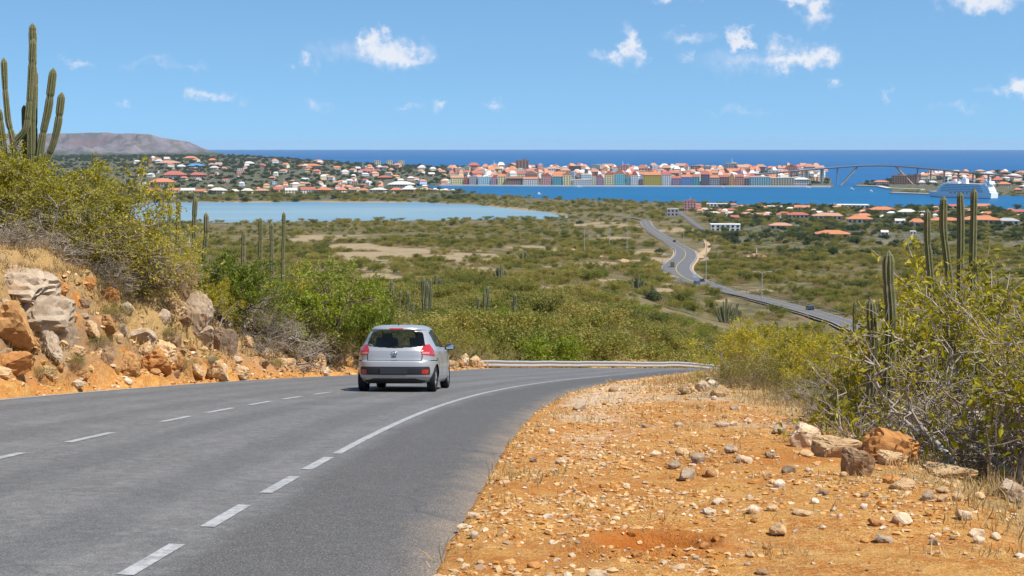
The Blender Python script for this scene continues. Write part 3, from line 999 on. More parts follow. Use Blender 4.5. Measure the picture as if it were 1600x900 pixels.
def stem_mesh(path, rad, seed, ribs=9, step=.075, necks=None, detail=True):
    r = np.random.default_rng(seed)
    path = np.asarray(path, float)
    L = np.concatenate([[0], np.cumsum(np.linalg.norm(np.diff(path, axis=0), axis=1))])
    n = max(6, int(L[-1] / step))
    s = np.linspace(0, L[-1], n)
    # smooth the polyline
    C_ = np.stack([np.interp(s, L, path[:, k]) for k in range(3)], 1)
    for _ in range(6 if len(path) > 2 else 0):
        C_[1:-1] = (C_[:-2] + C_[1:-1] * 2 + C_[2:]) / 4
    d = np.gradient(C_, axis=0); d /= np.linalg.norm(d, axis=1, keepdims=True)
    ref = np.array([0.3, 1, 0.1]); a = ref - (d @ ref)[:, None] * d; a /= np.linalg.norm(a, axis=1, keepdims=True)
    b = np.cross(d, a)
    neck = np.ones(n)
    for c0 in np.cumsum(r.uniform(.45, 1.25, 12)):
        neck -= r.uniform(.08, .24) * np.exp(-((s - c0) / .05) ** 2)
    dome = np.sqrt(np.clip((L[-1] - s) / (rad * 1.5), .012, 1))
    R = rad * neck * dome * (1 + .05 * np.sin(s * 2.3 + seed) + .06 * fbm(np.stack([s * 2.2, s * 0 + seed], -1), 3, seed))
    m = ribs * 2
    th = 2 * math.pi * np.arange(m) / m
    cr = np.tile([1., 0.], ribs)
    prof = np.where(cr > .5, 1.0, .74)
    V = C_[:, None] + (a[:, None] * np.cos(th)[None, :, None] + b[:, None] * np.sin(th)[None, :, None]) * (R[:, None] * prof[None])[..., None]
    idx = np.arange(n * m).reshape(n, m)
    F = np.stack([idx[:-1], np.roll(idx, -1, 1)[:-1], np.roll(idx, -1, 1)[1:], idx[1:]], -1).reshape(-1, 4)
    me = mesh('stem', V.reshape(-1, 3), F, False, {'crest': np.tile(cr, n)})
    me.materials.append(M_CACTUS)
    return me

def column(px, py_top, d, width, label, seed, lean=0.0, group=None, py_base=None, dx_base=0.0):
    """a single columnar cactus whose top is seen at (px, py_top)"""
    g = at(px + dx_base, d)
    top = ray(px, py_top); top = top / top[1] * d
    t = thing('columnar_cactus', label, 'cactus', W(g))
    h = top[2] - g[2]
    rad = width / FL * d / 2
    jr = random.Random(seed)
    j = lambda: jr.uniform(-.55, .55) * rad
    path = [(0, 0, -.2), (j(), j(), h * .22), ((top[0] - g[0]) * .2 + j(), j(), h * .42), ((top[0] - g[0]) * .5 + j(), lean * .3 + j(), h * .66), ((top[0] - g[0]) * .9 + j(), lean, h * .88), (top[0] - g[0], lean, h)]
    ob('stem', stem_mesh(path, rad, seed, 8 if width < 12 else 9), None, t)
    lab(t, label, px, d, group)
    return t, g, h, rad
# ------------------------------------------------------------------ candelabra cactus on the hill, left
gb = at(52, 42.0)
big = thing('candelabra_cactus', 'tall many-armed candelabra cactus rising above the bushes on the left hill', 'cactus', W(gb))
def P36(px, py, dy=0.0):
    r = ray(px, py); q = r / r[1] * (42.0 + dy)
    return (q[0] - gb[0], q[1] - gb[1], q[2] - gb[2])
for k, (pts, w) in enumerate((
        ([(50, 300), (50, 270), (49.5, 180), (52, 105), (51, 36)], 10.5),
        ([(26, 300), (22, 262), (22, 222), (30, 214), (41, 204), (46, 160), (50, 90), (52, 60)], 9),
        ([(24, 300), (22, 250), (20, 214), (13, 192), (8, 140), (6, 90)], 8.5),
        ([(44, 300), (40, 262), (38.5, 200), (37.5, 164)], 8),
        ([(52, 300), (53, 250), (53.5, 180), (54, 107)], 9.5),
        ([(58, 300), (60, 258), (68, 205), (76, 170), (84, 106)], 10.5),
        ([(64, 300), (70, 255), (84, 225), (91, 195), (97, 144)], 10),
        ([(8, 300), (7, 240), (2, 200), (-2, 168)], 9),
        ([(-14, 300), (-16, 240), (-22, 190), (-24, 120)], 10))):
    ob('stem', stem_mesh([P36(a, b, [0, -.35, -.3, .3, .35, 0, .2, .1, .2][k]) for a, b in pts], w / FL * 42 / 2 * 1.14, 40 + k), None, big)

# clumps of columns beyond the left bank
LC = 'columnar cacti standing behind the left bank'
column(265, 299, 53, 7, 'slim cactus column, first of the row against the lagoon', 61, group=LC)
column(279, 310, 53, 7.5, 'short cactus column beside the slim one against the lagoon', 62, group=LC)
column(305.5, 307, 53, 8, 'tall straight cactus column above the yellow bush left of centre', 63, group=LC)
column(322, 332, 53, 8, 'leaning cactus column right beside the tall straight one', 64, group=LC, dx_base=-3)
column(381, 359, 62, 7.5, 'short cactus column alone behind the green bushes', 65, group=LC)
column(407, 340, 62, 7.5, 'cactus column with thick side, left of three before the lagoon', 66, group=LC)
column(424, 347, 62, 7, 'cactus column in the middle of three before the lagoon', 67, group=LC)
column(443.5, 331, 62, 6, 'tallest thin cactus column before the lagoon, right of three', 68, group=LC)

# ------------------------------------------------------------------ shrubs of the left hill
GH = 'bushes on the left hillside'
for px, d, proto, sc, lb in (
        (-75, 39, P_YA, 1.0, 'yellow-green bush at the far left edge of the hill'),
        (-30, 40.5, P_YA, 1.05, 'broad yellow-green bush at the foot of the candelabra cactus'),
        (18, 37, P_TW, .6, 'tangled grey twiggy bush above the pale rock slab'),
        (38, 39, P_YB, 1.0, 'dense yellow-green bush below the candelabra cactus'),
        (92, 40.5, P_YA, 1.08, 'yellow-green bush right below the candelabra cactus'),
        (85, 37.8, P_TW, .6, 'bare grey thicket over the dry grass bank'),
        (128, 42, P_SP, 1.3, 'loose bush reaching toward the headland with thin sprays'),
        (150, 41.0, P_OL, 1.22, 'olive bush in the middle of the left hill slope'),
        (190, 42.5, P_SP, 1.12, 'loose yellow bush with one long branch against the town'),
        (168, 39.8, P_TW, .6, 'grey dry bush hanging over the orange bank'),
        (205, 42.2, P_YB, .92, 'yellow bush above the grassy part of the bank'),
        (246, 45, P_YA, .74, 'yellow bush left of the leaning boulder'),
        (232, 43.8, P_OL, .85, 'dull olive bush over the fallen grey rocks'),
        (292, 47, P_YA, .72, 'bright yellow bush behind the leaning boulder'),
        (318, 48, P_YB, .55, 'low yellow bush on the tail of the rock pile'),
        (0, 44.5, P_OL, 1.0, 'olive bush behind the candelabra cactus'),
        (262, 46.5, P_SP, .5, 'sparse bush at the foot of the slim cactus column')):
    put(proto, lb, 'bush', at(px, d), random.uniform(0, 6.28), (sc * 1.12, sc * 1.12, sc * 1.02), GH, px=px)

GB = 'bushes between the left bank and the car'
for px, d, proto, sc, lb in (
        (350, 47.0, P_GR, .95, 'grey-green bush right of the rock pile'),
        (332, 45.5, P_YA, .6, 'small bright bush hugging the rock pile'),
        (385, 49.0, P_OL, 1.05, 'wispy olive bush below the short cactus column'),
        (430, 50.5, P_SP, 1.0, 'feathery bush below the three cactus columns'),
        (440, 53.5, P_GR, 1.05, 'green bush against the lower lagoon shore flats'),
        (405, 47.5, P_TW, .9, 'dry grey bush over the grassy bank'),
        (455, 48.5, P_TW, .95, 'tangle of dry grey branches left of the roadside stones'),
        (550, 54.5, P_GR, 1.0, 'bright green bush just left of the car roof'),
        (580, 58.0, P_GR, .85, 'leafy green bush directly behind the car'),
        (520, 52.5, P_BS, 1.1, 'brown dry bush beside the stones before the car'),
        (690, 64.0, P_BS, 1.3, 'reddish dry bush right of the car'),
        (712, 66.5, P_OL, .95, 'olive bush above the small stone bank right of the car'),
        (735, 70.0, P_BS, 1.5, 'rusty brown bush behind the small stone bank'),
        (765, 73.5, P_OL, .95, 'olive bush at the start of the guard rail'),
        (610, 62.0, P_OL, .9, 'olive bush hidden behind the car'),
        (650, 66.0, P_BS, 1.3, 'brown dry bush behind the car roof')):
    put(proto, lb, 'bush', at(px, d), random.uniform(0, 6.28), (sc * 1.1, sc * 1.1, sc * (1.25 if px < 600 else .95)), GB, px=px)
put(P_TR, 'spreading green tree with dark bent limbs left of the car', 'tree', at(487, 51.5), 2.1, (.95, .95, 1.2), px=487)

BG = 'dry tufts on the face of the left bank'
for px, py, sc, lb in ((150, 545, .42, 'dry brown tuft left of the pale ledge'), (180, 500, .5, 'dry tuft below the hanging grey bush'), (265, 530, .42, 'dry tuft between ledge and rock pile'), (120, 575, .36, 'dry tuft at the foot of the left bank'),
                       (285, 575, .36, 'dry tuft before the rock pile'), (410, 545, .5, 'dry tuft right of the rock pile'), (430, 575, .36, 'low dry tuft on the verge right of the rock pile'), (60, 590, .34, 'low dry tuft at the left edge of the verge'),
                       (230, 470, .55, 'brown tuft high on the bank over the pale ledge'), (330, 570, .36, 'dry tuft below the dark pitted rock'), (460, 560, .45, 'dry tuft left of the heap before the car'), (160, 455, .5, 'brown tuft high on the left bank')):
    put(P_BS, lb, 'bush', hit(px, py), random.uniform(0, 6.28), (sc, sc, sc * .8), BG, px=px)
# ------------------------------------------------------------------ right-hand slope
RCG = 'columnar cacti on the right slope'
column(1388, 391, 19.6, 19, 'thick cactus column standing in the right bushes, tall one of the pair', 81, group=RCG, dx_base=-2)
column(1360, 466, 19.4, 17, 'thick shorter cactus column left of the tall one', 82, group=RCG, dx_base=2)
RCT = 'four cactus columns rising over the right bushes before the harbour'
column(1449, 326, 27, 11, 'shortest of the four cactus columns before the cruise ship, leaning right', 83, group=RCT, dx_base=16)
column(1474.5, 306, 27, 11.5, 'second of the four cactus columns before the cruise ship', 84, group=RCT, dx_base=9)
column(1500, 300, 27.5, 11, 'third of the four cactus columns, straight, before the cruise ship', 85, group=RCT)
column(1522, 294, 28, 11, 'tallest cactus column at the right end of the four, before the ship', 86, group=RCT, dx_base=-6)
RCS = 'small cactus columns peeping over the right verge'
column(1129, 548, 40, 8, 'stubby cactus column at the right end of the guard rail', 87, group=RCS)
column(1153, 534, 42, 6, 'small dark cactus column just beyond the guard rail end', 88, group=RCS)
column(1178, 511, 46, 8, 'pale topped cactus column over the yellow verge bush', 89, group=RCS)
column(1196, 508, 50, 4.5, 'thin dark cactus column, left of the thin pair', 90, group=RCS)
column(1213, 500, 52, 5, 'thin dark cactus column, taller of the thin pair', 91, group=RCS)
column(1232, 508, 50, 5, 'thin cactus column sunk in the yellow bush', 92, group=RCS)
column(1336, 470, 30, 6, 'slim pale cactus column left of the thick pair', 93, group=RCS)

RK = lambda px: float(np.interp(px, [1150, 1300, 1400, 1460, 1530, 1600], [.95, .85, .85, .92, 1.2, 1.48]))
GR = 'bushes on the right slope'
for px, d, proto, sc, lb in (
        (1148, 33.0, P_BS, .6, 'low dry bush at the near end of the right verge'),
        (1165, 36.0, P_YB, .75, 'small yellow-green bush below the stubby cactus'),
        (1190, 32.0, P_BS, .6, 'brown dry bush among the verge grass'),
        (1205, 38.0, P_YA, .8, 'yellow-green bush below the pale topped cactus'),
        (1238, 34.0, P_YB, .88, 'bright yellow-green bush in the middle of the verge'),
        (1255, 28.5, P_BS, .75, 'bare brownish bush behind the pale boulder'),
        (1280, 32.0, P_YA, .85, 'yellow bush in front of the distant black car'),
        (1290, 26.0, P_TW, .8, 'grey leafless thicket behind the boulders'),
        (1318, 29.0, P_SP, .8, 'sparse twiggy bush left of the thick cacti'),
        (1318, 21.5, P_BR, .42, 'little dark-stemmed tree before the thick cacti'),
        (1352, 24.5, P_OL, .42, 'olive bush at the foot of the thick cacti'),
        (1425, 21.5, P_SP, .68, 'twiggy bush right of the thick cacti'),
        (1395, 19.6, P_TW, .75, 'tangled grey bush behind the orange boulder'),
        (1440, 24.5, P_SP, .88, 'leafy yellow-green bush below the four cactus columns'),
        (1478, 22.0, P_TW, 1.1, 'grey leafless bush below the third cactus'),
        (1465, 19.2, P_TW, .8, 'thick grey twig tangle right of the orange boulder'),
        (1515, 22.0, P_OL, .95, 'tall dull green bush below the tallest of four cacti'),
        (1560, 21.0, P_SP, 1.0, 'tall sparse bush near the right picture edge'),
        (1610, 20.0, P_OL, 1.1, 'tall leafy bush at the right picture edge'),
        (1585, 17.5, P_TW, .9, 'grey twig thicket low at the right edge'),
        (1500, 17.8, P_TW, .78, 'tangle of bare twigs over the dark hollow'),
        (1665, 17.5, P_SP, 1.0, 'bush leaning in from beyond the right edge'),
        (1540, 26.0, P_SP, 1.0, 'yellow bush high behind the sparse one'),
        (1600, 26.0, P_SP, 1.1, 'loose bush topping the right slope')):
    put(proto, lb, 'bush', at(px, d), random.uniform(0, 6.28), (sc * RK(px), sc * RK(px), sc * RK(px) * 1.05), GR, px=px)
put(P_BR, 'bare tree with pale bent limbs at the right picture edge', 'tree', at(1572, 16.0), 1.2, (.8, .8, .95), px=1572)
put(P_BR, 'bare grey tree leaning left in front of the right bushes', 'tree', at(1500, 18.6), 4.0, (.72, .72, .78), px=1500)
put(P_BR, 'slender grey tree rising right of the thick cacti', 'tree', at(1430, 20.8), 2.6, (.55, .55, .66), px=1430)
# ------------------------------------------------------------------ rocks and stones
def ico(sub):
    bm = bmesh.new()
    bmesh.ops.create_icosphere(bm, subdivisions=sub, radius=1)
    bm.verts.ensure_lookup_table()
    V = np.array([v.co[:] for v in bm.verts]); F = np.array([[v.index for v in f.verts] for f in bm.faces])
    bm.free()
    return V, F
ICO = {k: ico(k) for k in (1, 2, 3, 4)}

def rock_mesh(name, seed, sub, cuts=9, rough=.10, pits=.0, mat=None):
    r = np.random.default_rng(seed)
    V, F = ICO[sub]
    V = V.copy()
    V *= 1 + .28 * fbm(V * 1.1 + seed * 3.7, 3, seed)[:, None]
    for _ in range(cuts):
        n = r.normal(size=3); n /= np.linalg.norm(n)
        d = r.uniform(.45, .84)
        h = V @ n - d
        V = V - np.clip(h, 0, None)[:, None] * n * r.uniform(.8, 1.0)
    V = V * (1 + rough * fbm(V * 2.6 + seed, 4, seed + 5, .6)[:, None])
    if sub >= 3:
        ridge = 1 - np.abs(fbm(V * 3.3 + seed * 1.3, 4, seed + 9, .6))
        V = V * (1 - (rough * .9) * (ss(ridge, .82, 1.0))[:, None])
        V = V * (1 + .035 * fbm(V * 9 + seed, 3, seed + 15)[:, None])
        if pits:
            V = V * (1 - pits * ss(fbm(V * 4.5 + seed, 3, seed + 25), .25, .6)[:, None])
    V /= np.abs(V).max(0)
    me = mesh(name, V, F, False)
    me.materials.append(mat)
    return me

def m_rock(g):
    p = g.n('ShaderNodeTexCoord').outputs['Object']
    oi = g.n('ShaderNodeObjectInfo')
    off = g.n('ShaderNodeVectorMath', operation='SCALE', ins={0: (37, 19, 53), 'Scale': oi.outputs['Random']}).outputs[0]
    q = g.n('ShaderNodeVectorMath', operation='ADD', ins={0: p, 1: off}).outputs[0]
    col = oi.outputs['Color']
    n1 = g.noise(1.5, q, 6, .62); n2 = g.noise(5.5, q, 6, .7); n3 = g.noise(17, q, 4, .7)
    c = g.mix(g.step(n1, .35, .65), g.mix(1.0, col, (.72, .66, .60), 'MULTIPLY'), col)
    c = g.mix(g.math('MULTIPLY', g.step(n2, .52, .68), .5), c, g.mix(1.0, col, (1.35, 1.3, 1.22), 'MULTIPLY'))
    c = g.mix(g.math('MULTIPLY', g.step(g.noise(2.3, q, 5, .65), .56, .68), .42), c, (.52, .23, .06))     # ochre stain
    c = g.mix(g.math('MULTIPLY', g.step(n3, .46, .34), .55), c, (.12, .09, .07))                        # lichen, pits
    h = g.math('ADD', g.math('MULTIPLY', n2, .7), g.math('MULTIPLY', n3, .35))
    return pbsdf(g, c, .93, .12, bump=h, bstr=.55, bdist=.018)
M_ROCK = material('limestone', m_rock)

BOULD = [rock_mesh('boulder_surface', 100 + i, 4, 22, .11, .16 if i % 2 else .06, M_ROCK) for i in range(7)]
STONE = [rock_mesh('stone_surface', 140 + i, 3, 20, .07, .0, M_ROCK) for i in range(6)]
CHIP = [rock_mesh('chip_surface', 170 + i, 2, 9, .05, .0, M_ROCK) for i in range(6)]
COL = {'cream': (.64, .50, .34), 'pale': (.46, .365, .265), 'white': (.70, .60, .47), 'tan': (.58, .40, .22), 'grey': (.40, .31, .22), 'dark grey': (.27, .20, .14),
       'orange': (.52, .25, .085), 'ochre': (.45, .25, .10), 'brown': (.33, .215, .125)}
rr = random.Random(5)

def rock(px, pyb, w, h, colour, label, group, pool, cat='stone', name='stone', depth=None, sink=.36, d=None, rot=None):
    """a rock whose foot is seen at (px, pyb), w x h photo pixels"""
    p = hit(px, pyb) if d is None else at(px, d)
    while d is None and p is not None and p[1] > 90:
        pyb += 3
        p = hit(px, pyb)
    if p is None:
        return None
    if p[1] > 90:
        print('ROCK FAR', label, p)
    k = p[1] / FL
    sx, sz = w * k / 2, h * k / (2 - sink * 2 * .5) 
    sy = depth if depth else sx * rr.uniform(.7, 1.0)
    o = ob(name, pool[rr.randrange(len(pool))], None)
    o.scale = (sx, sy, sz)
    o.location = (p[0], p[1] + sy * .5, p[2] + ZC + sz * (1 - sink * 1.5))
    o.rotation_euler = (0, 0, rr.uniform(-.5, .5) if rot is None else rot)
    v = rr.uniform(.88, 1.12)
    o.color = (*[min(1, c * v) for c in COL[colour]], 1)
    tag(o, label, cat, group)
    lab(o, label, px, float(p[1]), group)
    return o

LB = 'rocks of the left bank'
for px, pyb, w, h, c, lb in (
        (28, 468, 120, 62, 'pale', 'big pale limestone slab at the top of the left bank'),
        (62, 512, 104, 74, 'pale', 'pale grey cracked rock face below the slab on the left bank'),
        (8, 536, 84, 76, 'ochre', 'rusty brown pitted rock at the left picture edge'),
        (98, 546, 42, 58, 'grey', 'dark cracked rock at the right end of the left rock face'),
        (72, 556, 50, 46, 'pale', 'pale lower block under the left rock face'),
        (18, 580, 66, 44, 'orange', 'orange earthy block at the foot of the left rock face'),
        (164, 516, 32, 28, 'ochre', 'ochre stone alone on the upper left bank'),
        (216, 540, 64, 40, 'pale', 'pale broken ledge in the middle of the left bank'),
        (236, 582, 58, 42, 'orange', 'bright orange clay block above the road edge'),
        (206, 586, 42, 34, 'ochre', 'ochre clay block left of the bright orange one'),
        (255, 560, 44, 34, 'tan', 'tan block at the right of the pale ledge'),
        (281, 448, 54, 66, 'brown', 'long leaning brown boulder at the top of the rock pile'),
        (300, 508, 66, 66, 'grey', 'grey furrowed boulder below the leaning boulder'),
        (326, 492, 44, 68, 'tan', 'tall tan boulder right of the grey furrowed one'),
        (316, 536, 44, 40, 'pale', 'pale block at the foot of the grey furrowed boulder'),
        (352, 552, 40, 50, 'dark grey', 'dark pitted rock at the lower right of the rock pile'),
        (361, 498, 24, 40, 'tan', 'small upright tan rock at the tail of the rock pile'),
        (356, 516, 32, 24, 'cream', 'cream rounded rock right of the tan boulder'),
        (383, 518, 34, 26, 'pale', 'pale flat rock right of the cream rounded one'),
        (385, 540, 24, 18, 'tan', 'small tan rock below the pale flat one'),
        (270, 490, 40, 30, 'tan', 'tan rock half buried left of the grey boulder'),
        (349, 579, 18, 15, 'white', 'white stone on the verge below the dark pitted rock'),
        (199, 599, 17, 11, 'white', 'white stone on the verge below the ochre clay'),
        (120, 604, 26, 12, 'cream', 'flat cream stone on the verge at the left'),
        (380, 584, 12, 8, 'white', 'little white stone at the left road edge'),
        (130, 590, 20, 14, 'ochre', 'ochre stone half way down the left bank'),
        (160, 560, 26, 18, 'tan', 'tan stone in the dry grass of the left bank'),
        (305, 572, 22, 15, 'ochre', 'ochre stone above the verge before the rock pile'),
        (414, 560, 24, 20, 'tan', 'tan stone in the straw right of the rock pile'),
        (440, 548, 26, 18, 'ochre', 'ochre stone at the foot of the grey thicket'),
        (494, 574, 32, 30, 'tan', 'tan boulder, left of the heap before the car'),
        (514, 556, 34, 26, 'brown', 'brown boulder on top of the heap before the car'),
        (520, 574, 36, 28, 'pale', 'pale boulder in the middle of the heap before the car'),
        (541, 572, 26, 22, 'ochre', 'ochre boulder at the right of the heap before the car'),
        (508, 586, 26, 14, 'cream', 'flat cream stone at the foot of the heap before the car'),
        (474, 580, 18, 12, 'pale', 'small pale stone left of the heap before the car'),
        (706, 576, 22, 16, 'tan', 'tan rock nearest the car in the small stone bank'),
        (724, 572, 30, 22, 'cream', 'cream rock in the small stone bank before the guard rail'),
        (742, 574, 30, 20, 'tan', 'wide tan rock in the small stone bank'),
        (757, 575, 22, 14, 'ochre', 'ochre rock touching the guard rail start'),
        (716, 560, 20, 13, 'ochre', 'upper ochre rock of the small stone bank')):
    rock(px, pyb, w, h, c, lb, LB, BOULD if w > 20 else STONE, 'boulder' if w > 24 else 'stone', 'boulder' if w > 24 else 'stone')

# broken ledges and half-buried blocks between the big ones
EG = 'half-buried blocks of the left bank'
cnt = 0; tk_ = []
while cnt < 58:
    px, py = rr.uniform(0, 470), rr.uniform(430, 592)
    lim = 440 if px < 140 else 455 + (px - 140) * .35
    if py < lim:
        continue
    w = rr.uniform(12, 40)
    if any(abs(px - a) < (w + c_) * .42 and abs(py - b) < (w + c_) * .28 for a, b, c_ in tk_):
        continue
    tk_.append((px, py, w)); cnt += 1
    c = rr.choices(['pale', 'tan', 'ochre', 'brown', 'grey', 'orange', 'cream'], (3, 5, 5, 4, 3, 3, 1))[0]
    zn_ = 'pale rock face' if px < 130 else 'ochre clay' if px < 245 else 'rock pile' if px < 400 else 'grey thicket'
    rock(px, py, w, w * rr.uniform(.5, .85), c, f"{'small' if w < 20 else 'mid-sized' if w < 30 else 'large'} {c} block {'high on' if py < 500 else 'half way up' if py < 550 else 'low on'} the bank by the {zn_}", EG, BOULD if w > 24 else STONE, 'boulder' if w > 24 else 'stone', 'boulder' if w > 24 else 'stone', sink=.45)

RB = 'boulders on the right verge'
for px, pyb, w, h, c, lb in (
        (1258, 699, 64, 42, 'cream', 'big cream boulder at the back of the right verge'),
        (1316, 716, 92, 38, 'tan', 'broad flat tan boulder between the cream and orange ones'),
        (1342, 744, 56, 52, 'brown', 'brown block with shaded face in front of the flat tan boulder'),
        (1396, 720, 92, 58, 'orange', 'large orange boulder at the edge of the bushes'),
        (1398, 728, 48, 26, 'tan', 'tan rock leaning against the large orange boulder'),
        (1372, 716, 30, 18, 'tan', 'small tan rock wedged left of the orange boulder'),
        (1580, 784, 62, 36, 'grey', 'grey angular boulder at the right picture edge'),
        (1588, 764, 44, 36, 'orange', 'orange boulder behind the grey one at the right edge'),
        (1495, 698, 34, 34, 'grey', 'grey boulder in the shade of the right bushes'),
        (1490, 748, 90, 20, 'tan', 'low tan ledge in front of the bushes'),
        (1412, 766, 46, 22, 'tan', 'low tan lump in front of the orange boulder'),
        (1076, 616, 34, 20, 'tan', 'tan boulder topping the far end of the right verge'),
        (1098, 612, 30, 20, 'cream', 'cream boulder at the far end of the right verge'),
        (1124, 620, 30, 22, 'tan', 'tan boulder below the stubby cactus'),
        (1112, 606, 26, 14, 'white', 'white topped rock among the far verge boulders')):
    rock(px, pyb, w, h, c, lb, RB, BOULD, 'boulder', 'boulder')

# stones of the shoulder that the photograph shows one by one: centre x, bottom y, width, height
CN = ['cream', 'tan', 'grey', 'pale', 'orange', 'white', 'dark grey', 'ochre', 'brown']
NAMED = [(1162, 724, 32, 17, 'cream'), (1259, 714, 28, 13, 'tan'), (1231, 739, 24, 15, 'dark grey'), (1203, 716, 20, 13, 'grey'), (1111, 744, 26, 18, 'cream'), (1141, 708, 25, 15, 'pale'),
         (1217, 762, 22, 13, 'white'), (1286, 774, 20, 13, 'dark grey'), (1352, 777, 15, 9, 'brown'), (1122, 788, 22, 13, 'cream'), (1108, 803, 22, 13, 'cream'), (1178, 803, 28, 14, 'cream'),
         (1205, 799, 22, 13, 'tan'), (1254, 806, 40, 12, 'tan'), (1216, 837, 36, 22, 'tan'), (1410, 821, 36, 25, 'cream'), (1369, 822, 26, 15, 'orange'), (1450, 783, 25, 18, 'grey'),
         (1474, 784, 20, 14, 'tan'), (1495, 783, 22, 17, 'tan'), (1508, 813, 32, 22, 'cream'), (1380, 848, 34, 17, 'pale'), (1525, 839, 28, 17, 'cream'), (1531, 850, 25, 13, 'cream'), (1556, 844, 19, 15, 'cream'),
         (1460, 852, 16, 14, 'grey'), (1391, 756, 34, 17, 'orange'), (1350, 796, 16, 10, 'white'), (1381, 828, 13, 7, 'white'), (1191, 898, 28, 11, 'brown'), (1594, 871, 20, 6, 'white'), (1319, 745, 16, 10, 'tan'),
         (1472, 770, 25, 10, 'tan'), (1531, 780, 20, 14, 'tan'), (1127, 668, 25, 10, 'pale'), (1219, 678, 28, 17, 'pale'), (738, 810, 25, 13, 'cream'), (722, 826, 20, 10, 'cream'), (834, 722, 13, 10, 'dark grey'),
         (875, 726, 20, 12, 'cream'), (1074, 751, 32, 23, 'grey'), (1111, 746, 22, 20, 'ochre'), (1065, 712, 27, 15, 'tan'), (1052, 733, 26, 15, 'grey'), (1090, 724, 28, 18, 'grey'), (1008, 668, 15, 8, 'grey'),
         (834, 889, 26, 13, 'orange'), (871, 878, 15, 8, 'cream'), (780, 838, 13, 9, 'ochre'), (931, 901, 34, 12, 'cream'), (996, 869, 18, 12, 'orange'), (1102, 858, 18, 13, 'orange'), (940, 820, 12, 8, 'brown'),
         (853, 789, 17, 6, 'tan'), (1024, 713, 22, 8, 'cream'), (1108, 804, 26, 12, 'white'), (750, 882, 15, 8, 'tan'), (1146, 640, 14, 9, 'grey'), (1060, 668, 16, 9, 'pale'), (1168, 662, 18, 10, 'cream'), (990, 700, 12, 7, 'tan')]
LAND = [(1022, 806, 'the dug orange hollow'), (1258, 680, 'the cream boulder'), (1390, 690, 'the large orange boulder'), (1340, 720, 'the brown block'), (1575, 760, 'the boulders at the right edge'),
        (1100, 610, 'the far verge boulders'), (720, 850, 'the near asphalt edge'), (780, 740, 'the asphalt edge'), (840, 660, 'the far asphalt edge'), (1480, 745, 'the low tan ledge'), (1200, 890, 'the bottom of the frame'),
        (1500, 880, 'the bottom right corner'), (930, 890, 'the bottom, right of the road'), (1000, 690, 'the middle of the gravel'), (1160, 650, 'the dry grass at the verge'), (1130, 760, 'the grey stone cluster'), (1400, 820, 'the round cream stone')]
SH = ('squat', 'flat', 'rounded', 'angular')
def stone_label(px, py, w, h, c, rnd):
    k = min(LAND, key=lambda q: ((q[0] - px)) ** 2 + ((q[1] - py) * 1.6) ** 2)
    dx, dy = px - k[0], (py - k[1]) * 1.6
    where = ('right of' if dx > 0 else 'left of') if abs(dx) > abs(dy) else ('in front of' if dy > 0 else 'behind')
    size = 'small' if w < 15 else 'mid-sized' if w < 27 else 'large'
    shp = 'flat' if h < w * .48 else 'upright' if h > w * .68 else 'rounded'
    if k[2].startswith('the bottom') or k[2].startswith('the middle'):
        where = 'near'
    return f'{size} {shp} {c} stone lying {where} {k[2]}'
SG = 'stones scattered over the orange shoulder'
taken = []
for px, pyb, w, h, c in NAMED:
    rock(px, pyb, w, h, c, stone_label(px, pyb, w, h, c, rr), SG, STONE)
    taken.append((px, pyb, w))
# more loose stones, sizes falling off
tries = 0
cnt = 0
while cnt < 150 and tries < 4000:
    tries += 1
    py = rr.uniform(612, 897)
    px = rr.uniform(690, 1598)
    p = hit(px, py)
    if p is None or p[1] > 60:
        continue
    s_, u_ = road_coords(np.array([p[0]]), np.array([p[1]]))
    v = u_[0] - O_E
    if v < .1 or v > 5.2:
        continue
    w = min(24, 6 + rr.expovariate(1 / 3.6)); 
    if any(abs(px - a) < (w + b) * .5 and abs(py - e) < (w + b) * .3 for a, e, b in taken):
        continue
    taken.append((px, py, w))
    h = w * rr.uniform(.4, .75)
    c = rr.choices(CN, (9, 8, 1.2, 5, 5, 4, .5, 4, 2))[0]
    rock(px, py, w, h, c, stone_label(px, py, w, h, c, rr), SG, STONE if w > 11 else CHIP)
    cnt += 1
# loose stones on the left verge and bank
LG = 'loose stones on the left verge'
cnt = 0
while cnt < 46:
    s_ = rr.uniform(32, 72); ul = abs(rr.gauss(.7, 1.0)) + .15
    P = road_pt(np.array([s_]), O_L - .4 - ul)[0]
    q = proj(np.array([P[0], P[1], terrain(np.array([P[0]]), np.array([P[1]]))[0]]))
    if q[0] < 0 or q[0] > 765:
        continue
    cnt += 1
    w = min(16, 5 + rr.expovariate(1 / 2.5))
    c = rr.choices(CN, (8, 6, 2, 5, 4, 4, 1, 4, 2))[0]
    zone_ = 'left end' if q[0] < 140 else 'orange clay' if q[0] < 270 else 'rock pile' if q[0] < 400 else 'dry grass' if q[0] < 480 else 'heap before the car' if q[0] < 560 else 'small stone bank'
    at_ = 'on the verge' if ul < 1 else 'up the bank'
    lb = f"{'small' if w < 8 else 'larger'} {c} stone {at_} by the {zone_}"
    p = np.array([P[0], P[1], q[0]])
    zt = terrain(np.array([P[0]]), np.array([P[1]]))[0]
    o = ob('stone', CHIP[rr.randrange(6)] if w < 10 else STONE[rr.randrange(6)])
    k = P[1] / FL * w / 2
    o.scale = (k, k * rr.uniform(.7, 1.1), k * rr.uniform(.5, .8)); o.location = (P[0], P[1], zt + ZC + k * .3); o.rotation_euler = (0, 0, rr.uniform(0, 6))
    o.color = (*COL[c], 1)
    tag(o, lb, 'stone', LG); lab(o, lb, float(q[0]), float(P[1]), LG)

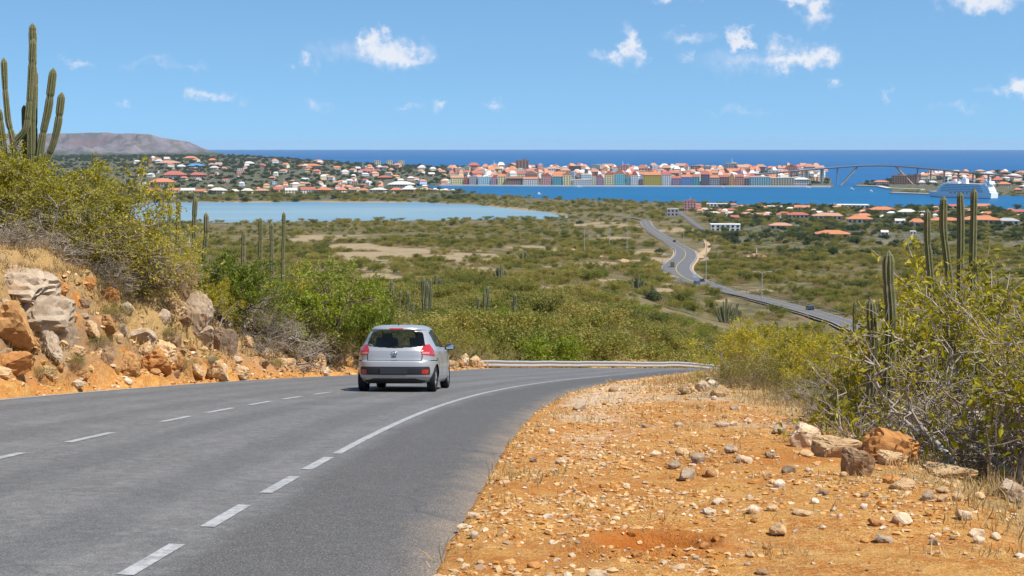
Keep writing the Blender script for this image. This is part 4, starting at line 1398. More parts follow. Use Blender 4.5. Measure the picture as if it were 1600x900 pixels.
# ------------------------------------------------------------------ gravel and straw (nobody could count it)
def scatter_side(n, right, vmax, seed, s0=18, s1=74, bias=1.0):
    r = np.random.default_rng(seed)
    s = s0 + (s1 - s0) * r.random(n) ** bias
    v = r.random(n) * vmax
    P = road_pt(s, np.where(right, O_E + v, O_L - .4 - v))
    z = terrain(P[:, 0], P[:, 1])
    return np.stack([P[:, 0], P[:, 1], z + ZC], -1), s, v, r

def gravel(name, n, right, vmax, seed, smin, smax, mat, bias=1.6, s0=18, s1=74):
    P, s, v, r = scatter_side(n, right, vmax, seed, s0, s1, bias)
    dens = fbm(P[:, :2] / 1.1, 4, 61) * 1.6 + .45 * np.exp(-((v - 1.0) / 1.0) ** 2)
    P = P[(dens > r.uniform(-.35, .75, n)) & (np.hypot((P[:, 0] - HX) / .55, (P[:, 1] - HYY) / .5) > r.uniform(.5, 1.3, n))]
    n = len(P)
    bV, bF = ICO[1]
    sc = smin + (smax - smin) * r.random(n) ** 3
    sc = sc * (1 + np.clip(P[:, 1] - 22, 0, 40) * .02)
    A = r.uniform(0, 6.28, n); ca, sa = np.cos(A), np.sin(A)
    jit = 1 + .35 * r.normal(size=(n, len(bV), 1))
    Q = bV[None] * jit.clip(.5, 1.6) * np.stack([r.uniform(.7, 1.4, n), r.uniform(.7, 1.2, n), r.uniform(.35, .75, n)], -1)[:, None]
    Q = np.stack([Q[..., 0] * ca[:, None] - Q[..., 1] * sa[:, None], Q[..., 0] * sa[:, None] + Q[..., 1] * ca[:, None], Q[..., 2]], -1)
    V = Q * sc[:, None, None] + P[:, None] + np.array([0, 0, 1]) * (sc * .15)[:, None, None]
    F = (np.arange(n) * len(bV))[:, None, None] + bF[None]
    o = ob(name, mesh(name, V.reshape(-1, 3), F.reshape(-1, 3), False, {'tint': np.repeat(r.random(n), len(bV))}), mat)
    return tag(o, kind='stuff')

def m_gravel(g):
    t = g.attr('tint', 'Fac')
    p = g.n('ShaderNodeTexCoord').outputs['Object']
    c = g.ramp(t, [(0, (.30, .115, .025)), (.22, (.54, .26, .07)), (.5, (.62, .37, .15)), (.72, (.68, .48, .26)), (.88, (.44, .29, .17)), (1, (.78, .62, .42))])
    c = g.mix(g.noise(25, p, 4, .7), g.mix(1.0, c, (.7, .7, .7), 'MULTIPLY'), c)
    return pbsdf(g, c, .95, .1)
M_GRAVEL = material('gravel', m_gravel)
gravel('gravel', 52000, True, 5.0, 201, .005, .036, M_GRAVEL)
gravel('verge_gravel', 5000, False, 2.4, 202, .01, .07, M_GRAVEL, 1.0, 32, 74)

L_STRAW = leaf_mat('straw', [(0, (.24, .155, .07)), (.4, (.40, .27, .12)), (.75, (.54, .40, .19)), (1, (.62, .52, .28))], .7, .25)
def straw(name, C0, hgt, width, per, seed, lean=.5):
    """tufts of thin blades; C0 tuft feet, hgt per tuft"""
    r = np.random.default_rng(seed)
    n = len(C0)
    c = np.repeat(C0, per, 0); h = np.repeat(hgt, per) * r.uniform(.5, 1.15, n * per)
    c = c + np.concatenate([r.normal(size=(n * per, 2)) * .07, np.full((n * per, 1), -.02)], 1)
    a = r.uniform(0, 6.28, n * per); ln = np.abs(r.normal(size=n * per)) * lean
    dx = np.stack([np.cos(a) * ln, np.sin(a) * ln, np.ones_like(a)], -1)
    dx /= np.linalg.norm(dx, axis=1, keepdims=True)
    sd = np.stack([-np.sin(a + r.normal(size=n * per)), np.cos(a), np.zeros_like(a)], -1)
    w = (width * (1 + np.clip(c[:, 1] - 18, 0, 60) * .03))[:, None] if np.isscalar(width) else width
    mid = c + dx * h[:, None] * .55 + np.stack([np.cos(a), np.sin(a), np.zeros_like(a)], -1) * .02
    tip = c + dx * h[:, None] + np.stack([np.cos(a) * ln, np.sin(a) * ln, -.25 * ln], -1) * h[:, None] * .5
    V = np.stack([c - sd * w * .5, c + sd * w * .5, mid + sd * w * .4, mid - sd * w * .4, tip], 1)
    o = np.arange(n * per)[:, None] * 5
    F4 = o + np.array([[0, 1, 2, 3]]); F3 = o + np.array([[3, 2, 4]])
    tt = np.clip(np.repeat(r.random(n), per) * .6 + r.random(n * per) * .4, 0, 1)
    me = mesh(name, V.reshape(-1, 3), [F4, F3], False, {'tint': np.repeat(tt, 5)})
    return tag(ob(name, me, L_STRAW), kind='stuff')

P, s_, v_, r_ = scatter_side(11000, False, 8.0, 301, 34, 84, 1.0)
keep = (fbm(P[:, :2] / 1.3, 3, 71) + .5 * ss(v_, .8, 2.2) - .15) > r_.uniform(-.55, .45, len(P))
keep &= v_ > .5
straw('dry_grass', P[keep], .10 + .26 * r_.random(keep.sum()) * ss(v_[keep], .3, 2), .013, 10, 302)
P, s_, v_, r_ = scatter_side(9500, True, 9.0, 303, 20, 82, 1.0)
edge = ss(v_, 3.4, 5.2) + .75 * ss(s_, 44, 56) * ss(v_, .8, 2.0)
keep = edge * .9 + fbm(P[:, :2] / .8, 3, 72) * .55 + .08 > r_.uniform(.05, .8, len(P))
straw('dry_grass', P[keep], .10 + .28 * r_.random(keep.sum()) * np.clip(edge[keep], .3, 1), .010, 10, 304)
P, s_, v_, r_ = scatter_side(2600, True, 4.6, 305, 19, 50, 1.3)
keep = fbm(P[:, :2] / .6, 3, 73) > r_.uniform(.12, .6, len(P))
straw('dry_grass', P[keep], .03 + .08 * r_.random(keep.sum()), .005, 9, 306, .9)
# ------------------------------------------------------------------ far roads across the valley
def drape(pts, step=4.0):
    W_ = []
    for px, py in pts:
        p = hit(px, py, 60)
        W_.append(p[:2])
    W_ = np.array(W_)
    L = np.concatenate([[0], np.cumsum(np.linalg.norm(np.diff(W_, axis=0), axis=1))])
    n = max(8, int(L[-1] / step))
    s = np.linspace(0, L[-1], n)
    C_ = np.stack([np.interp(s, L, W_[:, k]) for k in (0, 1)], 1)
    for _ in range(110):
        C_[1:-1] = (C_[:-2] + 2 * C_[1:-1] + C_[2:]) / 4
    return C_
ROAD_A = [(1420, 560), (1365, 528), (1310, 502), (1250, 486), (1190, 470), (1130, 457), (1098, 449.5), (1072, 441), (1056, 431), (1054, 421), (1064, 411), (1073, 402), (1071, 393), (1058, 385), (1043, 377), (1031, 369), (1021, 362), (1011, 354), (1008, 346)]
ROAD_B = [(1102, 364), (1094, 357), (1083, 350), (1076, 343), (1066, 337), (1060, 331)]
ROAD_C = [(930, 335.5), (968, 338), (990, 341), (1008, 346)]
PATHS = []
M_FAR_ASPH = flat('far_asphalt', (.135, .13, .13), .85, .2, var=.22, scale=.12)
def far_ribbon(name, C_, w, mat, dz, parent=None, o0=None, zfun=None):
    t = np.gradient(C_, axis=0); t /= np.linalg.norm(t, axis=1, keepdims=True)
    nrm = np.stack([t[:, 1], -t[:, 0]], 1)
    us = np.linspace(-w / 2, w / 2, 5) if o0 is None else np.linspace(o0[0], o0[1], 2)
    q_ = 800 + FL * C_[:, 0] / C_[:, 1]
    k_ = (1 - .48 * ss(q_, 1075, 1150)) * (1 - .36 * ss(C_[:, 1], 760, 1050))                     # dual carriageway narrows to a two-lane road
    P = C_[:, None] + nrm[:, None] * us[None, :, None] * k_[:, None, None]
    zc = terrain(C_[:, 0], C_[:, 1]) 
    for _ in range(8):
        zc[1:-1] = (zc[:-2] + zc[1:-1] * 2 + zc[2:]) / 4
    Z = np.repeat(zc[:, None], len(us), 1) + dz + ZC
    V = np.concatenate([P, Z[..., None]], -1)
    n, m = V.shape[:2]
    V = V.reshape(-1, 3)
    i = np.arange(n * m).reshape(n, m)
    F = np.stack([i[:-1, :-1], i[:-1, 1:], i[1:, 1:], i[1:, :-1]], -1).reshape(-1, 4)
    o = ob(name, mesh(name, V, F, True), mat, parent)
    return o, zc
CA, CB, CC = drape(ROAD_A), drape(ROAD_B), drape(ROAD_C)
far_road, zA = far_ribbon('valley_road', CA, 15.5, M_FAR_ASPH, 1.0); far_road['kind'] = 'structure'
far_roadB, zB = far_ribbon('valley_side_road', CB, 8.5, M_FAR_ASPH, 1.1); far_roadB['kind'] = 'structure'
far_roadC, zC_ = far_ribbon('shore_road', CC, 6, M_FAR_ASPH, .9); far_roadC['kind'] = 'structure'
M_EARTH2 = flat('bare_earth', (.46, .34, .21), .95, .1, var=.25, scale=.08)
v1, _ = far_ribbon('road_verge', CA, 17.8, M_EARTH2, .55); v1['kind'] = 'structure'
v2, _ = far_ribbon('road_verge', CB, 11, M_EARTH2, .5); v2['kind'] = 'structure'
M_YLINE = flat('yellow_road_paint', (.58, .45, .10), .8, .2)
M_WLINE = flat('white_road_paint', (.7, .7, .68), .8, .2)
far_ribbon('centre_line', CA, 0, M_YLINE, 1.06, far_road, (-.13, .13))
far_ribbon('edge_line', CA, 0, M_WLINE, 1.06, far_road, (-7.15, -7.0))
far_ribbon('edge_line', CA, 0, M_WLINE, 1.06, far_road, (7.0, 7.15))
# dirt tracks
M_TRACK = flat('dirt_track', (.42, .29, .17), .95, .1, var=.2, scale=.1)
TR1 = drape([(880, 388), (930, 400), (985, 412), (1030, 430), (1052, 436)])
TR2 = drape([(1090, 405), (1100, 398), (1108, 386), (1102, 376)])
for c_, w_ in ((TR1, 6), (TR2, 7)):
    o, _ = far_ribbon('dirt_track', c_, w_, M_TRACK, .6); o['kind'] = 'structure'

ROADPTS = np.concatenate([CA, CB, CC])
def road_dist(x, y):
    r = np.full(len(x), 1e9)
    for a in range(0, len(x), 4000):
        r[a:a + 4000] = np.sqrt(((x[a:a + 4000, None] - ROADPTS[:, 0]) ** 2 + (y[a:a + 4000, None] - ROADPTS[:, 1]) ** 2).min(1))
    return r

# ------------------------------------------------------------------ valley scrub
V_A = make_plant('valley_bush', 'branches', 'crown', 401, L_VAL, B_DARK, height=2.6, radius=2.4, stems=7, nleaf=2600, leaf=(.20, .115), spread=.16, levels=2, kids=(5, 5), r0=.07, up=.4, flat_top=1.6)
V_B = make_plant('valley_bush', 'branches', 'crown', 402, L_VAL, B_GREY, height=2.0, radius=2.3, stems=9, nleaf=2300, leaf=(.19, .10), spread=.16, levels=2, kids=(5, 5), r0=.05, up=.35)
V_C = make_plant('valley_bush', 'branches', 'crown', 403, L_VAL, B_DARK, height=3.4, radius=3.0, stems=5, nleaf=3000, leaf=(.22, .13), spread=.2, levels=2, kids=(6, 5), r0=.10, up=.5, flat_top=2.2)
V_D = make_plant('dry_bush', 'branches', 'crown', 404, L_DRY, B_GREY, height=1.7, radius=1.8, stems=12, nleaf=600, leaf=(.22, .10), spread=.12, levels=2, kids=(6, 5), r0=.05)
V_E = make_plant('leafy_bush', 'branches', 'crown', 407, L_GRN, B_DARK, height=2.3, radius=2.1, stems=7, nleaf=3200, leaf=(.18, .09), spread=.14, levels=2, kids=(6, 5), r0=.06, up=.45)
V_F = make_plant('brown_bush', 'branches', 'crown', 408, L_DRY, B_BRN, height=1.5, radius=2.0, stems=14, nleaf=900, leaf=(.22, .10), spread=.14, levels=2, kids=(6, 5), r0=.045, up=.3)
V_T = make_plant('dark_tree', 'trunk', 'crown', 405, L_FAR, B_DARK, height=5.0, radius=3.3, stems=4, nleaf=1500, leaf=(.55, .36), spread=.35, levels=2, kids=(6, 5), r0=.16, up=.7)
V_U = make_plant('dark_tree', 'trunk', 'crown', 406, L_FAR, B_DARK, height=3.4, radius=3.2, stems=5, nleaf=1300, leaf=(.55, .36), spread=.35, levels=2, kids=(6, 5), r0=.14, up=.5)

def scatter_valley(n, d0, d1, seed):
    r = np.random.default_rng(seed)
    az = r.uniform(-math.radians(24), math.radians(24), n)
    d = np.sqrt(d0 ** 2 + (d1 ** 2 - d0 ** 2) * r.random(n))
    x, y = d * np.sin(az), d * np.cos(az)
    z = terrain(x, y)
    px, Y, _ = polar(x, y)
    ok = z > -79.2
    lagm = (px < 905) & (Y > y2d(tab(LAG_NEAR, px), -78.8) - 10) & (Y < y2d(tab(LAG_FAR, px), -78.8) + 8)
    ok &= ~lagm
    cl = clearing(x, y)
    ok &= r.random(n) > cl * 1.15
    patch = fbm(np.stack([x, y], -1) / 38., 3, 88)
    ok &= (patch * 1.5 + .35) > r.uniform(-.25, .55, n)
    s, u = road_coords(x, y)
    nr = d < 175
    ok &= ~nr | ((u < O_L - 3.2) | (u > O_E + 9))
    ok &= road_dist(x, y) > 11
    return np.stack([x, y, z], -1)[ok], px[ok], Y[ok], r

# nearest bushes: things of their own
Pn, pxn, Yn, r_ = scatter_valley(820, 84, 300, 501)
vis = np.ones(len(Pn), bool)
q = proj(Pn)
vis &= (q[:, 0] > 330) & (q[:, 0] < 1480) & (q[:, 1] < 575)
vis &= ~((Pn[:, 1] < 120) & (q[:, 0] > 1130))
o_ = np.argsort(Pn[:, 1])
o_ = o_[vis[o_]][:235]
VG = 'bushes in the valley below the road'
kinds = [(V_A, 'olive bush'), (V_B, 'spreading bush'), (V_C, 'flat-topped bush'), (V_D, 'grey-twigged bush'), (V_E, 'bright green bush'), (V_F, 'rusty low bush')]
for i in o_:
    p = Pn[i]
    k = rr.choices(range(6), (3, 3, 2.5, 2.2, 5 if p[1] < 125 else 1.6, 2.6))[0]
    sc = rr.uniform(.6, 1.35) * (1.15 if p[1] > 150 else .92)
    pxx = q[i, 0]
    wh = ('left of the green tree' if pxx < 400 else 'behind the green tree' if pxx < 520 else 'left of the car roof' if pxx < 600 else 'above the car' if pxx < 660 else 'right of the car roof' if pxx < 720 else 'left of the guard rail' if pxx < 770 else
          'above the rail start' if pxx < 830 else 'above the left rail half' if pxx < 910 else 'above the rail middle' if pxx < 980 else 'above the right rail half' if pxx < 1050 else 'above the rail end' if pxx < 1120 else 'beyond the right verge' if pxx < 1220 else 'left of the thick cacti' if pxx < 1340 else 'behind the thick cacti')
    ds_ = 'close by' if p[1] < 105 else 'slightly below' if p[1] < 125 else 'at mid distance' if p[1] < 150 else 'lower down' if p[1] < 180 else 'far below' if p[1] < 215 else 'deep in the valley'
    sz_ = 'little' if sc < .95 else 'big' if sc > 1.2 else ''
    put(kinds[k][0], ' '.join(f'{sz_} {kinds[k][1]} {ds_}, {wh}'.split()), 'bush', p, rr.uniform(0, 6.28), (sc, sc, sc * rr.uniform(.8, 1.1)), VG, dz=-.15, px=float(pxx))
far_left = [i for i in range(len(Pn)) if i not in set(o_)]

def instancer(name, pts, scales, rots, me):
    """ground cover: one object whose points carry a bush each"""
    proto = bpy.data.objects.get('_x')
    m = bpy.data.meshes.new(name)
    m.vertices.add(len(pts)); m.vertices.foreach_set('co', np.asarray(pts, np.float32).ravel())
    m.attributes.new('sc', 'FLOAT_VECTOR', 'POINT').data.foreach_set('vector', np.asarray(scales, np.float32).ravel())
    m.attributes.new('rz', 'FLOAT', 'POINT').data.foreach_set('value', np.asarray(rots, np.float32))
    o = ob(name, m)
    ng = bpy.data.node_groups.new(name, 'GeometryNodeTree')
    ng.interface.new_socket('Geometry', in_out='INPUT', socket_type='NodeSocketGeometry')
    ng.interface.new_socket('Geometry', in_out='OUTPUT', socket_type='NodeSocketGeometry')
    gi, go = ng.nodes.new('NodeGroupInput'), ng.nodes.new('NodeGroupOutput')
    oi = ng.nodes.new('GeometryNodeObjectInfo'); oi.inputs['Object'].default_value = me; oi.inputs['As Instance'].default_value = True
    ip = ng.nodes.new('GeometryNodeInstanceOnPoints')
    a = ng.nodes.new('GeometryNodeInputNamedAttribute'); a.data_type = 'FLOAT_VECTOR'; a.inputs['Name'].default_value = 'sc'
    b = ng.nodes.new('GeometryNodeInputNamedAttribute'); b.data_type = 'FLOAT'; b.inputs['Name'].default_value = 'rz'
    cx = ng.nodes.new('ShaderNodeCombineXYZ')
    L = ng.links.new
    L(gi.outputs[0], ip.inputs['Points']); L(oi.outputs['Geometry'], ip.inputs['Instance'])
    L(a.outputs['Attribute'], ip.inputs['Scale']); L(b.outputs['Attribute'], cx.inputs['Z']); L(cx.outputs[0], ip.inputs['Rotation'])
    L(ip.outputs[0], go.inputs[0])
    md = o.modifiers.new('cover', 'NODES'); md.node_group = ng
    return tag(o, kind='stuff')

def crown_of(proto):
    """an existing bush's crown object with this mesh (used as the pattern for the distant cover)"""
    for o in bpy.data.objects:
        if o.type == 'MESH' and o.data == proto[4]:
            return o
    return None

def cover(name, n, d0, d1, seed, protos, size, grow_d=0.0, extra=None):
    P, px, Y, r = scatter_valley(n, d0, d1, seed)
    if extra is not None:
        k = extra(P, px, Y, r); P, px, Y = P[k], px[k], Y[k]
    kind = r.integers(0, len(protos), len(P))
    for j, pr in enumerate(protos):
        m = kind == j
        sc = r.uniform(size[0], size[1], m.sum()) * (1 + grow_d * P[m][:, 1] / 1000)
        S_ = np.stack([sc, sc, sc * r.uniform(.7, 1.1, m.sum())], -1)
        pts = P[m] + np.array([0, 0, ZC - .2])
        c = crown_of(pr)
        instancer(name, pts, S_, r.uniform(0, 6.28, m.sum()), c)
# the remaining ones in the near valley
P_rest = Pn[far_left]
# dark trees of the settlements: a few stand as things (they also give the pattern for the distant woods)
TG = 'dark trees among the houses'
for px, py, sc, pr, lb in (
        (1345, 345, 1.5, V_U, 'big round dark tree right of the house with the orange roof'),
        (1010, 455, .9, V_U, 'round green bush on the outer side of the road bend'), (1022, 470, 1.0, V_U, 'dark bush below the road bend'),
        (1262, 330, 1.1, V_T, 'dark tree left of the red roofed white house'), (1130, 372, 1.2, V_U, 'dark tree beside the side road junction'),
        (1195, 372, 1.3, V_U, 'dark tree before the low white house'), (1225, 372, 1.2, V_T, 'dark tree left of the orange roofed bungalow'),
        (905, 350, 1.1, V_U, 'dark tree near the left lamp post'), (1030, 395, .9, V_U, 'dark tree inside the road bend'), (880, 402, 1.0, V_U, 'dark tree at the foot of the left lamp post')):
    p = hit(px, py, 60)
    put(pr, lb, 'tree', p, rr.uniform(0, 6.28), sc, TG, dz=-.2, px=px)
cover('shrubland', 4300, 95, 420, 511, [V_A, V_B, V_D, V_C, V_D, V_E, V_F], (.5, 1.35))
cover('shrubland', 13500, 400, 1000, 512, [V_A, V_B, V_C, V_D, V_D, V_F], (.55, 1.35), .2)
cover('shrubland', 19000, 950, 2500, 513, [V_C, V_A, V_B, V_D], (.8, 1.45), .12)
cover('woodland', 9500, 800, 2100, 514, [V_T, V_U, V_C], (.6, 1.25), .1, lambda P, px, Y, r: (px > 1060 + 100 * r.random(len(px))) & (Y > 820 + 250 * r.random(len(px))))
cover('woodland', 13000, 1950, 6200, 515, [V_T, V_U], (.7, 1.35), .10, lambda P, px, Y, r: (px < 760) | (Y > 2700))
# ------------------------------------------------------------------ silver hatchback
def paint(name, col, metal=.0, rough=.35, coat=.0, spec=.5):
    return material(name, lambda g: pbsdf(g, col, rough, spec, metal, **{'Coat Weight': coat, 'Coat Roughness': .08}))
def m_silver(g):
    p = g.n('ShaderNodeTexCoord').outputs['Object']
    fl = g.noise(900, p, 1, .5)
    dust = g.step(g.math('ADD', g.noise(3, p, 5, .65), g.math('MULTIPLY', g.n('ShaderNodeSeparateXYZ', ins={0: p}).outputs[2], -.55)), .12, .5)
    c = g.mix(fl, (.37, .37, .372), (.49, .488, .485))
    c = g.mix(g.math('MULTIPLY', dust, .15), c, (.45, .40, .34))
    return pbsdf(g, c, g.math('MULTIPLY_ADD', dust, .08, .36), .5, .42, **{'Coat Weight': .45, 'Coat Roughness': .06})
M_SILVER = material('silver_paint', m_silver)
M_BLACKP = paint('black_plastic', (.018, .018, .02), 0, .55)
M_SEAM = paint('seam_shadow_rubber', (.02, .02, .02), 0, .8)
M_TYRE = paint('tyre_rubber', (.016, .016, .017), 0, .85, 0, .2)
M_RIM = paint('alloy', (.58, .59, .61), .85, .3)
M_CHROME = paint('chrome', (.75, .75, .77), 1.0, .12)
def m_glass(g):
    a = pbsdf(g, (.012, .016, .018), .04, .6)
    b = g.n('ShaderNodeBsdfTransparent', ins={'Color': (.68, .72, .70, 1)}).outputs[0]
    return g.n('ShaderNodeMixShader', ins={0: .72, 1: a, 2: b}).outputs[0]
M_GLASS = material('car_glass', m_glass)
def m_lamp(g):
    p = g.n('ShaderNodeTexCoord').outputs['Object']
    z = g.n('ShaderNodeSeparateXYZ', ins={0: p}).outputs[2]
    st = g.n('ShaderNodeTexWave', bands_direction='Z')
    st.inputs['Scale'].default_value = 9
    c = g.mix(g.math('MULTIPLY', st.outputs['Fac'], .5), (.34, .008, .008), (.62, .04, .03))
    return pbsdf(g, c, .12, .6, **{'Coat Weight': 1.0})
M_TAIL = material('tail_lamp_red', m_lamp)
M_CLEAR = paint('tail_lamp_clear', (.62, .22, .20), .1, .2, 1.0)
M_CABIN = paint('dark_upholstery', (.11, .105, .10), 0, .9)
M_UNDER = paint('underbody', (.012, .012, .012), 0, .9)

CZ = np.array([.19, .26, .34, .42, .52, .62, .68, .705, .76, .84, .92, 1.0, 1.1, 1.2, 1.3, 1.375, 1.40, 1.44, 1.475, 1.50, 1.513, 1.52])
CYR = np.array([.20, .09, .035, .01, .0, .005, .015, .06, .075, .085, .10, .145, .205, .27, .335, .385, .345, .365, .46, .66, .95, 1.35])
CW = np.array([.755, .80, .822, .83, .83, .83, .828, .828, .828, .825, .812, .785, .742, .70, .655, .612, .60, .572, .53, .455, .35, .10])
CYF = np.array([3.5, 3.66, 3.72, 3.75, 3.76, 3.74, 3.70, 3.66, 3.5, 3.25, 2.98, 2.82, 2.66, 2.5, 2.34, 2.22, 2.17, 2.10, 2.0, 1.86, 1.72, 1.45])
CN_ = np.array([5, 5.6, 6, 6.4, 6.5, 6.5, 6.5, 6.5, 6.5, 6.4, 6.2, 5.2, 4.6, 4.4, 4.2, 4.0, 4.0, 3.8, 3.5, 3.0, 2.6, 2.0])
def car_shell():
    zz = np.concatenate([np.linspace(.19, 1.44, 116), np.linspace(1.447, 1.52, 16)])
    yR, Wd, yF, ex = (np.interp(zz, CZ, a) for a in (CYR, CW, CYF, CN_))
    m = 4000
    th = np.linspace(0, 2 * math.pi, m, endpoint=False) - math.pi / 2     # start at the rear centre
    N = 420
    out = np.empty((len(zz), N, 3))
    for i, z in enumerate(zz):
        c, s = np.cos(th), np.sin(th)
        e = 2 / ex[i]
        x = Wd[i] * np.sign(c) * np.abs(c) ** e
        yc, L = (yR[i] + yF[i]) / 2, (yF[i] - yR[i]) / 2
        y = yc + L * np.sign(s) * np.abs(s) ** e
        # slight barrel of the tail, and the nose a little narrower
        x = x * (1 - .07 * np.clip((y - 2.6) / 1.1, 0, 1) ** 2 - .05 * np.clip((.55 - y) / .55, 0, 1) ** 2)
        y = y + np.where(y < yc, .075 * (x / Wd[i]) ** 2, 0)
        seg = np.hypot(np.diff(np.append(x, x[0])), np.diff(np.append(y, y[0])))
        wgt = seg * np.where(y < yR[i] + .42, 3.2, np.where(y < 2.6, 1.0, .55))
        cum = np.concatenate([[0], np.cumsum(wgt)])
        k = np.interp(np.linspace(0, cum[-1], N, endpoint=False), cum, np.arange(m + 1))
        xa, ya = np.append(x, x[0]), np.append(y, y[0])
        out[i, :, 0] = np.interp(k, np.arange(m + 1), xa); out[i, :, 1] = np.interp(k, np.arange(m + 1), ya); out[i, :, 2] = z
    return out

def sub_mesh(name, V, F, mask, mat, parent, push=0.0, nrm=None):
    f = F[mask]
    if not len(f):
        return None
    u, inv = np.unique(f.ravel(), return_inverse=True)
    v = V[u]
    if push and nrm is not None:
        v = v + nrm[u] * push
    return ob(name, mesh(name, v, inv.reshape(f.shape), True), mat, parent)

def build_car():
    car = thing('car', 'silver hatchback driving downhill away on the road', 'car')
    G = car_shell()
    n, m = G.shape[:2]
    idx = np.arange(n * m).reshape(n, m)
    F = np.stack([idx[:-1], np.roll(idx, -1, 1)[:-1], np.roll(idx, -1, 1)[1:], idx[1:]], -1).reshape(-1, 4)
    V = G.reshape(-1, 3)
    fc = V[F].mean(1)
    fn = np.cross(V[F[:, 2]] - V[F[:, 0]], V[F[:, 3]] - V[F[:, 1]])
    fn /= np.maximum(np.linalg.norm(fn, axis=1, keepdims=True), 1e-9)
    vn = np.zeros_like(V)
    for k in range(4):
        np.add.at(vn, F[:, k], fn)
    vn /= np.maximum(np.linalg.norm(vn, axis=1, keepdims=True), 1e-9)
    x, y, z = fc.T
    ax = np.abs(x)
    rear = (fn[:, 1] < -.45) & (y < 1.0)
    front = (fn[:, 1] > .25) & (y > 1.8)
    side = ~rear & (np.abs(fn[:, 0]) > .45)
    take = np.zeros(len(F), int)                     # 0 body
    wheels = [(.66, .29), (3.09, .29)]
    for yw, zw in wheels:
        take[(np.hypot(y - yw, z - zw) < .335) & (z < .66) & (ax > .70) & side] = 9          # wheel opening
    # rear window with rounded corners, bottom edge sagging in the middle
    hw = np.interp(z, [1.0, 1.05, 1.33, 1.38], [.60, .605, .535, .48])
    zb = .985 + .045 * (ax / .6) ** 2
    win = rear & (ax < hw) & (z > zb) & (z < 1.365 - .02 * (ax / .5) ** 4)
    take[win] = 1
    brk = rear & (ax < .145) & (z > 1.392) & (z < 1.428)
    take[brk] = 2
    # tail lamps wrap round the corner
    lo = .80 + .05 * np.clip((.78 - ax) / .25, 0, 1); hi = 1.085 - .05 * np.clip((.76 - ax) / .25, 0, 1)
    inner = np.interp(z, [.80, .93, 1.08], [.56, .53, .60])
    lamp = (y < .46) & (ax > inner) & (z > lo) & (z < hi) & (take == 0)
    take[lamp] = 3
    clear = lamp & (z > .85) & (z < .90) & (ax > .56) & (ax < .70)
    take[clear] = 4
    ins = rear & (ax < .72 - .5 * np.clip(np.abs(z - .475) - .06, 0, 1)) & (z > .385) & (z < .575) & (take == 0)
    take[ins] = 5
    val = (rear | (y < .3)) & (ax < .70 - .25 * np.clip((z - .24) / .06, 0, 1)) & (z < .315) & (take == 0)
    take[val] = 5
    refl = rear & (ax > .565) & (ax < .685) & (z > .405) & (z < .50)
    take[refl] = 6
    # side glass: rear door, front door
    zt = np.interp(y, [.55, .8, 1.2, 2.0, 2.3, 2.75], [1.20, 1.33, 1.40, 1.40, 1.34, 1.10])
    zl = np.interp(y, [.6, 1.4, 2.7], [1.03, 1.0, .985])
    sg = side & (z > zl) & (z < zt) & (take == 0)
    take[sg & (y > .80) & (y < 1.47)] = 7
    take[sg & (y > 1.53) & (y < 2.55)] = 7
    take[sg & (((y >= 1.47) & (y <= 1.53)))] = 8
    ws = front & (z > .985) & (z < 1.44) & (take == 0)
    take[ws] = 10
    # panel gaps
    def near_(a, b, t=.009):
        return np.abs(a - b) < t
    seam = rear & (take == 0) & ((near_(z, .705, .008) & (ax < .56)) | (near_(ax, .56 + .04 * (z - .7), .010) & (z > .70) & (z < .84)))
    seam |= side & (take == 0) & (near_(y, 1.5, .013) | near_(y, 2.52, .013)) & (z > .33) & (z < 1.0)
    seam |= side & (take == 0) & near_(np.hypot(y - .66, (z - .29)), .46, .012) & (z > .5) & (y > .66)
    seam |= (y < .75) & side & near_(z, .70, .008) & (take == 0)
    take[seam] = 8
    body = sub_mesh('body', V, F, take == 0, M_SILVER, car)
    sub_mesh('rear_window', V, F, take == 1, M_GLASS, car)
    sub_mesh('brake_light', V, F, take == 2, M_TAIL, car)
    for sgn in (-1, 1):
        tl = sub_mesh('tail_light', V, F, (take == 3) & (np.sign(x) == sgn), M_TAIL, car, .006, vn)
        sub_mesh('reversing_lens', V, F, (take == 4) & (np.sign(x) == sgn), M_CLEAR, tl, .006, vn)
    bi = sub_mesh('bumper_insert', V, F, take == 5, M_BLACKP, car)
    for sgn in (-1, 1):
        sub_mesh('reflector', V, F, (take == 6) & (np.sign(x) == sgn), M_TAIL, bi, .004, vn)
        sub_mesh('side_window', V, F, (take == 7) & (np.sign(x) == sgn) & (y < 1.5), M_GLASS, car)
        sub_mesh('side_window', V, F, (take == 7) & (np.sign(x) == sgn) & (y > 1.5), M_GLASS, car)
    sub_mesh('panel_gap', V, F, take == 8, M_SEAM, car, -.004, vn)
    sub_mesh('windscreen', V, F, take == 10, M_GLASS, car)
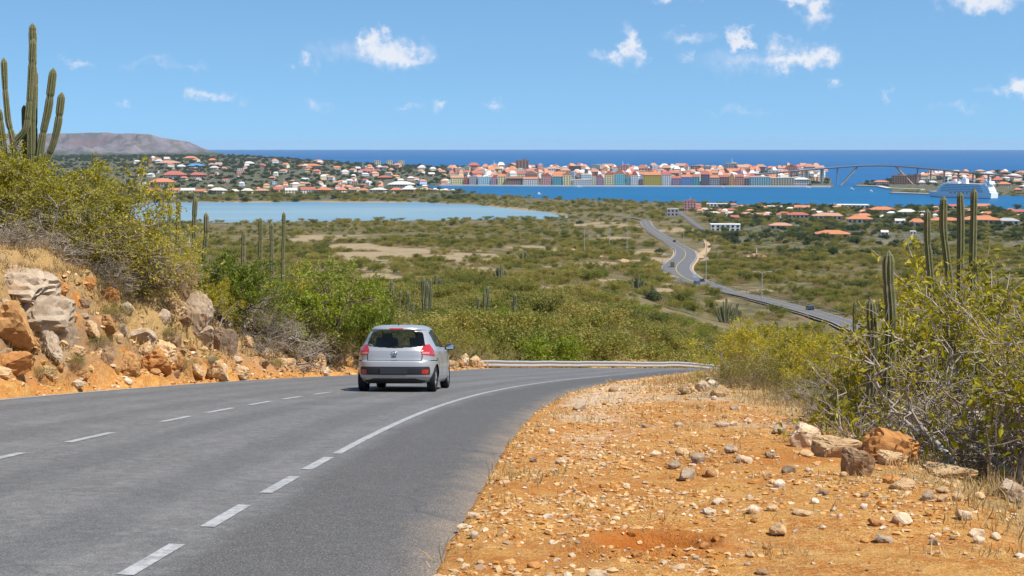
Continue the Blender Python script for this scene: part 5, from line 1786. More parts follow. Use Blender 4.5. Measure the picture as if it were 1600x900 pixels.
    # wheels
    for yw, zw in wheels:
        for sgn in (-1, 1):
            w = empty('wheel', (sgn * .715, yw, zw), parent=car)
            mb = MB(); R = .29; prof = [(.20, -.085), (.275, -.085), (.29, -.065), (.29, .065), (.275, .085), (.20, .085)]
            k = 36; vs = []; fs = []
            for i in range(k):
                t = 2 * math.pi * i / k
                for r_, w_ in prof:
                    vs.append((sgn * w_, r_ * math.cos(t), r_ * math.sin(t)))
            for i in range(k):
                for j in range(5):
                    fs.append((i * 6 + j, i * 6 + j + 1, ((i + 1) % k) * 6 + j + 1, ((i + 1) % k) * 6 + j))
            mb.add(vs, fs).ob('tyre', M_TYRE, w, True)
            mb = MB()
            for i in range(7):                          # spokes
                t = 2 * math.pi * i / 7
                a, b = .03, .20
                d = np.array([0, math.cos(t), math.sin(t)]); q = np.array([0, -math.sin(t), math.cos(t)])
                vs = [d * a - q * .022, d * a + q * .022, d * b + q * .034, d * b - q * .034]
                vv = [v + np.array([sgn * .075, 0, 0]) for v in vs] + [v + np.array([sgn * .05, 0, 0]) for v in vs]
                mb.add(vv, [(0, 1, 2, 3), (4, 7, 6, 5), (0, 4, 5, 1), (1, 5, 6, 2), (2, 6, 7, 3), (3, 7, 4, 0)])
            pr = [(.195, .085), (.205, .083), (.205, -.06), (.19, -.06), (.19, .07)]
            vs = []; fs = []
            for i in range(k):
                t = 2 * math.pi * i / k
                for r_, w_ in pr:
                    vs.append((sgn * w_, r_ * math.cos(t), r_ * math.sin(t)))
            for i in range(k):
                for j in range(4):
                    fs.append((i * 5 + j, i * 5 + j + 1, ((i + 1) % k) * 5 + j + 1, ((i + 1) % k) * 5 + j))
            mb.add(vs, fs)
            mb.tube([(sgn * .045, 0, 0), (sgn * .08, 0, 0)], [.05, .035], 14)
            mb.ob('rim', M_RIM, w, True)
            MB().tube([(sgn * -.02, 0, 0), (sgn * .015, 0, 0)], .15, 20).ob('brake_disc', M_BLACKP, w)
    # underbody, wheel housings
    mb = MB()
    mb.box((0, 1.9, .30), (1.16, 3.1, .2)); mb.box((0, 1.88, .42), (1.5, 1.9, .3)); mb.box((0, 3.1, .55), (1.1, .9, .5)); mb.box((0, .42, .42), (1.0, .3, .22))
    mb.tube([(-.34, .16, .22), (-.34, .4, .23)], .028, 10)
    mb.ob('underbody', M_UNDER, car)
    for yw, zw in wheels:
        for sgn in (-1, 1):
            mb = MB(); k = 18; vs = []; fs = []
            for i in range(k + 1):
                t = math.pi * i / k
                for xx in (.56, .70):
                    vs.append((sgn * xx, yw + .345 * math.cos(t), zw + .345 * math.sin(t)))
            for i in range(k):
                fs.append((i * 2, i * 2 + 1, i * 2 + 3, i * 2 + 2))
            vs.append((sgn * .56, yw, zw)); c0 = len(vs) - 1
            for i in range(k):
                fs.append((i * 2, i * 2 + 2, c0))
            mb.add(vs, fs).ob('wheel_housing', M_UNDER, car)
    # cabin
    mb = MB().box((0, 1.55, .62), (1.44, 2.6, .12)); mb.ob('cabin_floor', M_CABIN, car)
    mb = MB().box((0, .72, .83), (1.28, .14, .34)).box((0, .98, .68), (1.28, .5, .12))
    for xx in (-.36, .36):
        mb.box((xx, .71, 1.05), (.22, .09, .12))
    mb.ob('rear_seat', M_CABIN, car)
    for xx in (-.36, .36):
        MB().box((xx, 1.55, .93), (.46, .13, .58)).box((xx, 1.80, .70), (.46, .48, .13)).box((xx, 1.53, 1.25), (.22, .09, .14)).ob('front_seat', M_CABIN, car)
    MB().box((0, 2.6, .86), (1.36, .4, .26)).ob('dashboard', M_CABIN, car)
    st = MB()
    st.tube([(.36 + .18 * math.cos(t), 2.33 + .06 * math.sin(t), .98 + .17 * math.sin(t)) for t in np.linspace(0, 6.28, 17)], .015, 6).ob('steering_wheel', M_CABIN, car)
    # mirrors
    for sgn in (-1, 1):
        me_, fF = ICO[3]
        v = me_ * np.array([.105, .085, .075])
        v[:, 1] = np.where(v[:, 1] < -.03, -.03, v[:, 1])
        mi = ob('side_mirror', mesh('side_mirror', v + np.array([sgn * .90, 2.42, 1.0]), fF, True), M_BLACKP if sgn > 0 else M_SILVER, car)
        MB().box((sgn * .90, 2.387, 1.0), (.155, .004, .095)).ob('mirror_glass', M_CHROME, mi)
        MB().tube([(sgn * .79, 2.46, .955), (sgn * .87, 2.44, .975)], .022, 8).ob('mirror_foot', M_BLACKP, mi)
        for yy in (1.02, 1.98):
            MB().tube([(sgn * .832, yy, .905), (sgn * .853, yy + .03, .91), (sgn * .853, yy + .15, .91), (sgn * .832, yy + .19, .905)], .013, 8).ob('door_handle', M_SILVER, car)
    # tailgate furniture: emblem (slanted H in an oval), button, wiper, number plate recess, aerial
    e = MB()
    yb = .083
    e.tube([(.062 * math.cos(t), yb - .006, .868 + .036 * math.sin(t)) for t in np.linspace(0, 2 * math.pi, 29)], .0065, 8)
    e.tube([(-.034, yb - .006, .845), (-.018, yb - .006, .892)], .0075, 6); e.tube([(.018, yb - .006, .845), (.034, yb - .006, .892)], .0075, 6); e.tube([(-.03, yb - .006, .862), (.03, yb - .006, .874)], .0065, 6)
    e.ob('emblem', M_CHROME, car, True)
    MB().box((-.01, yb - .008, .79), (.10, .012, .022)).ob('tailgate_button', M_BLACKP, car)
    MB().box((0, .068, .707), (.13, .03, .016)).ob('tailgate_handle', M_BLACKP, car)
    MB().box((0, -.004, .478), (.56, .02, .135)).ob('plate_recess', paint('plate_recess_black', (.03, .03, .034), 0, .35), bi)
    wi = MB(); wi.tube([(-.02, .15, 1.005), (.06, .165, 1.03), (.34, .19, 1.045)], .009, 6); wi.box((0, .145, .998), (.07, .03, .035)); wi.ob('rear_wiper', M_BLACKP, car)
    MB().tube([(0, .72, 1.49), (0, .70, 1.53), (0, .56, 1.66)], [.02, .008, .004], 6).ob('aerial', M_BLACKP, car)
    MB().box((0, .385, 1.383), (1.0, .05, .012)).ob('spoiler_lip', M_BLACKP, car)
    # stand it on the road in its lane, nose downhill
    sc_ = 43.3
    P = road_pt(np.array([sc_, sc_ + 2.43]), np.array([1.36, 1.20]), .012)
    f = Vector(P[1] - P[0]).normalized()
    h, c = math.atan2(f.x, f.y), float(np.interp(sc_, RS, RC))
    r = Vector((math.cos(h), -math.sin(h), c)).normalized()
    r = (r - f * r.dot(f)).normalized(); u = r.cross(f)
    M = Matrix((r, f, u)).transposed().to_4x4()
    o = Vector(P[0]) + Vector((0, 0, ZC)) - f * .66
    M = M @ Matrix.Rotation(math.radians(1.2), 4, 'Z') @ Matrix.Diagonal((1.15, 1.05, 1.055, 1.0))
    M.translation = o
    car.matrix_world = M
    car.rotation_mode = 'XYZ'
    return car
car = build_car()

# ------------------------------------------------------------------ crash barrier beyond the bend
M_GALV = flat('galvanised_steel', (.42, .41, .39), .5, .5, .3, var=.2, scale=4)
M_WOODP = flat('weathered_post', (.25, .22, .19), .9, .1)
def build_rail():
    rail = thing('guard_rail', 'long galvanised guard rail along the outside of the bend', 'guard rail', W(road_pt(np.array([85.]), np.array([O_L - 1.1]))[0]))
    base = np.array(rail.location)
    sec = [(0, .0), (.045, .025), (.06, .06), (.045, .095), (.005, .125), (.005, .185), (.045, .215), (.06, .25), (.045, .285), (0, .31)]
    sts = np.arange(73.6, 116, 3.9)
    off = O_L - 1.05
    def tops(s):
        p = road_pt(s, np.full_like(s, off)); q = road_pt(s, np.full_like(s, off - .0))
        g = terrain(p[:, 0], p[:, 1]); p[:, 2] = np.maximum(p[:, 2] - .05, g) + ZC
        return p
    for k in range(len(sts) - 1):
        s = np.linspace(sts[k] - .12, sts[k + 1] + .12, 7)
        c = tops(s)
        h = np.interp(s, RS, RH)
        vs = []
        for i in range(len(s)):
            for (o, z) in sec:
                lap = .006 if i > 5 else 0
                vs.append((c[i, 0] + math.cos(h[i]) * (o + lap) - base[0], c[i, 1] - math.sin(h[i]) * (o + lap) - base[1], c[i, 2] + .07 + z - base[2]))
        m_ = len(sec); fs = []
        for i in range(len(s) - 1):
            for j in range(m_ - 1):
                fs.append((i * m_ + j, (i + 1) * m_ + j, (i + 1) * m_ + j + 1, i * m_ + j + 1))
        MB().add(vs, fs).ob('rail_beam', M_GALV, rail, True)
    for k in range(len(sts)):
        p = tops(np.array([sts[k]]))[0]; h = float(np.interp(sts[k], RS, RH))
        MB().box((p[0] - math.cos(h) * .09 - base[0], p[1] + math.sin(h) * .09 - base[1], p[2] - .15 - base[2]), (.14, .12, 1.0), -h).ob('post', M_WOODP, rail)
    s0 = np.array([72.6, 73.5]); e = tops(s0)
    h = float(np.interp(73, RS, RH))
    MB().prism([(0, .35), (.9, .48), (.9, .79), (0, .5)], 0, -.03, .03)
    return rail
build_rail()
# ------------------------------------------------------------------ houses
def m_objcol(name, rough=.85, var=.14, scale=.25, lines=False):
    def b(g):
        oi = g.n('ShaderNodeObjectInfo')
        p = g.n('ShaderNodeTexCoord').outputs['Object']
        n = g.noise(4.0, p, 5, .65)
        c = g.mix(n, g.mix(1.0, oi.outputs['Color'], (1 - var, 1 - var, 1 - var), 'MULTIPLY'), oi.outputs['Color'])
        if lines:
            wv = g.n('ShaderNodeTexWave', bands_direction='Z'); wv.inputs['Scale'].default_value = 12
            g.t.links.new(p, wv.inputs['Vector'])
            c = g.mix(g.math('MULTIPLY', wv.outputs['Fac'], .25), c, g.mix(1.0, c, (.6, .55, .5), 'MULTIPLY'))
        return pbsdf(g, c, rough, .2)
    return material(name, b)
M_WALL = m_objcol('plaster'); M_ROOF = m_objcol('roof_tile', .8, .25, lines=True)
M_WIN = flat('window_glass', (.022, .03, .04), .25, .5)
M_TRIMW = flat('white_trim', (.75, .74, .70), .7, .2)

def unit_walls():
    return MB().box((0, 0, .5), (1, 1, 1.06)).mesh('wall')
def unit_hip(over=.06):
    a = .5 + over
    v = [(-a, -a, 0), (a, -a, 0), (a, a, 0), (-a, a, 0), (-.22, 0, 1), (.22, 0, 1), (-a, -a, -.12), (a, -a, -.12), (a, a, -.12), (-a, a, -.12)]
    return MB().add(v, [(0, 1, 5, 4), (1, 2, 5), (2, 3, 4, 5), (3, 0, 4), (6, 7, 1, 0), (7, 8, 2, 1), (8, 9, 3, 2), (9, 6, 0, 3), (9, 8, 7, 6)]).mesh('roof')
def unit_gable(front):
    a = .53
    if front:                       # gable looks towards the water
        v = [(-a, -.5, 0), (a, -.5, 0), (0, -.5, 1), (-a, .5, 0), (a, .5, 0), (0, .5, 1)]
        return MB().add(v, [(0, 1, 2), (4, 3, 5), (1, 4, 5, 2), (3, 0, 2, 5), (0, 3, 4, 1)]).mesh('roof')
    v = [(-.5, -a, 0), (-.5, a, 0), (-.5, 0, 1), (.5, -a, 0), (.5, a, 0), (.5, 0, 1)]
    return MB().add(v, [(1, 0, 2), (3, 4, 5), (0, 3, 5, 2), (4, 1, 2, 5), (0, 1, 4, 3)]).mesh('roof')
def unit_flat():
    return MB().box((0, 0, .1), (1.02, 1.02, .2)).box((.18, .1, .5), (.3, .3, .7)).mesh('roof')
def unit_windows(nx, nz):
    mb = MB()
    for i in range(nx):
        for k in range(nz):
            mb.box(((i + .5) / nx - .5, -.497, (k + .55) / nz), (.5 / nx, .03, .52 / nz))
            mb.box((.497, (i + .5) / nx - .5, (k + .55) / nz), (.03, .42 / nx, .45 / nz))
            mb.box((-.497, (i + .5) / nx - .5, (k + .55) / nz), (.03, .42 / nx, .45 / nz))
    return mb.mesh('window')
U_WALL = unit_walls(); U_WALL.materials.append(M_WALL)
U_ROOF = {'hip': unit_hip(), 'gable': unit_gable(True), 'side': unit_gable(False), 'flat': unit_flat()}
for u in U_ROOF.values():
    u.materials.append(M_ROOF)
U_WIN = {}
def windows(nx, nz):
    if (nx, nz) not in U_WIN:
        U_WIN[(nx, nz)] = unit_windows(nx, nz); U_WIN[(nx, nz)].materials.append(M_WIN)
    return U_WIN[(nx, nz)]
WALLC = {'white': (.78, .76, .72), 'cream': (.72, .64, .48), 'yellow': (.80, .56, .10), 'pale yellow': (.80, .68, .36), 'pink': (.66, .36, .33), 'red': (.42, .13, .11), 'mauve': (.45, .30, .38),
         'blue': (.20, .36, .62), 'pale blue': (.50, .66, .78), 'teal': (.14, .42, .48), 'turquoise': (.25, .58, .62), 'cyan': (.42, .68, .76), 'grey': (.42, .41, .42), 'brown': (.36, .23, .17), 'orange': (.80, .42, .16), 'green': (.35, .48, .36), 'dark': (.20, .18, .22), 'salmon': (.68, .36, .27)}
ROOFC = {'orange': (.58, .235, .115), 'red': (.46, .15, .11), 'terracotta': (.54, .30, .20), 'pale': (.70, .62, .55), 'white': (.78, .77, .75), 'grey': (.45, .44, .44), 'brown': (.33, .17, .11), 'blue': (.10, .30, .62)}

def house(p, w, h, dep, wall, roof, kind, label, group=None, rot=0.0, px=0.0, name='house', cat='house', roof_h=None, nx=None, nz=None):
    t = thing(name, label, cat, W(p), (0, 0, rot), group)
    rh = roof_h if roof_h is not None else (min(w, dep) * .28 if kind != 'flat' else 1.4)
    a = ob('wall', U_WALL, None, t); a.scale = (w, dep, h); a.color = (*WALLC[wall], 1)
    b = ob('roof', U_ROOF[kind], None, t); b.scale = (w, dep, rh); b.location = (0, 0, h * 1.03); b.color = (*ROOFC[roof], 1)
    nx = nx or max(2, min(9, round(w / 4.5))); nz = nz or max(1, min(9, round(h / 3.6)))
    c = tag(ob('window', windows(nx, nz), None, t), kind='stuff'); c.scale = (w, dep, h)
    lab(t, label, px, float(p[1]), group)
    return t

def house_px(x0, x1, yb, yt, wall, roof, kind, label, group=None, rot=0.0, dep=None, roof_frac=.35, **kw):
    """a house whose front foot is seen from x0 to x1 at row yb and whose roof top is at row yt"""
    px = (x0 + x1) / 2
    p = hit(px, yb, 60)
    k = p[1] / FL
    w, H = (x1 - x0) * k, (yb - yt) * k
    rf = 0.12 if kind == 'flat' else roof_frac
    dep = dep or max(9, w * .7)
    p = p + np.array([p[0] / p[1] * dep / 2, dep / 2, -.4])
    return house(p, w, H * (1 - rf) + .4, dep, wall, roof, kind, label, group, rot if rot else -math.atan2(p[0], p[1]) * .8, px, roof_h=H * rf, **kw)

WF = 'painted houses along the waterfront'
hr = random.Random(17)
for a in ((704, 725, 277, 'pale yellow', 'terracotta', 'side', 'cream waterfront house at the far left end of the quay row'),
          (725, 733, 279, 'red', 'brown', 'gable', 'narrow red waterfront house near the left end of the row'),
          (733, 746, 279, 'grey', 'grey', 'flat', 'blue-grey flat waterfront block near the left end'),
          (747, 767, 276, 'cyan', 'pale', 'flat', 'pale cyan waterfront block left of the yellow corner house'),
          (768, 777, 277, 'mauve', 'red', 'gable', 'mauve waterfront house squeezed left of the yellow corner house'),
          (778, 790, 276, 'pale yellow', 'orange', 'side', 'yellow waterfront corner house at the left'),
          (791, 816, 279, 'brown', 'brown', 'hip', 'brown-grey waterfront house in front of the tower block'),
          (817, 841, 277, 'white', 'orange', 'side', 'white waterfront house with wide orange roof'),
          (846, 863, 268, 'pink', 'red', 'gable', 'tall dusky pink waterfront house with red gable'),
          (864, 879, 274, 'teal', 'orange', 'side', 'teal waterfront house right of the dusky pink one'),
          (880, 892, 271, 'pale yellow', 'orange', 'gable', 'cream-yellow waterfront house with tall gable'),
          (895, 927, 281, 'white', 'pale', 'flat', 'long low white waterfront building below the tall roofs'),
          (924, 931, 271, 'cream', 'red', 'gable', 'slim cream waterfront house beside the low white building'),
          (932, 943, 273, 'mauve', 'red', 'gable', 'mauve waterfront house beside the slim cream one'),
          (944, 959, 272, 'pale yellow', 'orange', 'gable', 'butter yellow waterfront house with orange gable'),
          (960, 976, 270, 'turquoise', 'orange', 'gable', 'turquoise waterfront house with orange gable'),
          (978, 985, 272, 'teal', 'orange', 'gable', 'narrow teal waterfront house left of the white gable'),
          (986, 997, 273, 'white', 'red', 'gable', 'white gabled waterfront house beside the narrow teal one'),
          (998, 1004, 275, 'dark', 'grey', 'gable', 'narrow dark grey waterfront house left of the yellow block'),
          (1005, 1033, 274, 'yellow', 'orange', 'side', 'bright yellow waterfront block, the strongest yellow'),
          (1034, 1048, 274, 'white', 'red', 'side', 'white and plum waterfront house right of the bright yellow block'),
          (1049, 1063, 276, 'mauve', 'red', 'side', 'plum waterfront house with a red roof'),
          (1064, 1080, 277, 'blue', 'orange', 'side', 'blue waterfront house right of the plum one'),
          (1081, 1093, 276, 'teal', 'red', 'side', 'blue-green waterfront house with red roof'),
          (1095, 1108, 274, 'dark', 'red', 'side', 'dark violet waterfront house right of the blue-green one'),
          (1109, 1123, 275, 'grey', 'orange', 'side', 'slate coloured waterfront house right of the dark violet one'),
          (1124, 1139, 276, 'brown', 'red', 'side', 'brown-red waterfront house left of the narrow orange one'),
          (1140, 1147, 275, 'orange', 'orange', 'gable', 'narrow orange waterfront house left of the salmon one'),
          (1148, 1162, 276, 'salmon', 'red', 'side', 'salmon waterfront house left of the dark gap'),
          (1163, 1170, 277, 'dark', 'brown', 'side', 'narrow dark waterfront house left of the big cyan building'),
          (1171, 1203, 275, 'cyan', 'pale', 'flat', 'big pale cyan waterfront building near the right end'),
          (1204, 1240, 281, 'cream', 'pale', 'flat', 'long low cream harbour shed'),
          (1241, 1263, 280, 'white', 'white', 'hip', 'white shed with rounded end at the right of the quay')):
    house_px(a[0], a[1], 289.8, 289.8 - (291.8 - a[2]) * hr.uniform(.82, 1.22), a[3], a[4], a[5], a[6], WF, roof_frac=.34 if a[5] == 'gable' else .22)

# landmarks of the town
def tower_px(x0, x1, yb, yt, wall, roof, label, spire=None, name='tower_block', cat='building', d=None, nx=5, nz=8):
    t = house_px(x0, x1, yb, yt, wall, roof, 'flat', label, None, name=name, cat=cat, nx=nx, nz=nz, dep=22)
    if spire:
        k = hit((x0 + x1) / 2, yb, 60)[1] / FL
        H = (yb - yt) * k
        MB().tube([(0, 0, H * .98), (0, 0, H * .98 + spire * k)], [.9, .3], 6).ob('mast', M_TRIMW, t)
    return t
tower_px(806, 826, 273, 249, 'brown', 'brown', 'tall red-brown tower block rising above the old town', nx=4, nz=7)
tower_px(767, 777, 265, 256, 'white', 'white', 'white building with a small mast left of the tower block', 6, nx=3, nz=3)
tower_px(743, 749, 264, 258, 'white', 'white', 'small white tower far left over the old town roofs', nx=2, nz=2)
tower_px(965, 981, 272, 258, 'pink', 'red', 'rose domed building with a spire in the middle of town', 8, nx=4, nz=4)
tower_px(1049, 1061, 269, 259, 'white', 'white', 'white block over the roofs behind the yellow waterfront block', 2, nx=3, nz=3)
tower_px(1081, 1099, 271, 260, 'salmon', 'red', 'salmon building high behind the waterfront', nx=4, nz=3)
tower_px(1134, 1153, 270, 254, 'grey', 'pale', 'pale grey office block with a mast', 8, nx=5, nz=5)
tower_px(1281, 1287, 285, 262, 'white', 'white', 'slim white tower by the left foot of the bridge', nx=2, nz=7)
tower_px(1252, 1263, 279, 267, 'cream', 'orange', 'cream apartment block below the bridge ramp', nx=3, nz=4)
tower_px(997, 1016, 271, 262, 'salmon', 'orange', 'salmon hall with orange roof behind the yellow block', nx=4, nz=2)
tower_px(884, 900, 269, 260, 'salmon', 'orange', 'orange roofed hall above the cream gable', nx=4, nz=2)
for x0, x1, yb, yt, wl_, rf_, lb, sp_ in ((858, 868, 276, 262, 'white', 'white', 'tall white block over the dusky pink waterfront house', None), (918, 927, 276, 264, 'cream', 'orange', 'cream block over the long low white building', None), (942, 948, 274, 261, 'pale yellow', 'red', 'slim yellow church tower left of the rose domed building', 4),
                                            (1026, 1037, 275, 263, 'white', 'orange', 'white block right above the bright yellow waterfront block', None), (1066, 1073, 274, 262, 'cream', 'terracotta', 'slim cream tower over the blue waterfront house', 3), (1112, 1125, 276, 264, 'white', 'white', 'broad white block left of the grey office block', None),
                                            (1164, 1172, 275, 263, 'salmon', 'orange', 'salmon tower right of the grey office block', None), (1200, 1216, 277, 266, 'white', 'pale', 'white block where the bridge ramp starts', None), (835, 843, 275, 263, 'pink', 'red', 'pink block right of the red-brown tower block', None), (716, 726, 274, 264, 'white', 'pale', 'white block at the left end of the town skyline', None)):
    tower_px(x0, x1, yb, yt, wl_, rf_, lb, sp_, nx=3, nz=4)
for k, x in enumerate((590, 609, 627)):
    tower_px(x - 4.5, x + 4.5, 259.5, 250, 'cream', 'terracotta', ('left', 'middle', 'right')[k] + ' one of three cream apartment towers against the sea', nx=3, nz=4)

hr = random.Random(17)
def where_town(px):
    for lim, s in ((745, 'left end of town'), (800, 'left of the red-brown tower'), (850, 'right of the red-brown tower'), (905, 'above the dusky pink house'), (960, 'left of the domed building'), (1000, 'right of the domed building'),
                   (1045, 'above the bright yellow block'), (1095, 'above the plum and blue houses'), (1135, 'left of the grey office block'), (1175, 'right of the grey office block'), (1230, 'above the cyan building'), (1400, 'under the bridge ramp')):
        if px < lim:
            return s
def sz_(w):
    return 'small' if w < 9 else 'wide' if w > 16 else 'mid-sized'
OT = 'houses of the old town behind the waterfront'
rows = [(283, .9), (278.5, 1.0), (274.5, 1.0), (270.5, 1.0), (267.5, .9)]
for ri, (yb, sc) in enumerate(rows):
    x = 700 + hr.uniform(0, 15) + (0 if ri < 3 else 20)
    while x < 1275:
        w = hr.uniform(10, 21) * sc
        if hr.random() < (.92 if yb < 276 else .75):
            wall = hr.choice(['white', 'cream', 'white', 'salmon', 'pale yellow', 'pale blue', 'pink'])
            roof = hr.choice(['orange', 'orange', 'red', 'terracotta', 'pale', 'terracotta', 'brown'])
            kd = hr.choice(['hip', 'side', 'hip', 'gable'] if roof != 'pale' else ['flat'])
            if hr.random() < .2:
                kd, roof = 'flat', 'pale'
            y0 = yb + hr.uniform(-1.3, 1.3)
            h = hr.uniform(7, 14) * sc
            row_ = ('front', 'second', 'third', 'fourth', 'topmost')[ri]
            house_px(x, x + w, y0, y0 - h, wall, roof, kd, f'{sz_(w)} {wall} house, {roof} roof, {row_} row, {where_town(x + w / 2)}', OT, rot=hr.uniform(-.5, .5), roof_frac=.33)
        x += w * hr.uniform(1.0, 1.35) + (hr.uniform(4, 14) if hr.random() < .35 else 0)

# residential slopes at the left and the row along the lagoon
LR_ = 'houses on the far slope behind the lagoon'
def where_left(px):
    for lim, s in ((260, 'over the left bush'), (310, 'over the slim cactus'), (360, 'over the tall cactus'), (410, 'over the short cactus'), (460, 'over the three cacti'), (510, 'right of the three cacti'), (560, 'over the green tree'), (610, 'below the three towers'), (660, 'right of the three towers'), (800, 'at the head of the bay')):
        if px < lim:
            return s
x = 232.0
while x < 640:
    w = hr.uniform(13, 24)
    wall = hr.choice(['cream', 'white', 'cream', 'salmon'])
    roof = hr.choice(['orange', 'terracotta', 'orange', 'red', 'pale'])
    yb = 303.5 + hr.uniform(-2.5, 1.2) - (x - 230) * .006
    house_px(x, x + w, yb, yb - hr.uniform(7, 10), wall, roof, hr.choice(['hip', 'hip', 'side']), f'{sz_(w)} {wall} house, {roof} roof, lagoon-side row, {where_left(x + w / 2)}', LR_, rot=hr.uniform(-.4, .4), roof_frac=.42)
    x += w * hr.uniform(1.02, 1.5)
for x0, x1, yb, yt, wall, roof, lb in ((256, 290, 279, 267.5, 'white', 'red', 'large white house with pink-red hip roof on the left slope'), (296, 322, 277, 269.5, 'salmon', 'red', 'red roofed house right of the large white one'), (236, 272, 290, 279, 'cream', 'orange', 'big orange roofed house low on the left slope'),
                                       (294, 318, 262, 256, 'blue', 'blue', 'bright blue building among the slope houses'), (381, 397, 258, 252.5, 'cyan', 'white', 'cyan house with white roof on the slope'), (466, 502, 262, 256, 'cream', 'orange', 'long orange roofed building against the sea'),
                                       (288, 308, 250, 244, 'cream', 'orange', 'orange roofed house high below the headland'), (326, 338, 253, 247.5, 'salmon', 'orange', 'orange house right of the high one'), (248, 280, 258, 251, 'white', 'terracotta', 'wide house with dusty red roof at the upper left'),
                                       (608, 646, 292, 284, 'white', 'white', 'long white barrel roofed hall by the lagoon shore'), (560, 585, 270, 264, 'salmon', 'red', 'red house right of the long orange building'), (590, 612, 280, 274.5, 'brown', 'red', 'dull red house below the three towers')):
    house_px(x0, x1, yb, yt, wall, roof, 'hip', lb, LR_, roof_frac=.5)
cnt = 0; used_ = []
while cnt < 44:
    x = hr.uniform(205, 705); yb = hr.uniform(248 + max(0, (x - 340)) * .05, 297)
    w = hr.uniform(6, 12.5)
    if any(abs(x - a) < (w + c) * .55 and abs(yb - b) < 3.2 for a, b, c in used_):
        continue
    used_.append((x, yb, w)); cnt += 1
    wall = hr.choice(['white', 'white', 'white', 'cream', 'pale blue', 'salmon'])
    roof = hr.choice(['grey', 'pale', 'orange', 'red', 'terracotta', 'grey', 'white', 'terracotta'] if yb > 262 else ['pale', 'grey', 'orange', 'terracotta'])
    lvl = 'high' if yb < 262 else 'half way' if yb < 282 else 'low'
    house_px(x, x + w, yb, yb - hr.uniform(4.2, 6.2), wall, roof, hr.choice(['hip', 'side', 'flat']), f'{sz_(w)} {wall} house, {roof} roof, {lvl} on slope, {where_left(x)}', LR_, rot=hr.uniform(-.5, .5), roof_frac=.45)
for k in range(12):
    x = 644 + k * 6.2 + hr.uniform(-2, 2); w = hr.uniform(5, 9); yb = 297.5 + k * .28
    wl_, rf_ = hr.choice(['white', 'cream', 'salmon']), hr.choice(['white', 'terracotta', 'pale'])
    house_px(x, x + w, yb, yb - hr.uniform(3, 5), wl_, rf_, 'hip', f'small {wl_} house, {rf_} roof, on the spit between lagoon and bay', LR_, rot=hr.uniform(-.4, .4), roof_frac=.4)

# suburb on the near shore, right
SU = 'houses of the suburb on the near shore'
for x0, x1, yb, yt, wall, roof, kd, lb in (
        (1276, 1324, 373, 360.5, 'salmon', 'orange', 'hip', 'house with the brightest orange roof, nearest in the suburb'), (1324, 1361, 349, 337.5, 'white', 'orange', 'hip', 'white house with orange roof beside the big round tree'),
        (1271, 1314, 343.5, 333, 'white', 'terracotta', 'hip', 'long white house with dusty pink roof'), (1421, 1444, 355, 342, 'white', 'orange', 'hip', 'white cube house with orange roof left of the four cacti'),
        (1454, 1500, 350, 340.5, 'salmon', 'orange', 'hip', 'orange roofed house behind the first two of four cacti'), (1504, 1558, 351.5, 338, 'cream', 'orange', 'hip', 'wide orange roofed house right of the four cacti'),
        (1558, 1590, 351, 341, 'white', 'grey', 'hip', 'white house with grey roof at the far right'), (1359, 1397, 334, 323.5, 'cream', 'orange', 'hip', 'orange roofed house close to the bay shore'),
        (1404, 1430, 337, 327, 'white', 'pale', 'hip', 'white house with pale roof near the shore'), (1398, 1414, 349.5, 342, 'white', 'pale', 'side', 'small pale house between tree and white cube house'),
        (1298, 1356, 324.8, 320, 'white', 'white', 'flat', 'long white shed right on the bay shore'), (1376, 1388, 367, 360, 'white', 'pale', 'side', 'tiny white house below the round tree'), (1422, 1431, 366, 361, 'white', 'white', 'flat', 'tiny white hut left of the tan lot'),
        (1110, 1156, 360.5, 350, 'white', 'white', 'flat', 'low white house with flat white roof by the side road'), (1203, 1236, 358, 348.5, 'cream', 'terracotta', 'hip', 'cream bungalow with pale orange roof'),
        (1231, 1262, 341, 332, 'white', 'red', 'hip', 'white house with red roof in the middle of the suburb'), (1042, 1060, 337.5, 325.5, 'grey', 'pale', 'flat', 'grey block left of the pink tower building'),
        (1104, 1136, 322.5, 318, 'white', 'white', 'flat', 'long white shed beside the bay right of the pink building'), (1095, 1107, 331, 325, 'cream', 'pale', 'hip', 'cream house in the shadow of the pink building'),
        (1142, 1194, 325.5, 321, 'cream', 'terracotta', 'side', 'long low shore house with pale roof'), (1110, 1146, 336, 331, 'cream', 'pale', 'side', 'low cream house behind the side road'), (1198, 1222, 326, 321.5, 'white', 'pale', 'side', 'small white shore house'),
        (1168, 1196, 408, 397, 'cream', 'terracotta', 'hip', 'little pavilion with pyramid roof among the valley bushes')):
    t = house_px(x0, x1, yb, yt, wall, roof, kd, lb, SU, roof_frac=.42)
    if 'pavilion' in lb:
        k = hit(1180, 408, 60)[1] / FL
        MB().tube([(0, 0, 10 * k), (0, 0, 21 * k)], [.3, .12], 6).ob('spire', M_TRIMW, t)
t = house_px(1069, 1087, 329.5, 312, 'pink', 'red', 'flat', 'pink tower building with a mast beside the bay', SU, dep=14, nx=4, nz=4)
k = hit(1078, 329, 60)[1] / FL
MB().tube([(0, 0, 17 * k), (0, 0, 22 * k)], [.25, .1], 6).ob('mast', M_TRIMW, t)
ob('wing', U_WALL, None, t).color = (*WALLC['salmon'], 1)
t.children[-1].scale = (9 * k, 12, 11 * k); t.children[-1].location = (12.5 * k, -1, 0)
def where_sub(px):
    for lim, s in ((1120, 'right of the pink building'), (1180, 'over the white flat house'), (1230, 'over the cream bungalow'), (1290, 'left of the long white house'), (1340, 'over the brightest orange roof'), (1400, 'right of the round tree'), (1450, 'left of the four cacti'), (1520, 'among the four cacti'), (1620, 'at the far right')):
        if px < lim:
            return s
cnt = 0; used_ = []
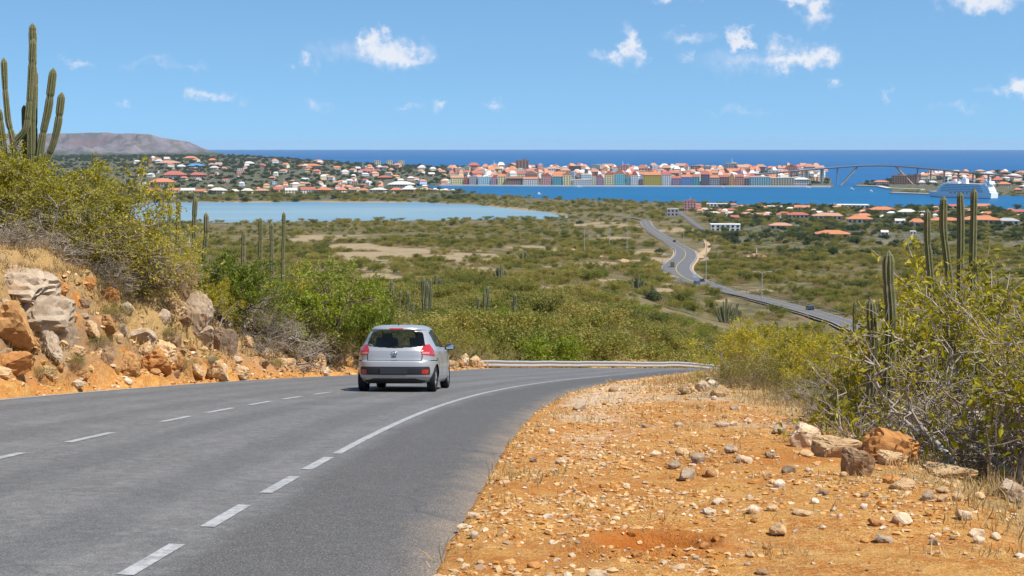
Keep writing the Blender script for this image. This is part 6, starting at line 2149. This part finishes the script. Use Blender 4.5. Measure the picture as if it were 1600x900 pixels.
while cnt < 22:
    x = hr.uniform(1095, 1598); yb = hr.uniform(326, 346); w = hr.uniform(12, 28)
    if any(abs(x - a) < (w + c) * .6 and abs(yb - b) < 3.5 for a, b, c in used_):
        continue
    used_.append((x, yb, w)); cnt += 1
    wall = hr.choice(['white', 'white', 'cream', 'salmon']); roof = hr.choice(['orange', 'terracotta', 'pale', 'red', 'white'])
    house_px(x - w / 2, x + w / 2, yb, yb - hr.uniform(5.5, 8), wall, roof, hr.choice(['hip', 'hip', 'side']), f'{sz_(w)} {wall} suburb house, {roof} roof, {"shore" if yb < 334 else "inner"} side, {where_sub(x)}', SU, rot=hr.uniform(-.4, .4), roof_frac=.45)

# far shore to the right of the channel
RF = 'houses on the far shore right of the channel'
for x0, x1, yb, yt, wall, roof, kd, lb in ((1366, 1388, 289, 282, 'white', 'orange', 'hip', 'white house with orange roof at the right foot of the bridge'), (1394, 1416, 288, 273, 'brown', 'orange', 'flat', 'left wing of the brown hotel under the bridge'), (1414, 1438, 287.5, 272.5, 'salmon', 'terracotta', 'flat', 'right wing of the hotel under the bridge, salmon'),
                                           (1438, 1462, 287, 279, 'white', 'pale', 'flat', 'white terrace block right of the hotel')):
    house_px(x0, x1, yb, yt, wall, roof, kd, lb, RF)
cnt = 0; used_ = []
while cnt < 18:
    x = hr.uniform(1440, 1605); yb = hr.uniform(271, 301); w = hr.uniform(9, 20)
    if any(abs(x - a) < (w + c) * .6 and abs(yb - b) < 3.5 for a, b, c in used_) or (yb > 290 and x < 1555):
        continue
    used_.append((x, yb, w)); cnt += 1
    wall = hr.choice(['white', 'salmon', 'cream', 'pink']); roof = hr.choice(['orange', 'red', 'terracotta', 'pale'])
    house_px(x - w / 2, x + w / 2, yb, yb - hr.uniform(5, 8), wall, roof, 'hip', f'{sz_(w)} {wall} far-shore house with {roof} roof {"above the ship" if x < 1556 else "right of the ship"}', RF, rot=hr.uniform(-.4, .4), roof_frac=.45)

# ------------------------------------------------------------------ quays
M_QUAY = flat('quay_stone', (.62, .58, .52), .9, .1, var=.15, scale=.05)
def quay(name, pts, wid, hgt):
    mb = MB()
    for (xa, ya), (xb, yb) in zip(pts[:-1], pts[1:]):
        A, B = (np.array([(x - 800) / FL * y2d(y), y2d(y)]) for x, y in ((xa, ya), (xb, yb)))
        c = (A + B) / 2; L = np.linalg.norm(B - A); an = math.atan2(B[1] - A[1], B[0] - A[0])
        mb.box((c[0], c[1], .6 + hgt / 2), (L + 2, wid, hgt + 1.2), an)
    o = mb.ob(name, M_QUAY); o['kind'] = 'structure'
quay('waterfront_quay', [(690, 290.3), (800, 290.8), (900, 291.2), (1100, 291.8), (1296, 292.2)], 12, 1.6)
quay('hotel_quay', [(1336, 291.2), (1372, 292.3), (1388, 295.5), (1440, 297.5)], 10, 1.8)
quay('ship_quay', [(1392, 302.6), (1450, 304.6), (1520, 306)], 12, 1.9)

# ------------------------------------------------------------------ high bridge over the channel
def build_bridge():
    D = 2900.0
    M_DECK = flat('bridge_deck', (.22, .26, .32), .7, .3); M_LEG = flat('bridge_leg', (.44, .36, .25), .7, .3); M_PIER = flat('bridge_pier', (.30, .33, .37), .8, .2)
    def P(px, py, d=D):
        r = ray(px, py); q = r / r[1] * d
        return Vector((q[0], q[1], q[2] + ZC))
    prof = [(1180, 271.8), (1205, 269.8), (1250, 265.6), (1310, 260.4), (1345, 257.9), (1370, 257.4), (1400, 258.2), (1450, 262.6), (1500, 267.6), (1560, 273), (1640, 280)]
    t = thing('bridge', 'high dark arched road bridge spanning the harbour channel', 'bridge', P(1368, 291))
    b0 = t.location.copy()
    xs = np.linspace(1180, 1640, 60); ys = np.interp(xs, [a for a, _ in prof], [b for _, b in prof])
    for _ in range(12):
        ys[1:-1] = (ys[:-2] + 2 * ys[1:-1] + ys[2:]) / 4
    mb = MB(); vs = []
    for x, y in zip(xs, ys):
        p = P(x, y) - b0
        for dy, dz in ((-7, 0), (7, 0), (7, -1.2), (3, -2.9), (-3, -2.9), (-7, -1.0)):
            vs.append((p.x, p.y + dy, p.z + dz))
    fs = [(i * 6 + j, (i + 1) * 6 + j, (i + 1) * 6 + (j + 1) % 6, i * 6 + (j + 1) % 6) for i in range(59) for j in range(6)]
    dk = mb.add(vs, fs).ob('deck', M_DECK, t)
    mb = MB()
    for yo in (-6.8, 6.8):
        mb.tube([P(x, y) - b0 + Vector((0, yo, 1.1)) for x, y in zip(xs, ys)], .14, 4)
    mb.ob('railing', M_DECK, dk)
    def deck_z(px):
        return (P(px, float(np.interp(px, xs, ys))) - b0).z
    for px, bx, by in ((1340, 1312, 290.5), (1400, 1428, 289.5)):
        a = P(px, float(np.interp(px, xs, ys))) - b0; c = P(bx, by) - b0; a.z -= 2.6
        for yo in (-4, 4):
            MB().tube([c + Vector((0, yo, -2)), a + Vector((0, yo, 0))], [1.5, 1.1], 6).ob('leg', M_LEG, t)
    for px in (1214, 1236, 1260, 1284, 1308, 1433, 1454, 1475, 1497, 1520, 1544):
        p = P(px, 285) - b0
        gz = float(terrain(np.array([p.x + b0.x]), np.array([p.y + b0.y]))[0]) + ZC - b0.z - 1
        MB().tube([(p.x, -2.6, gz), (p.x, -2.6, deck_z(px) - 2.7)], .8, 6).tube([(p.x, 2.6, gz), (p.x, 2.6, deck_z(px) - 2.7)], .8, 6).box((p.x, 0, deck_z(px) - 3.3), (2, 9, 1)).ob('pier', M_PIER, t)
    for px in (1347, 1369, 1462, 1502):
        p = P(px, float(np.interp(px, xs, ys))) - b0
        MB().tube([(p.x, 6, p.z), (p.x, 6, p.z + 6)], [.22, .14], 5).ob('lamp_post', M_PIER, t)
build_bridge()

# ------------------------------------------------------------------ cruise ship
def build_ship():
    M_SH = flat('ship_white', (.80, .80, .80), .45, .4, var=.04); M_BAND = flat('ship_windows', (.16, .22, .30), .3, .5); M_KEEL = flat('boot_topping', (.10, .14, .25), .6, .3); M_BOAT = flat('lifeboat_orange', (.70, .30, .10), .6, .3)
    bow = np.array([(1449.5 - 800) / FL * 2230, 2230.]); st = np.array([(1553 - 800) / FL * 2130, 2130.])
    L = float(np.linalg.norm(bow - st)); an = math.atan2(bow[1] - st[1], bow[0] - st[0])
    t = thing('cruise_ship', 'white cruise ship moored at the right side of the bay', 'ship', (st[0], st[1], 0.3), (0, 0, an))
    B = 17.0
    def outline(a, b, bl, n=14, w=B):
        """plan outline from stern a to bow b with a pointed bow of length bl"""
        r = [(a, -w / 2), (b - bl, -w / 2)]
        for k in range(1, n):
            f = k / n; r.append((b - bl + bl * f, -w / 2 * (1 - f ** 2.1)))
        r.append((b, 0))
        return r + [(x, -y) for x, y in r[::-1][1:]]
    def slab(o0, o1, z0, z1, name, mat, parent):
        n = len(o0)
        v = [(x, y, z0) for x, y in o0] + [(x, y, z1) for x, y in o1]
        f = [(i, (i + 1) % n, n + (i + 1) % n, n + i) for i in range(n)]
        c0 = len(v); v += [(sum(x for x, _ in o1) / n, 0, z1), (sum(x for x, _ in o0) / n, 0, z0)]
        f += [(n + i, n + (i + 1) % n, c0) for i in range(n)]
        return MB().add(v, f).ob(name, mat, parent)
    slab(outline(1.5, L - 6, 26), outline(.5, L - 4.5, 26), -2, .9, 'keel_band', M_KEEL, t)
    slab(outline(.5, L - 4.5, 26), outline(0, L, 28), .9, 9.0, 'hull', M_SH, t)
    z = 9.0
    levels = [(3, L - 17), (4, L - 18.5), (5.5, L - 20), (7.5, L - 23), (10, L - 27)]
    for i, (a, b) in enumerate(levels):
        dk = slab(outline(a, b, 9, w=B - .4), outline(a, b - .5, 9, w=B - .4), z, z + 2.6, 'deck_house', M_SH, t)
        mb = MB()
        for y in (-1, 1):
            n = int((b - a - 22) / 2.2)
            for k in range(n):
                mb.box((a + 13 + k * 2.2, y * (B / 2 - .18), z + 1.35), (1.5, .12, 1.35))
        tag(mb.ob('window_row', M_BAND, dk), kind='stuff')
        z += 2.62
    for k in range(7):
        for y in (-1, 1):
            MB().tube([(26 + k * 7.5, y * (B / 2 + .6), 8.2), (28 + k * 7.5, y * (B / 2 + .6), 8.0), (30.5 + k * 7.5, y * (B / 2 + .6), 8.2)], [.5, 1.0, .5], 6).ob('lifeboat', M_BOAT, t)
    slab(outline(L * .50, L - 33, 8, w=12), outline(L * .52, L - 35, 8, w=11), z, z + 2.6, 'bridge_house', M_SH, t)
    slab([(4, -7), (17, -7), (17, 7), (4, 7)], [(6, -6), (14, -6), (14, 6), (6, 6)], z, z + 4.5, 'aft_house', M_SH, t)
    # terraced stern decks
    for k in range(5):
        slab([(1 + k * 1.6, -7.6), (13, -7.6), (13, 7.6), (1 + k * 1.6, 7.6)], [(1 + k * 1.6, -7.6), (13, -7.6), (13, 7.6), (1 + k * 1.6, 7.6)], 9.05 + k * 2.62, 9.7 + k * 2.62, 'stern_terrace', M_SH, t)
    MB().prism([(L * .40, z), (L * .49, z), (L * .47, z + 7.5), (L * .41, z + 7.5)], 1, -3.2, 3.2).ob('funnel', M_SH, t)
    MB().tube([(L * .70, 0, z + 2), (L * .70, 0, z + 9)], [.5, .2], 6).box((L * .70, 0, z + 6), (.6, 4, .5)).ob('mast', M_SH, t)
    v, f = ICO[2]
    ob('radar_dome', mesh('radar_dome', v * 2.0 + np.array([L * .58, 0, z + 4]), f, True), M_SH, t)
    ob('radar_dome', mesh('radar_dome', v * 1.6 + np.array([L * .44, 0, z + 8.6]), f, True), M_SH, t)
    MB().tube([(9, 0, z + 4), (9, 0, z + 10)], [1.6, 1.1], 8).ob('aft_funnel', M_SH, t)
build_ship()
# small boats on the bay
for k, (px, py, w) in enumerate(((842, 303.5, 5), (905, 287.6 + 4.6, 9), (1128, 292.8, 6), (1262, 293.6, 7), (1330, 296, 6), (1360, 299.5, 5))):
    d = y2d(py); L = w * d / FL
    t = thing('boat', ('small white boat out on the left part of the bay', 'white ferry at the quay before the low white building', 'small white boat at the quay below the grey office block', 'white boat at the quay before the harbour shed', 'small white boat in the channel mouth', 'small white boat off the hotel quay')[k], 'boat', ((px - 800) / FL * d, d, .25), (0, 0, hr.uniform(-.3, .3)))
    MB().add([(-L / 2, -1.6, 0), (L * .3, -1.6, 0), (L / 2, 0, 0), (L * .3, 1.6, 0), (-L / 2, 1.6, 0), (-L / 2, -2, 1.6), (L * .34, -2, 1.7), (L * .56, 0, 2), (L * .34, 2, 1.7), (-L / 2, 2, 1.6)],
             [(0, 1, 6, 5), (1, 2, 7, 6), (2, 3, 8, 7), (3, 4, 9, 8), (4, 0, 5, 9), (5, 6, 8, 9), (6, 7, 8)]).ob('hull', M_TRIMW, t)
    MB().box((-L * .08, 0, 2.6), (L * .4, 2.6, 2)).ob('cabin', M_TRIMW, t)

# ------------------------------------------------------------------ table mountain on the coast
def m_hill(g):
    p = g.n('ShaderNodeTexCoord').outputs['Object']
    n = g.noise(.006, p, 6, .65); n2 = g.noise(.02, p, 6, .65)
    z = g.n('ShaderNodeSeparateXYZ', ins={0: p}).outputs[2]
    c = g.mix(g.step(n, .35, .65), (.125, .118, .145), (.215, .185, .20))  # bluish purple rock: distance haze put into the colour
    c = g.mix(g.math('MULTIPLY', g.step(n2, .44, .6), .75), c, (.10, .10, .075))
    foot = g.step(g.math('ADD', z, g.math('MULTIPLY', n, 40)), 78, 58)
    c = g.mix(foot, c, (.055, .07, .04))  # cloud shade over the green lower slope, painted as a darker foot
    nz = g.n('ShaderNodeSeparateXYZ', ins={0: g.n('ShaderNodeNewGeometry').outputs['Normal']}).outputs[2]
    c = g.mix(g.step(nz, .8, .55), c, (.20, .135, .115))
    return pbsdf(g, c, .95, .1, bump=n2, bstr=.6, bdist=6.0)
def build_hill():
    pxs = np.linspace(-560, 352, 170); ds = np.linspace(6150, 8600, 80)
    top = [(-560, 212), (-200, 209), (40, 209.5), (100, 207.5), (170, 207), (195, 208.5), (240, 210.5), (252, 214.5), (275, 218), (298, 221.5), (306, 226), (318, 232), (335, 238.5), (352, 245)]
    X, Y = np.meshgrid(pxs, ds)
    tz = -(np.interp(X, [a for a, _ in top], [b for _, b in top]) - 228) / FL * 7000
    base = -44.0
    x = (X - 800) / FL * Y
    P = np.stack([x, Y], -1)
    n = fbm(P / 420., 5, 91, .55); rid = 1 - np.abs(fbm(P / 230., 4, 92))
    f = np.clip((Y - 6200 + n * 300 + (rid - .7) * 520) / 780, 0, 1)
    prof = np.interp(f, [0, .25, .55, .78, .84, 1], [0, .10, .34, .58, .94, 1])
    back = 1 - ss(Y, 7700, 8550)
    z = base + (tz - base) * prof * back + n * 7 * prof + (rid - .75) * 22 * prof * (1 - prof) * 3
    z = np.where(tz < base + 3, np.minimum(z, base - 1), z)
    V = np.stack([x, Y, z + ZC], -1).reshape(-1, 3)
    i = np.arange(V.shape[0]).reshape(X.shape)
    F = np.stack([i[:-1, :-1], i[:-1, 1:], i[1:, 1:], i[1:, :-1]], -1).reshape(-1, 4)
    o = ob('headland', mesh('headland', V, F, True), material('hazy_headland_rock', m_hill)); o['kind'] = 'structure'
build_hill()

# the many more roofs of the far town and slopes that cannot be told apart
def house_mass(name, boxes, seed):
    r = np.random.default_rng(seed)
    V, F4, F3, C_ = [], [], [], []
    wl = [(.80, .77, .72), (.74, .66, .52), (.70, .42, .32), (.80, .77, .72), (.78, .66, .40), (.55, .66, .74)]
    rl = [(.56, .24, .13), (.54, .30, .20), (.58, .26, .14), (.45, .16, .12), (.70, .66, .61), (.62, .58, .53)]
    n = 0
    for (x0, x1, ya, yb, cnt, hh) in boxes:
        for _ in range(cnt):
            px = r.uniform(x0, x1); py = r.uniform(ya, yb)
            p = hit(px, py, 60)
            if p is None or p[1] > 6300:
                continue
            k = p[1] / FL; w = r.uniform(5.5, 12) * k / 2; h = hh * r.uniform(.6, 1.2) * k; rh = h * .5; d = w * r.uniform(.7, 1.2); a = r.uniform(-.6, .6)
            b = np.array([(-w, -d, -1), (w, -d, -1), (w, d, -1), (-w, d, -1), (-w, -d, h), (w, -d, h), (w, d, h), (-w, d, h), (-w * 1.08, -d * 1.1, h), (w * 1.08, -d * 1.1, h), (w * 1.08, d * 1.1, h), (-w * 1.08, d * 1.1, h), (-w * .5, 0, h + rh), (w * .5, 0, h + rh)])
            b[:, :2] = b[:, :2] @ np.array([[math.cos(a), math.sin(a)], [-math.sin(a), math.cos(a)]])
            V.append(b + p + np.array([0, 0, ZC]))
            F4 += [[n + i for i in q] for q in ((0, 1, 5, 4), (1, 2, 6, 5), (2, 3, 7, 6), (3, 0, 4, 7), (8, 9, 13, 12), (10, 11, 12, 13))]
            F3 += [[n + i for i in q] for q in ((9, 10, 13), (11, 8, 12))]
            cw, cr = wl[r.integers(len(wl))], rl[r.integers(len(rl))]
            C_.append(np.array([(*cw, 1)] * 8 + [(*cr, 1)] * 6)); n += 14
    m = material(name, lambda g: pbsdf(g, g.attr('tone'), .85, .2))
    return tag(ob(name, mesh(name, np.concatenate(V), [np.array(F4), np.array(F3)], False, {'tone': np.concatenate(C_)}), m), kind='stuff')
house_mass('distant_houses', [(700, 1290, 266, 284, 200, 8), (205, 700, 250, 300, 40, 4), (430, 700, 262, 300, 50, 4.5), (1440, 1600, 270, 284, 40, 5), (1090, 1600, 324, 342, 30, 5)], 55)
# ------------------------------------------------------------------ street lamps, distant cars, road furniture
M_POLE = flat('lamp_steel', (.42, .42, .41), .6, .4, .3)
def street_lamp(px, yb, yt, arms, label):
    p = hit(px, yb, 60)
    k = p[1] / FL; H = (yb - yt) * k
    t = thing('street_lamp', label, 'street lamp', W(p))
    MB().tube([(0, 0, -.5), (0, 0, H)], [.20, .13], 6).ob('pole', M_POLE, t)
    for a in arms:
        MB().tube([(0, 0, H - .15), (a * 1.0, 0, H + .35), (a * 2.4, 0, H + .5)], .09, 5).ob('arm', M_POLE, t)
        MB().box((a * 2.9, 0, H + .48), (1.3, .5, .28)).ob('lamp_head', M_POLE, t)
    lab(t, label, px, float(p[1]), 'street lamps along the valley road')
for a in ((913, 402, 356, (-1, 1), 'double armed street lamp farthest left in the valley'), (952, 386, 345, (1,), 'slim street lamp between the left lamp and the tall one'), (979.5, 395, 341, (-1, 1), 'tall double armed street lamp left of the road bend'),
          (1068, 384, 360, (-1,), 'short street lamp beside the upper road bend'), (1103, 443, 380, (-1,), 'tall street lamp at the outer side of the lower bend'), (1190, 471, 426, (-1, 1), 'double armed street lamp beside the straight valley road'),
          (1027, 330, 312, (-1,), 'street lamp far off left of the pink tower building'), (1121.5, 407, 393, (1,), 'little lamp post right of the road bend'), (1035, 413, 399, (1,), 'short lamp post at the inner edge of the bend')):
    street_lamp(*a)

M_CARB = {'dark': paint('dark_car_paint', (.03, .035, .05), .3, .3, .5), 'blue': paint('blue_car_paint', (.06, .10, .20), .3, .3, .5), 'white': paint('white_car_paint', (.7, .7, .7), .1, .3, .5), 'olive': paint('olive_truck_paint', (.16, .15, .08), .1, .5)}
def far_car(px, py, label, mat, L=4.4, Wd=1.75, Hh=1.45, truck=False, name='car', cat='car', side=0.0, scale=1.0):
    p = hit(px, py, 60)
    i = int(np.argmin((CA[:, 0] - p[0]) ** 2 + (CA[:, 1] - p[1]) ** 2)); i = min(max(i, 1), len(CA) - 2)
    d = CA[i + 1] - CA[i - 1]; an = math.atan2(d[1], d[0])
    c = CA[i] + np.array([d[1], -d[0]]) / np.linalg.norm(d) * side
    t = thing(name, label, cat, (c[0], c[1], zA[i] + ZC + 1.02), (0, 0, an), 'cars on the valley road')
    t.scale = (scale,) * 3
    h = L / 2
    MB().prism([(-h, .35), (h, .35), (h, .75), (h * .55, .9), (h * .28, Hh), (-h * .6, Hh), (-h * .92, .95), (-h, .85)], 1, -Wd / 2, Wd / 2).ob('body', mat, t)
    for s in (-1, 1):
        MB().prism([(-h * .78, .95), (h * .45, .95), (h * .24, Hh - .1), (-h * .56, Hh - .1)], 1, s * (Wd / 2 + .012) - .01, s * (Wd / 2 + .012) + .01).ob('side_window', M_GLASS, t)
    MB().box((-h * .80, 0, 1.15), (.06, Wd * .8, .35)).ob('rear_window', M_GLASS, t)
    for a in (-.62, .62):
        for s in (-1, 1):
            MB().tube([(a * h, s * Wd * .36, .33), (a * h, s * Wd * .5, .33)], .33, 12).ob('wheel', M_TYRE, t)
    if truck:
        MB().box((-h * .35, 0, 1.9), (L * .6, Wd, 1.5)).ob('cargo_box', mat, t)
    lab(t, label, px, float(c[1]))
far_car(1272, 489, 'dark car on the straight stretch of the valley road', M_CARB['dark'], side=2.0)
far_car(1082, 445, 'dark blue car coming out of the lower bend of the valley road', M_CARB['blue'], side=-2)
far_car(1070, 421, 'small olive truck in the bend of the valley road', M_CARB['olive'], 5.2, 2.0, 1.9, True, 'truck', 'truck', side=-2)
far_car(1064, 441, 'tiny dark motor car at the inner side of the lower bend', M_CARB['dark'], 3.4, 1.5, 1.3, side=3.5)
far_car(1046, 380, 'dark car far off where the roads fork', M_CARB['dark'], side=2)
# blue direction sign at the bend
p = hit(1086, 440, 60); k = p[1] / FL
t = thing('road_sign', 'blue road sign on two posts at the lower bend', 'sign', W(p))
M_SIGN = flat('sign_blue', (.35, .45, .55), .5, .4)
MB().box((0, 0, 8.5 * k), (7 * k, .15, 6 * k)).ob('sign_panel', M_SIGN, t)
for s in (-1, 1):
    MB().tube([(s * 2.5 * k, .1, -.5), (s * 2.5 * k, .1, 8 * k)], .09, 6).ob('post', M_POLE, t)
# crash barrier along the outer side of the lower bend
def far_barrier():
    i0 = int(np.argmin((800 + FL * CA[:, 0] / CA[:, 1] - 1300) ** 2)); i1 = int(np.argmin((800 + FL * CA[:, 0] / CA[:, 1] - 1082) ** 2 + (CA[:, 1] < 500) * 1e5))
    seg = CA[min(i0, i1):max(i0, i1)]
    tt = np.gradient(seg, axis=0); tt /= np.linalg.norm(tt, axis=1, keepdims=True); nrm = np.stack([tt[:, 1], -tt[:, 0]], 1)
    for s, lb in ((1, 'dark guard rail on the town side of the valley road'), (-1, 'dark guard rail on the near side of the valley road')):
        q = seg + nrm * 6.5 * s
        z = zA[min(i0, i1):max(i0, i1)] + ZC + 1.0
        t = thing('guard_rail', lb, 'guard rail', (q[0, 0], q[0, 1], z[0]))
        b = np.array([q[0, 0], q[0, 1], z[0]])
        mb = MB(); mb.tube([tuple(np.array([a[0], a[1], zz + .65]) - b) for a, zz in zip(q, z)], .16, 4).ob('rail_beam', M_WOODP, t)
        for k in range(0, len(q), 2):
            MB().box(tuple(np.array([q[k, 0], q[k, 1], z[k] + .3]) - b), (.2, .2, 1.2)).ob('post', M_WOODP, t)
far_barrier()

# ------------------------------------------------------------------ many-stemmed cacti down in the valley
def cactus_clump(px, yb, yt, width, n, label, seed, thick=.16, group='cacti in the valley'):
    p = hit(px, yb, 60)
    k = p[1] / FL; H = (yb - yt) * k; Wm = width * k / 2
    t = thing('cactus_clump', label, 'cactus', W(p))
    r = random.Random(seed)
    for i in range(n):
        f = (i + .5) / n * 2 - 1
        h = H * (1 - .35 * r.random() - .25 * abs(f) * r.random())
        if i == n // 2:
            h = H
        x0, x1 = f * Wm * .45, f * Wm + r.uniform(-.15, .15)
        y0 = r.uniform(-.6, .6)
        ob('stem', stem_mesh([(x0, y0 * .5, -.3), (x0 + (x1 - x0) * .5, y0, h * .35), (x1, y0, h)], thick * r.uniform(.8, 1.15) * max(1, k * 8), seed + i, 6, .3), None, t)
    lab(t, label, px, float(p[1]), group)
VCG = 'cactus columns below the road'
for i, (px, yb, yt, w) in enumerate(((613, 505, 438, 6), (625, 508, 454, 5), (637, 508, 455, 5.5), (646, 508, 471, 5), (662, 510, 433, 7), (667, 512, 440, 6), (673, 512, 434, 6.5), (687, 520, 490, 5),
                                     (741, 512, 478, 4.5), (748, 512, 464, 5), (757, 510, 455, 5.5), (762.5, 510, 447, 6), (774, 512, 480, 4.5), (805, 515, 458, 6), (728, 512, 489, 4))):
    p = hit(px, yb, 60)
    lb = ('tall cactus column, leftmost behind the car roof', 'second cactus column behind the car roof', 'third cactus column behind the car roof', 'short fourth cactus column behind the car roof', 'tallest cactus column of the dark pair right of the car roof', 'cactus column squeezed inside the dark pair',
          'right cactus column of the dark pair', 'short cactus stub right of the dark pair', 'thin leaning cactus at the left of the middle group', 'cactus column second in the middle group', 'stout cactus column in the middle group', 'tallest cactus column of the middle group',
          'slanting cactus column at the right of the middle group', 'lone straight cactus column right of the middle group', 'short cactus column left of the middle group')[i]
    column(px, yt, float(p[1]), w, lb, 700 + i, group=VCG)
for a in ((680, 462, 428, 26, 12, 'dark many-stemmed cactus behind the dark pair of columns'), (783, 445, 412, 22, 11, 'grey many-stemmed cactus in the middle of the valley'), (820, 412, 392, 18, 9, 'grey many-stemmed cactus far left of the lamp posts'), (1135, 505, 465, 42, 14, 'fan-like many-stemmed cactus in front of the valley road'),
          (996, 456, 428, 22, 10, 'grey many-stemmed cactus left of the road bend'), (1150, 500, 474, 22, 9, 'many-stemmed cactus right of the fan-like one'), (935, 492, 466, 20, 8, 'bent many-stemmed cactus in the valley below the lamp posts'), (905, 500, 478, 14, 7, 'small many-stemmed cactus over the guard rail middle')):
    cactus_clump(*a, seed=int(a[0]))
settle_labels()

# ------------------------------------------------------------------ sea air
def build_haze():
    v = MB().box((0, 0, (-12 + 172) / 2), (70000, 70000, 184))
    m = bpy.data.materials.new('sea_air'); m.use_nodes = True
    t = m.node_tree; t.nodes.clear()
    g = NT(t)
    pv = g.n('ShaderNodeVolumePrincipled', ins={'Color': (.62, .78, 1.0, 1), 'Density': HAZE, 'Anisotropy': 0.0})
    t.links.new(pv.outputs[0], g.n('ShaderNodeOutputMaterial').inputs['Volume'])
    o = v.ob('haze', m)
    o['kind'] = 'stuff'
HAZE = 2.0e-5
build_haze()
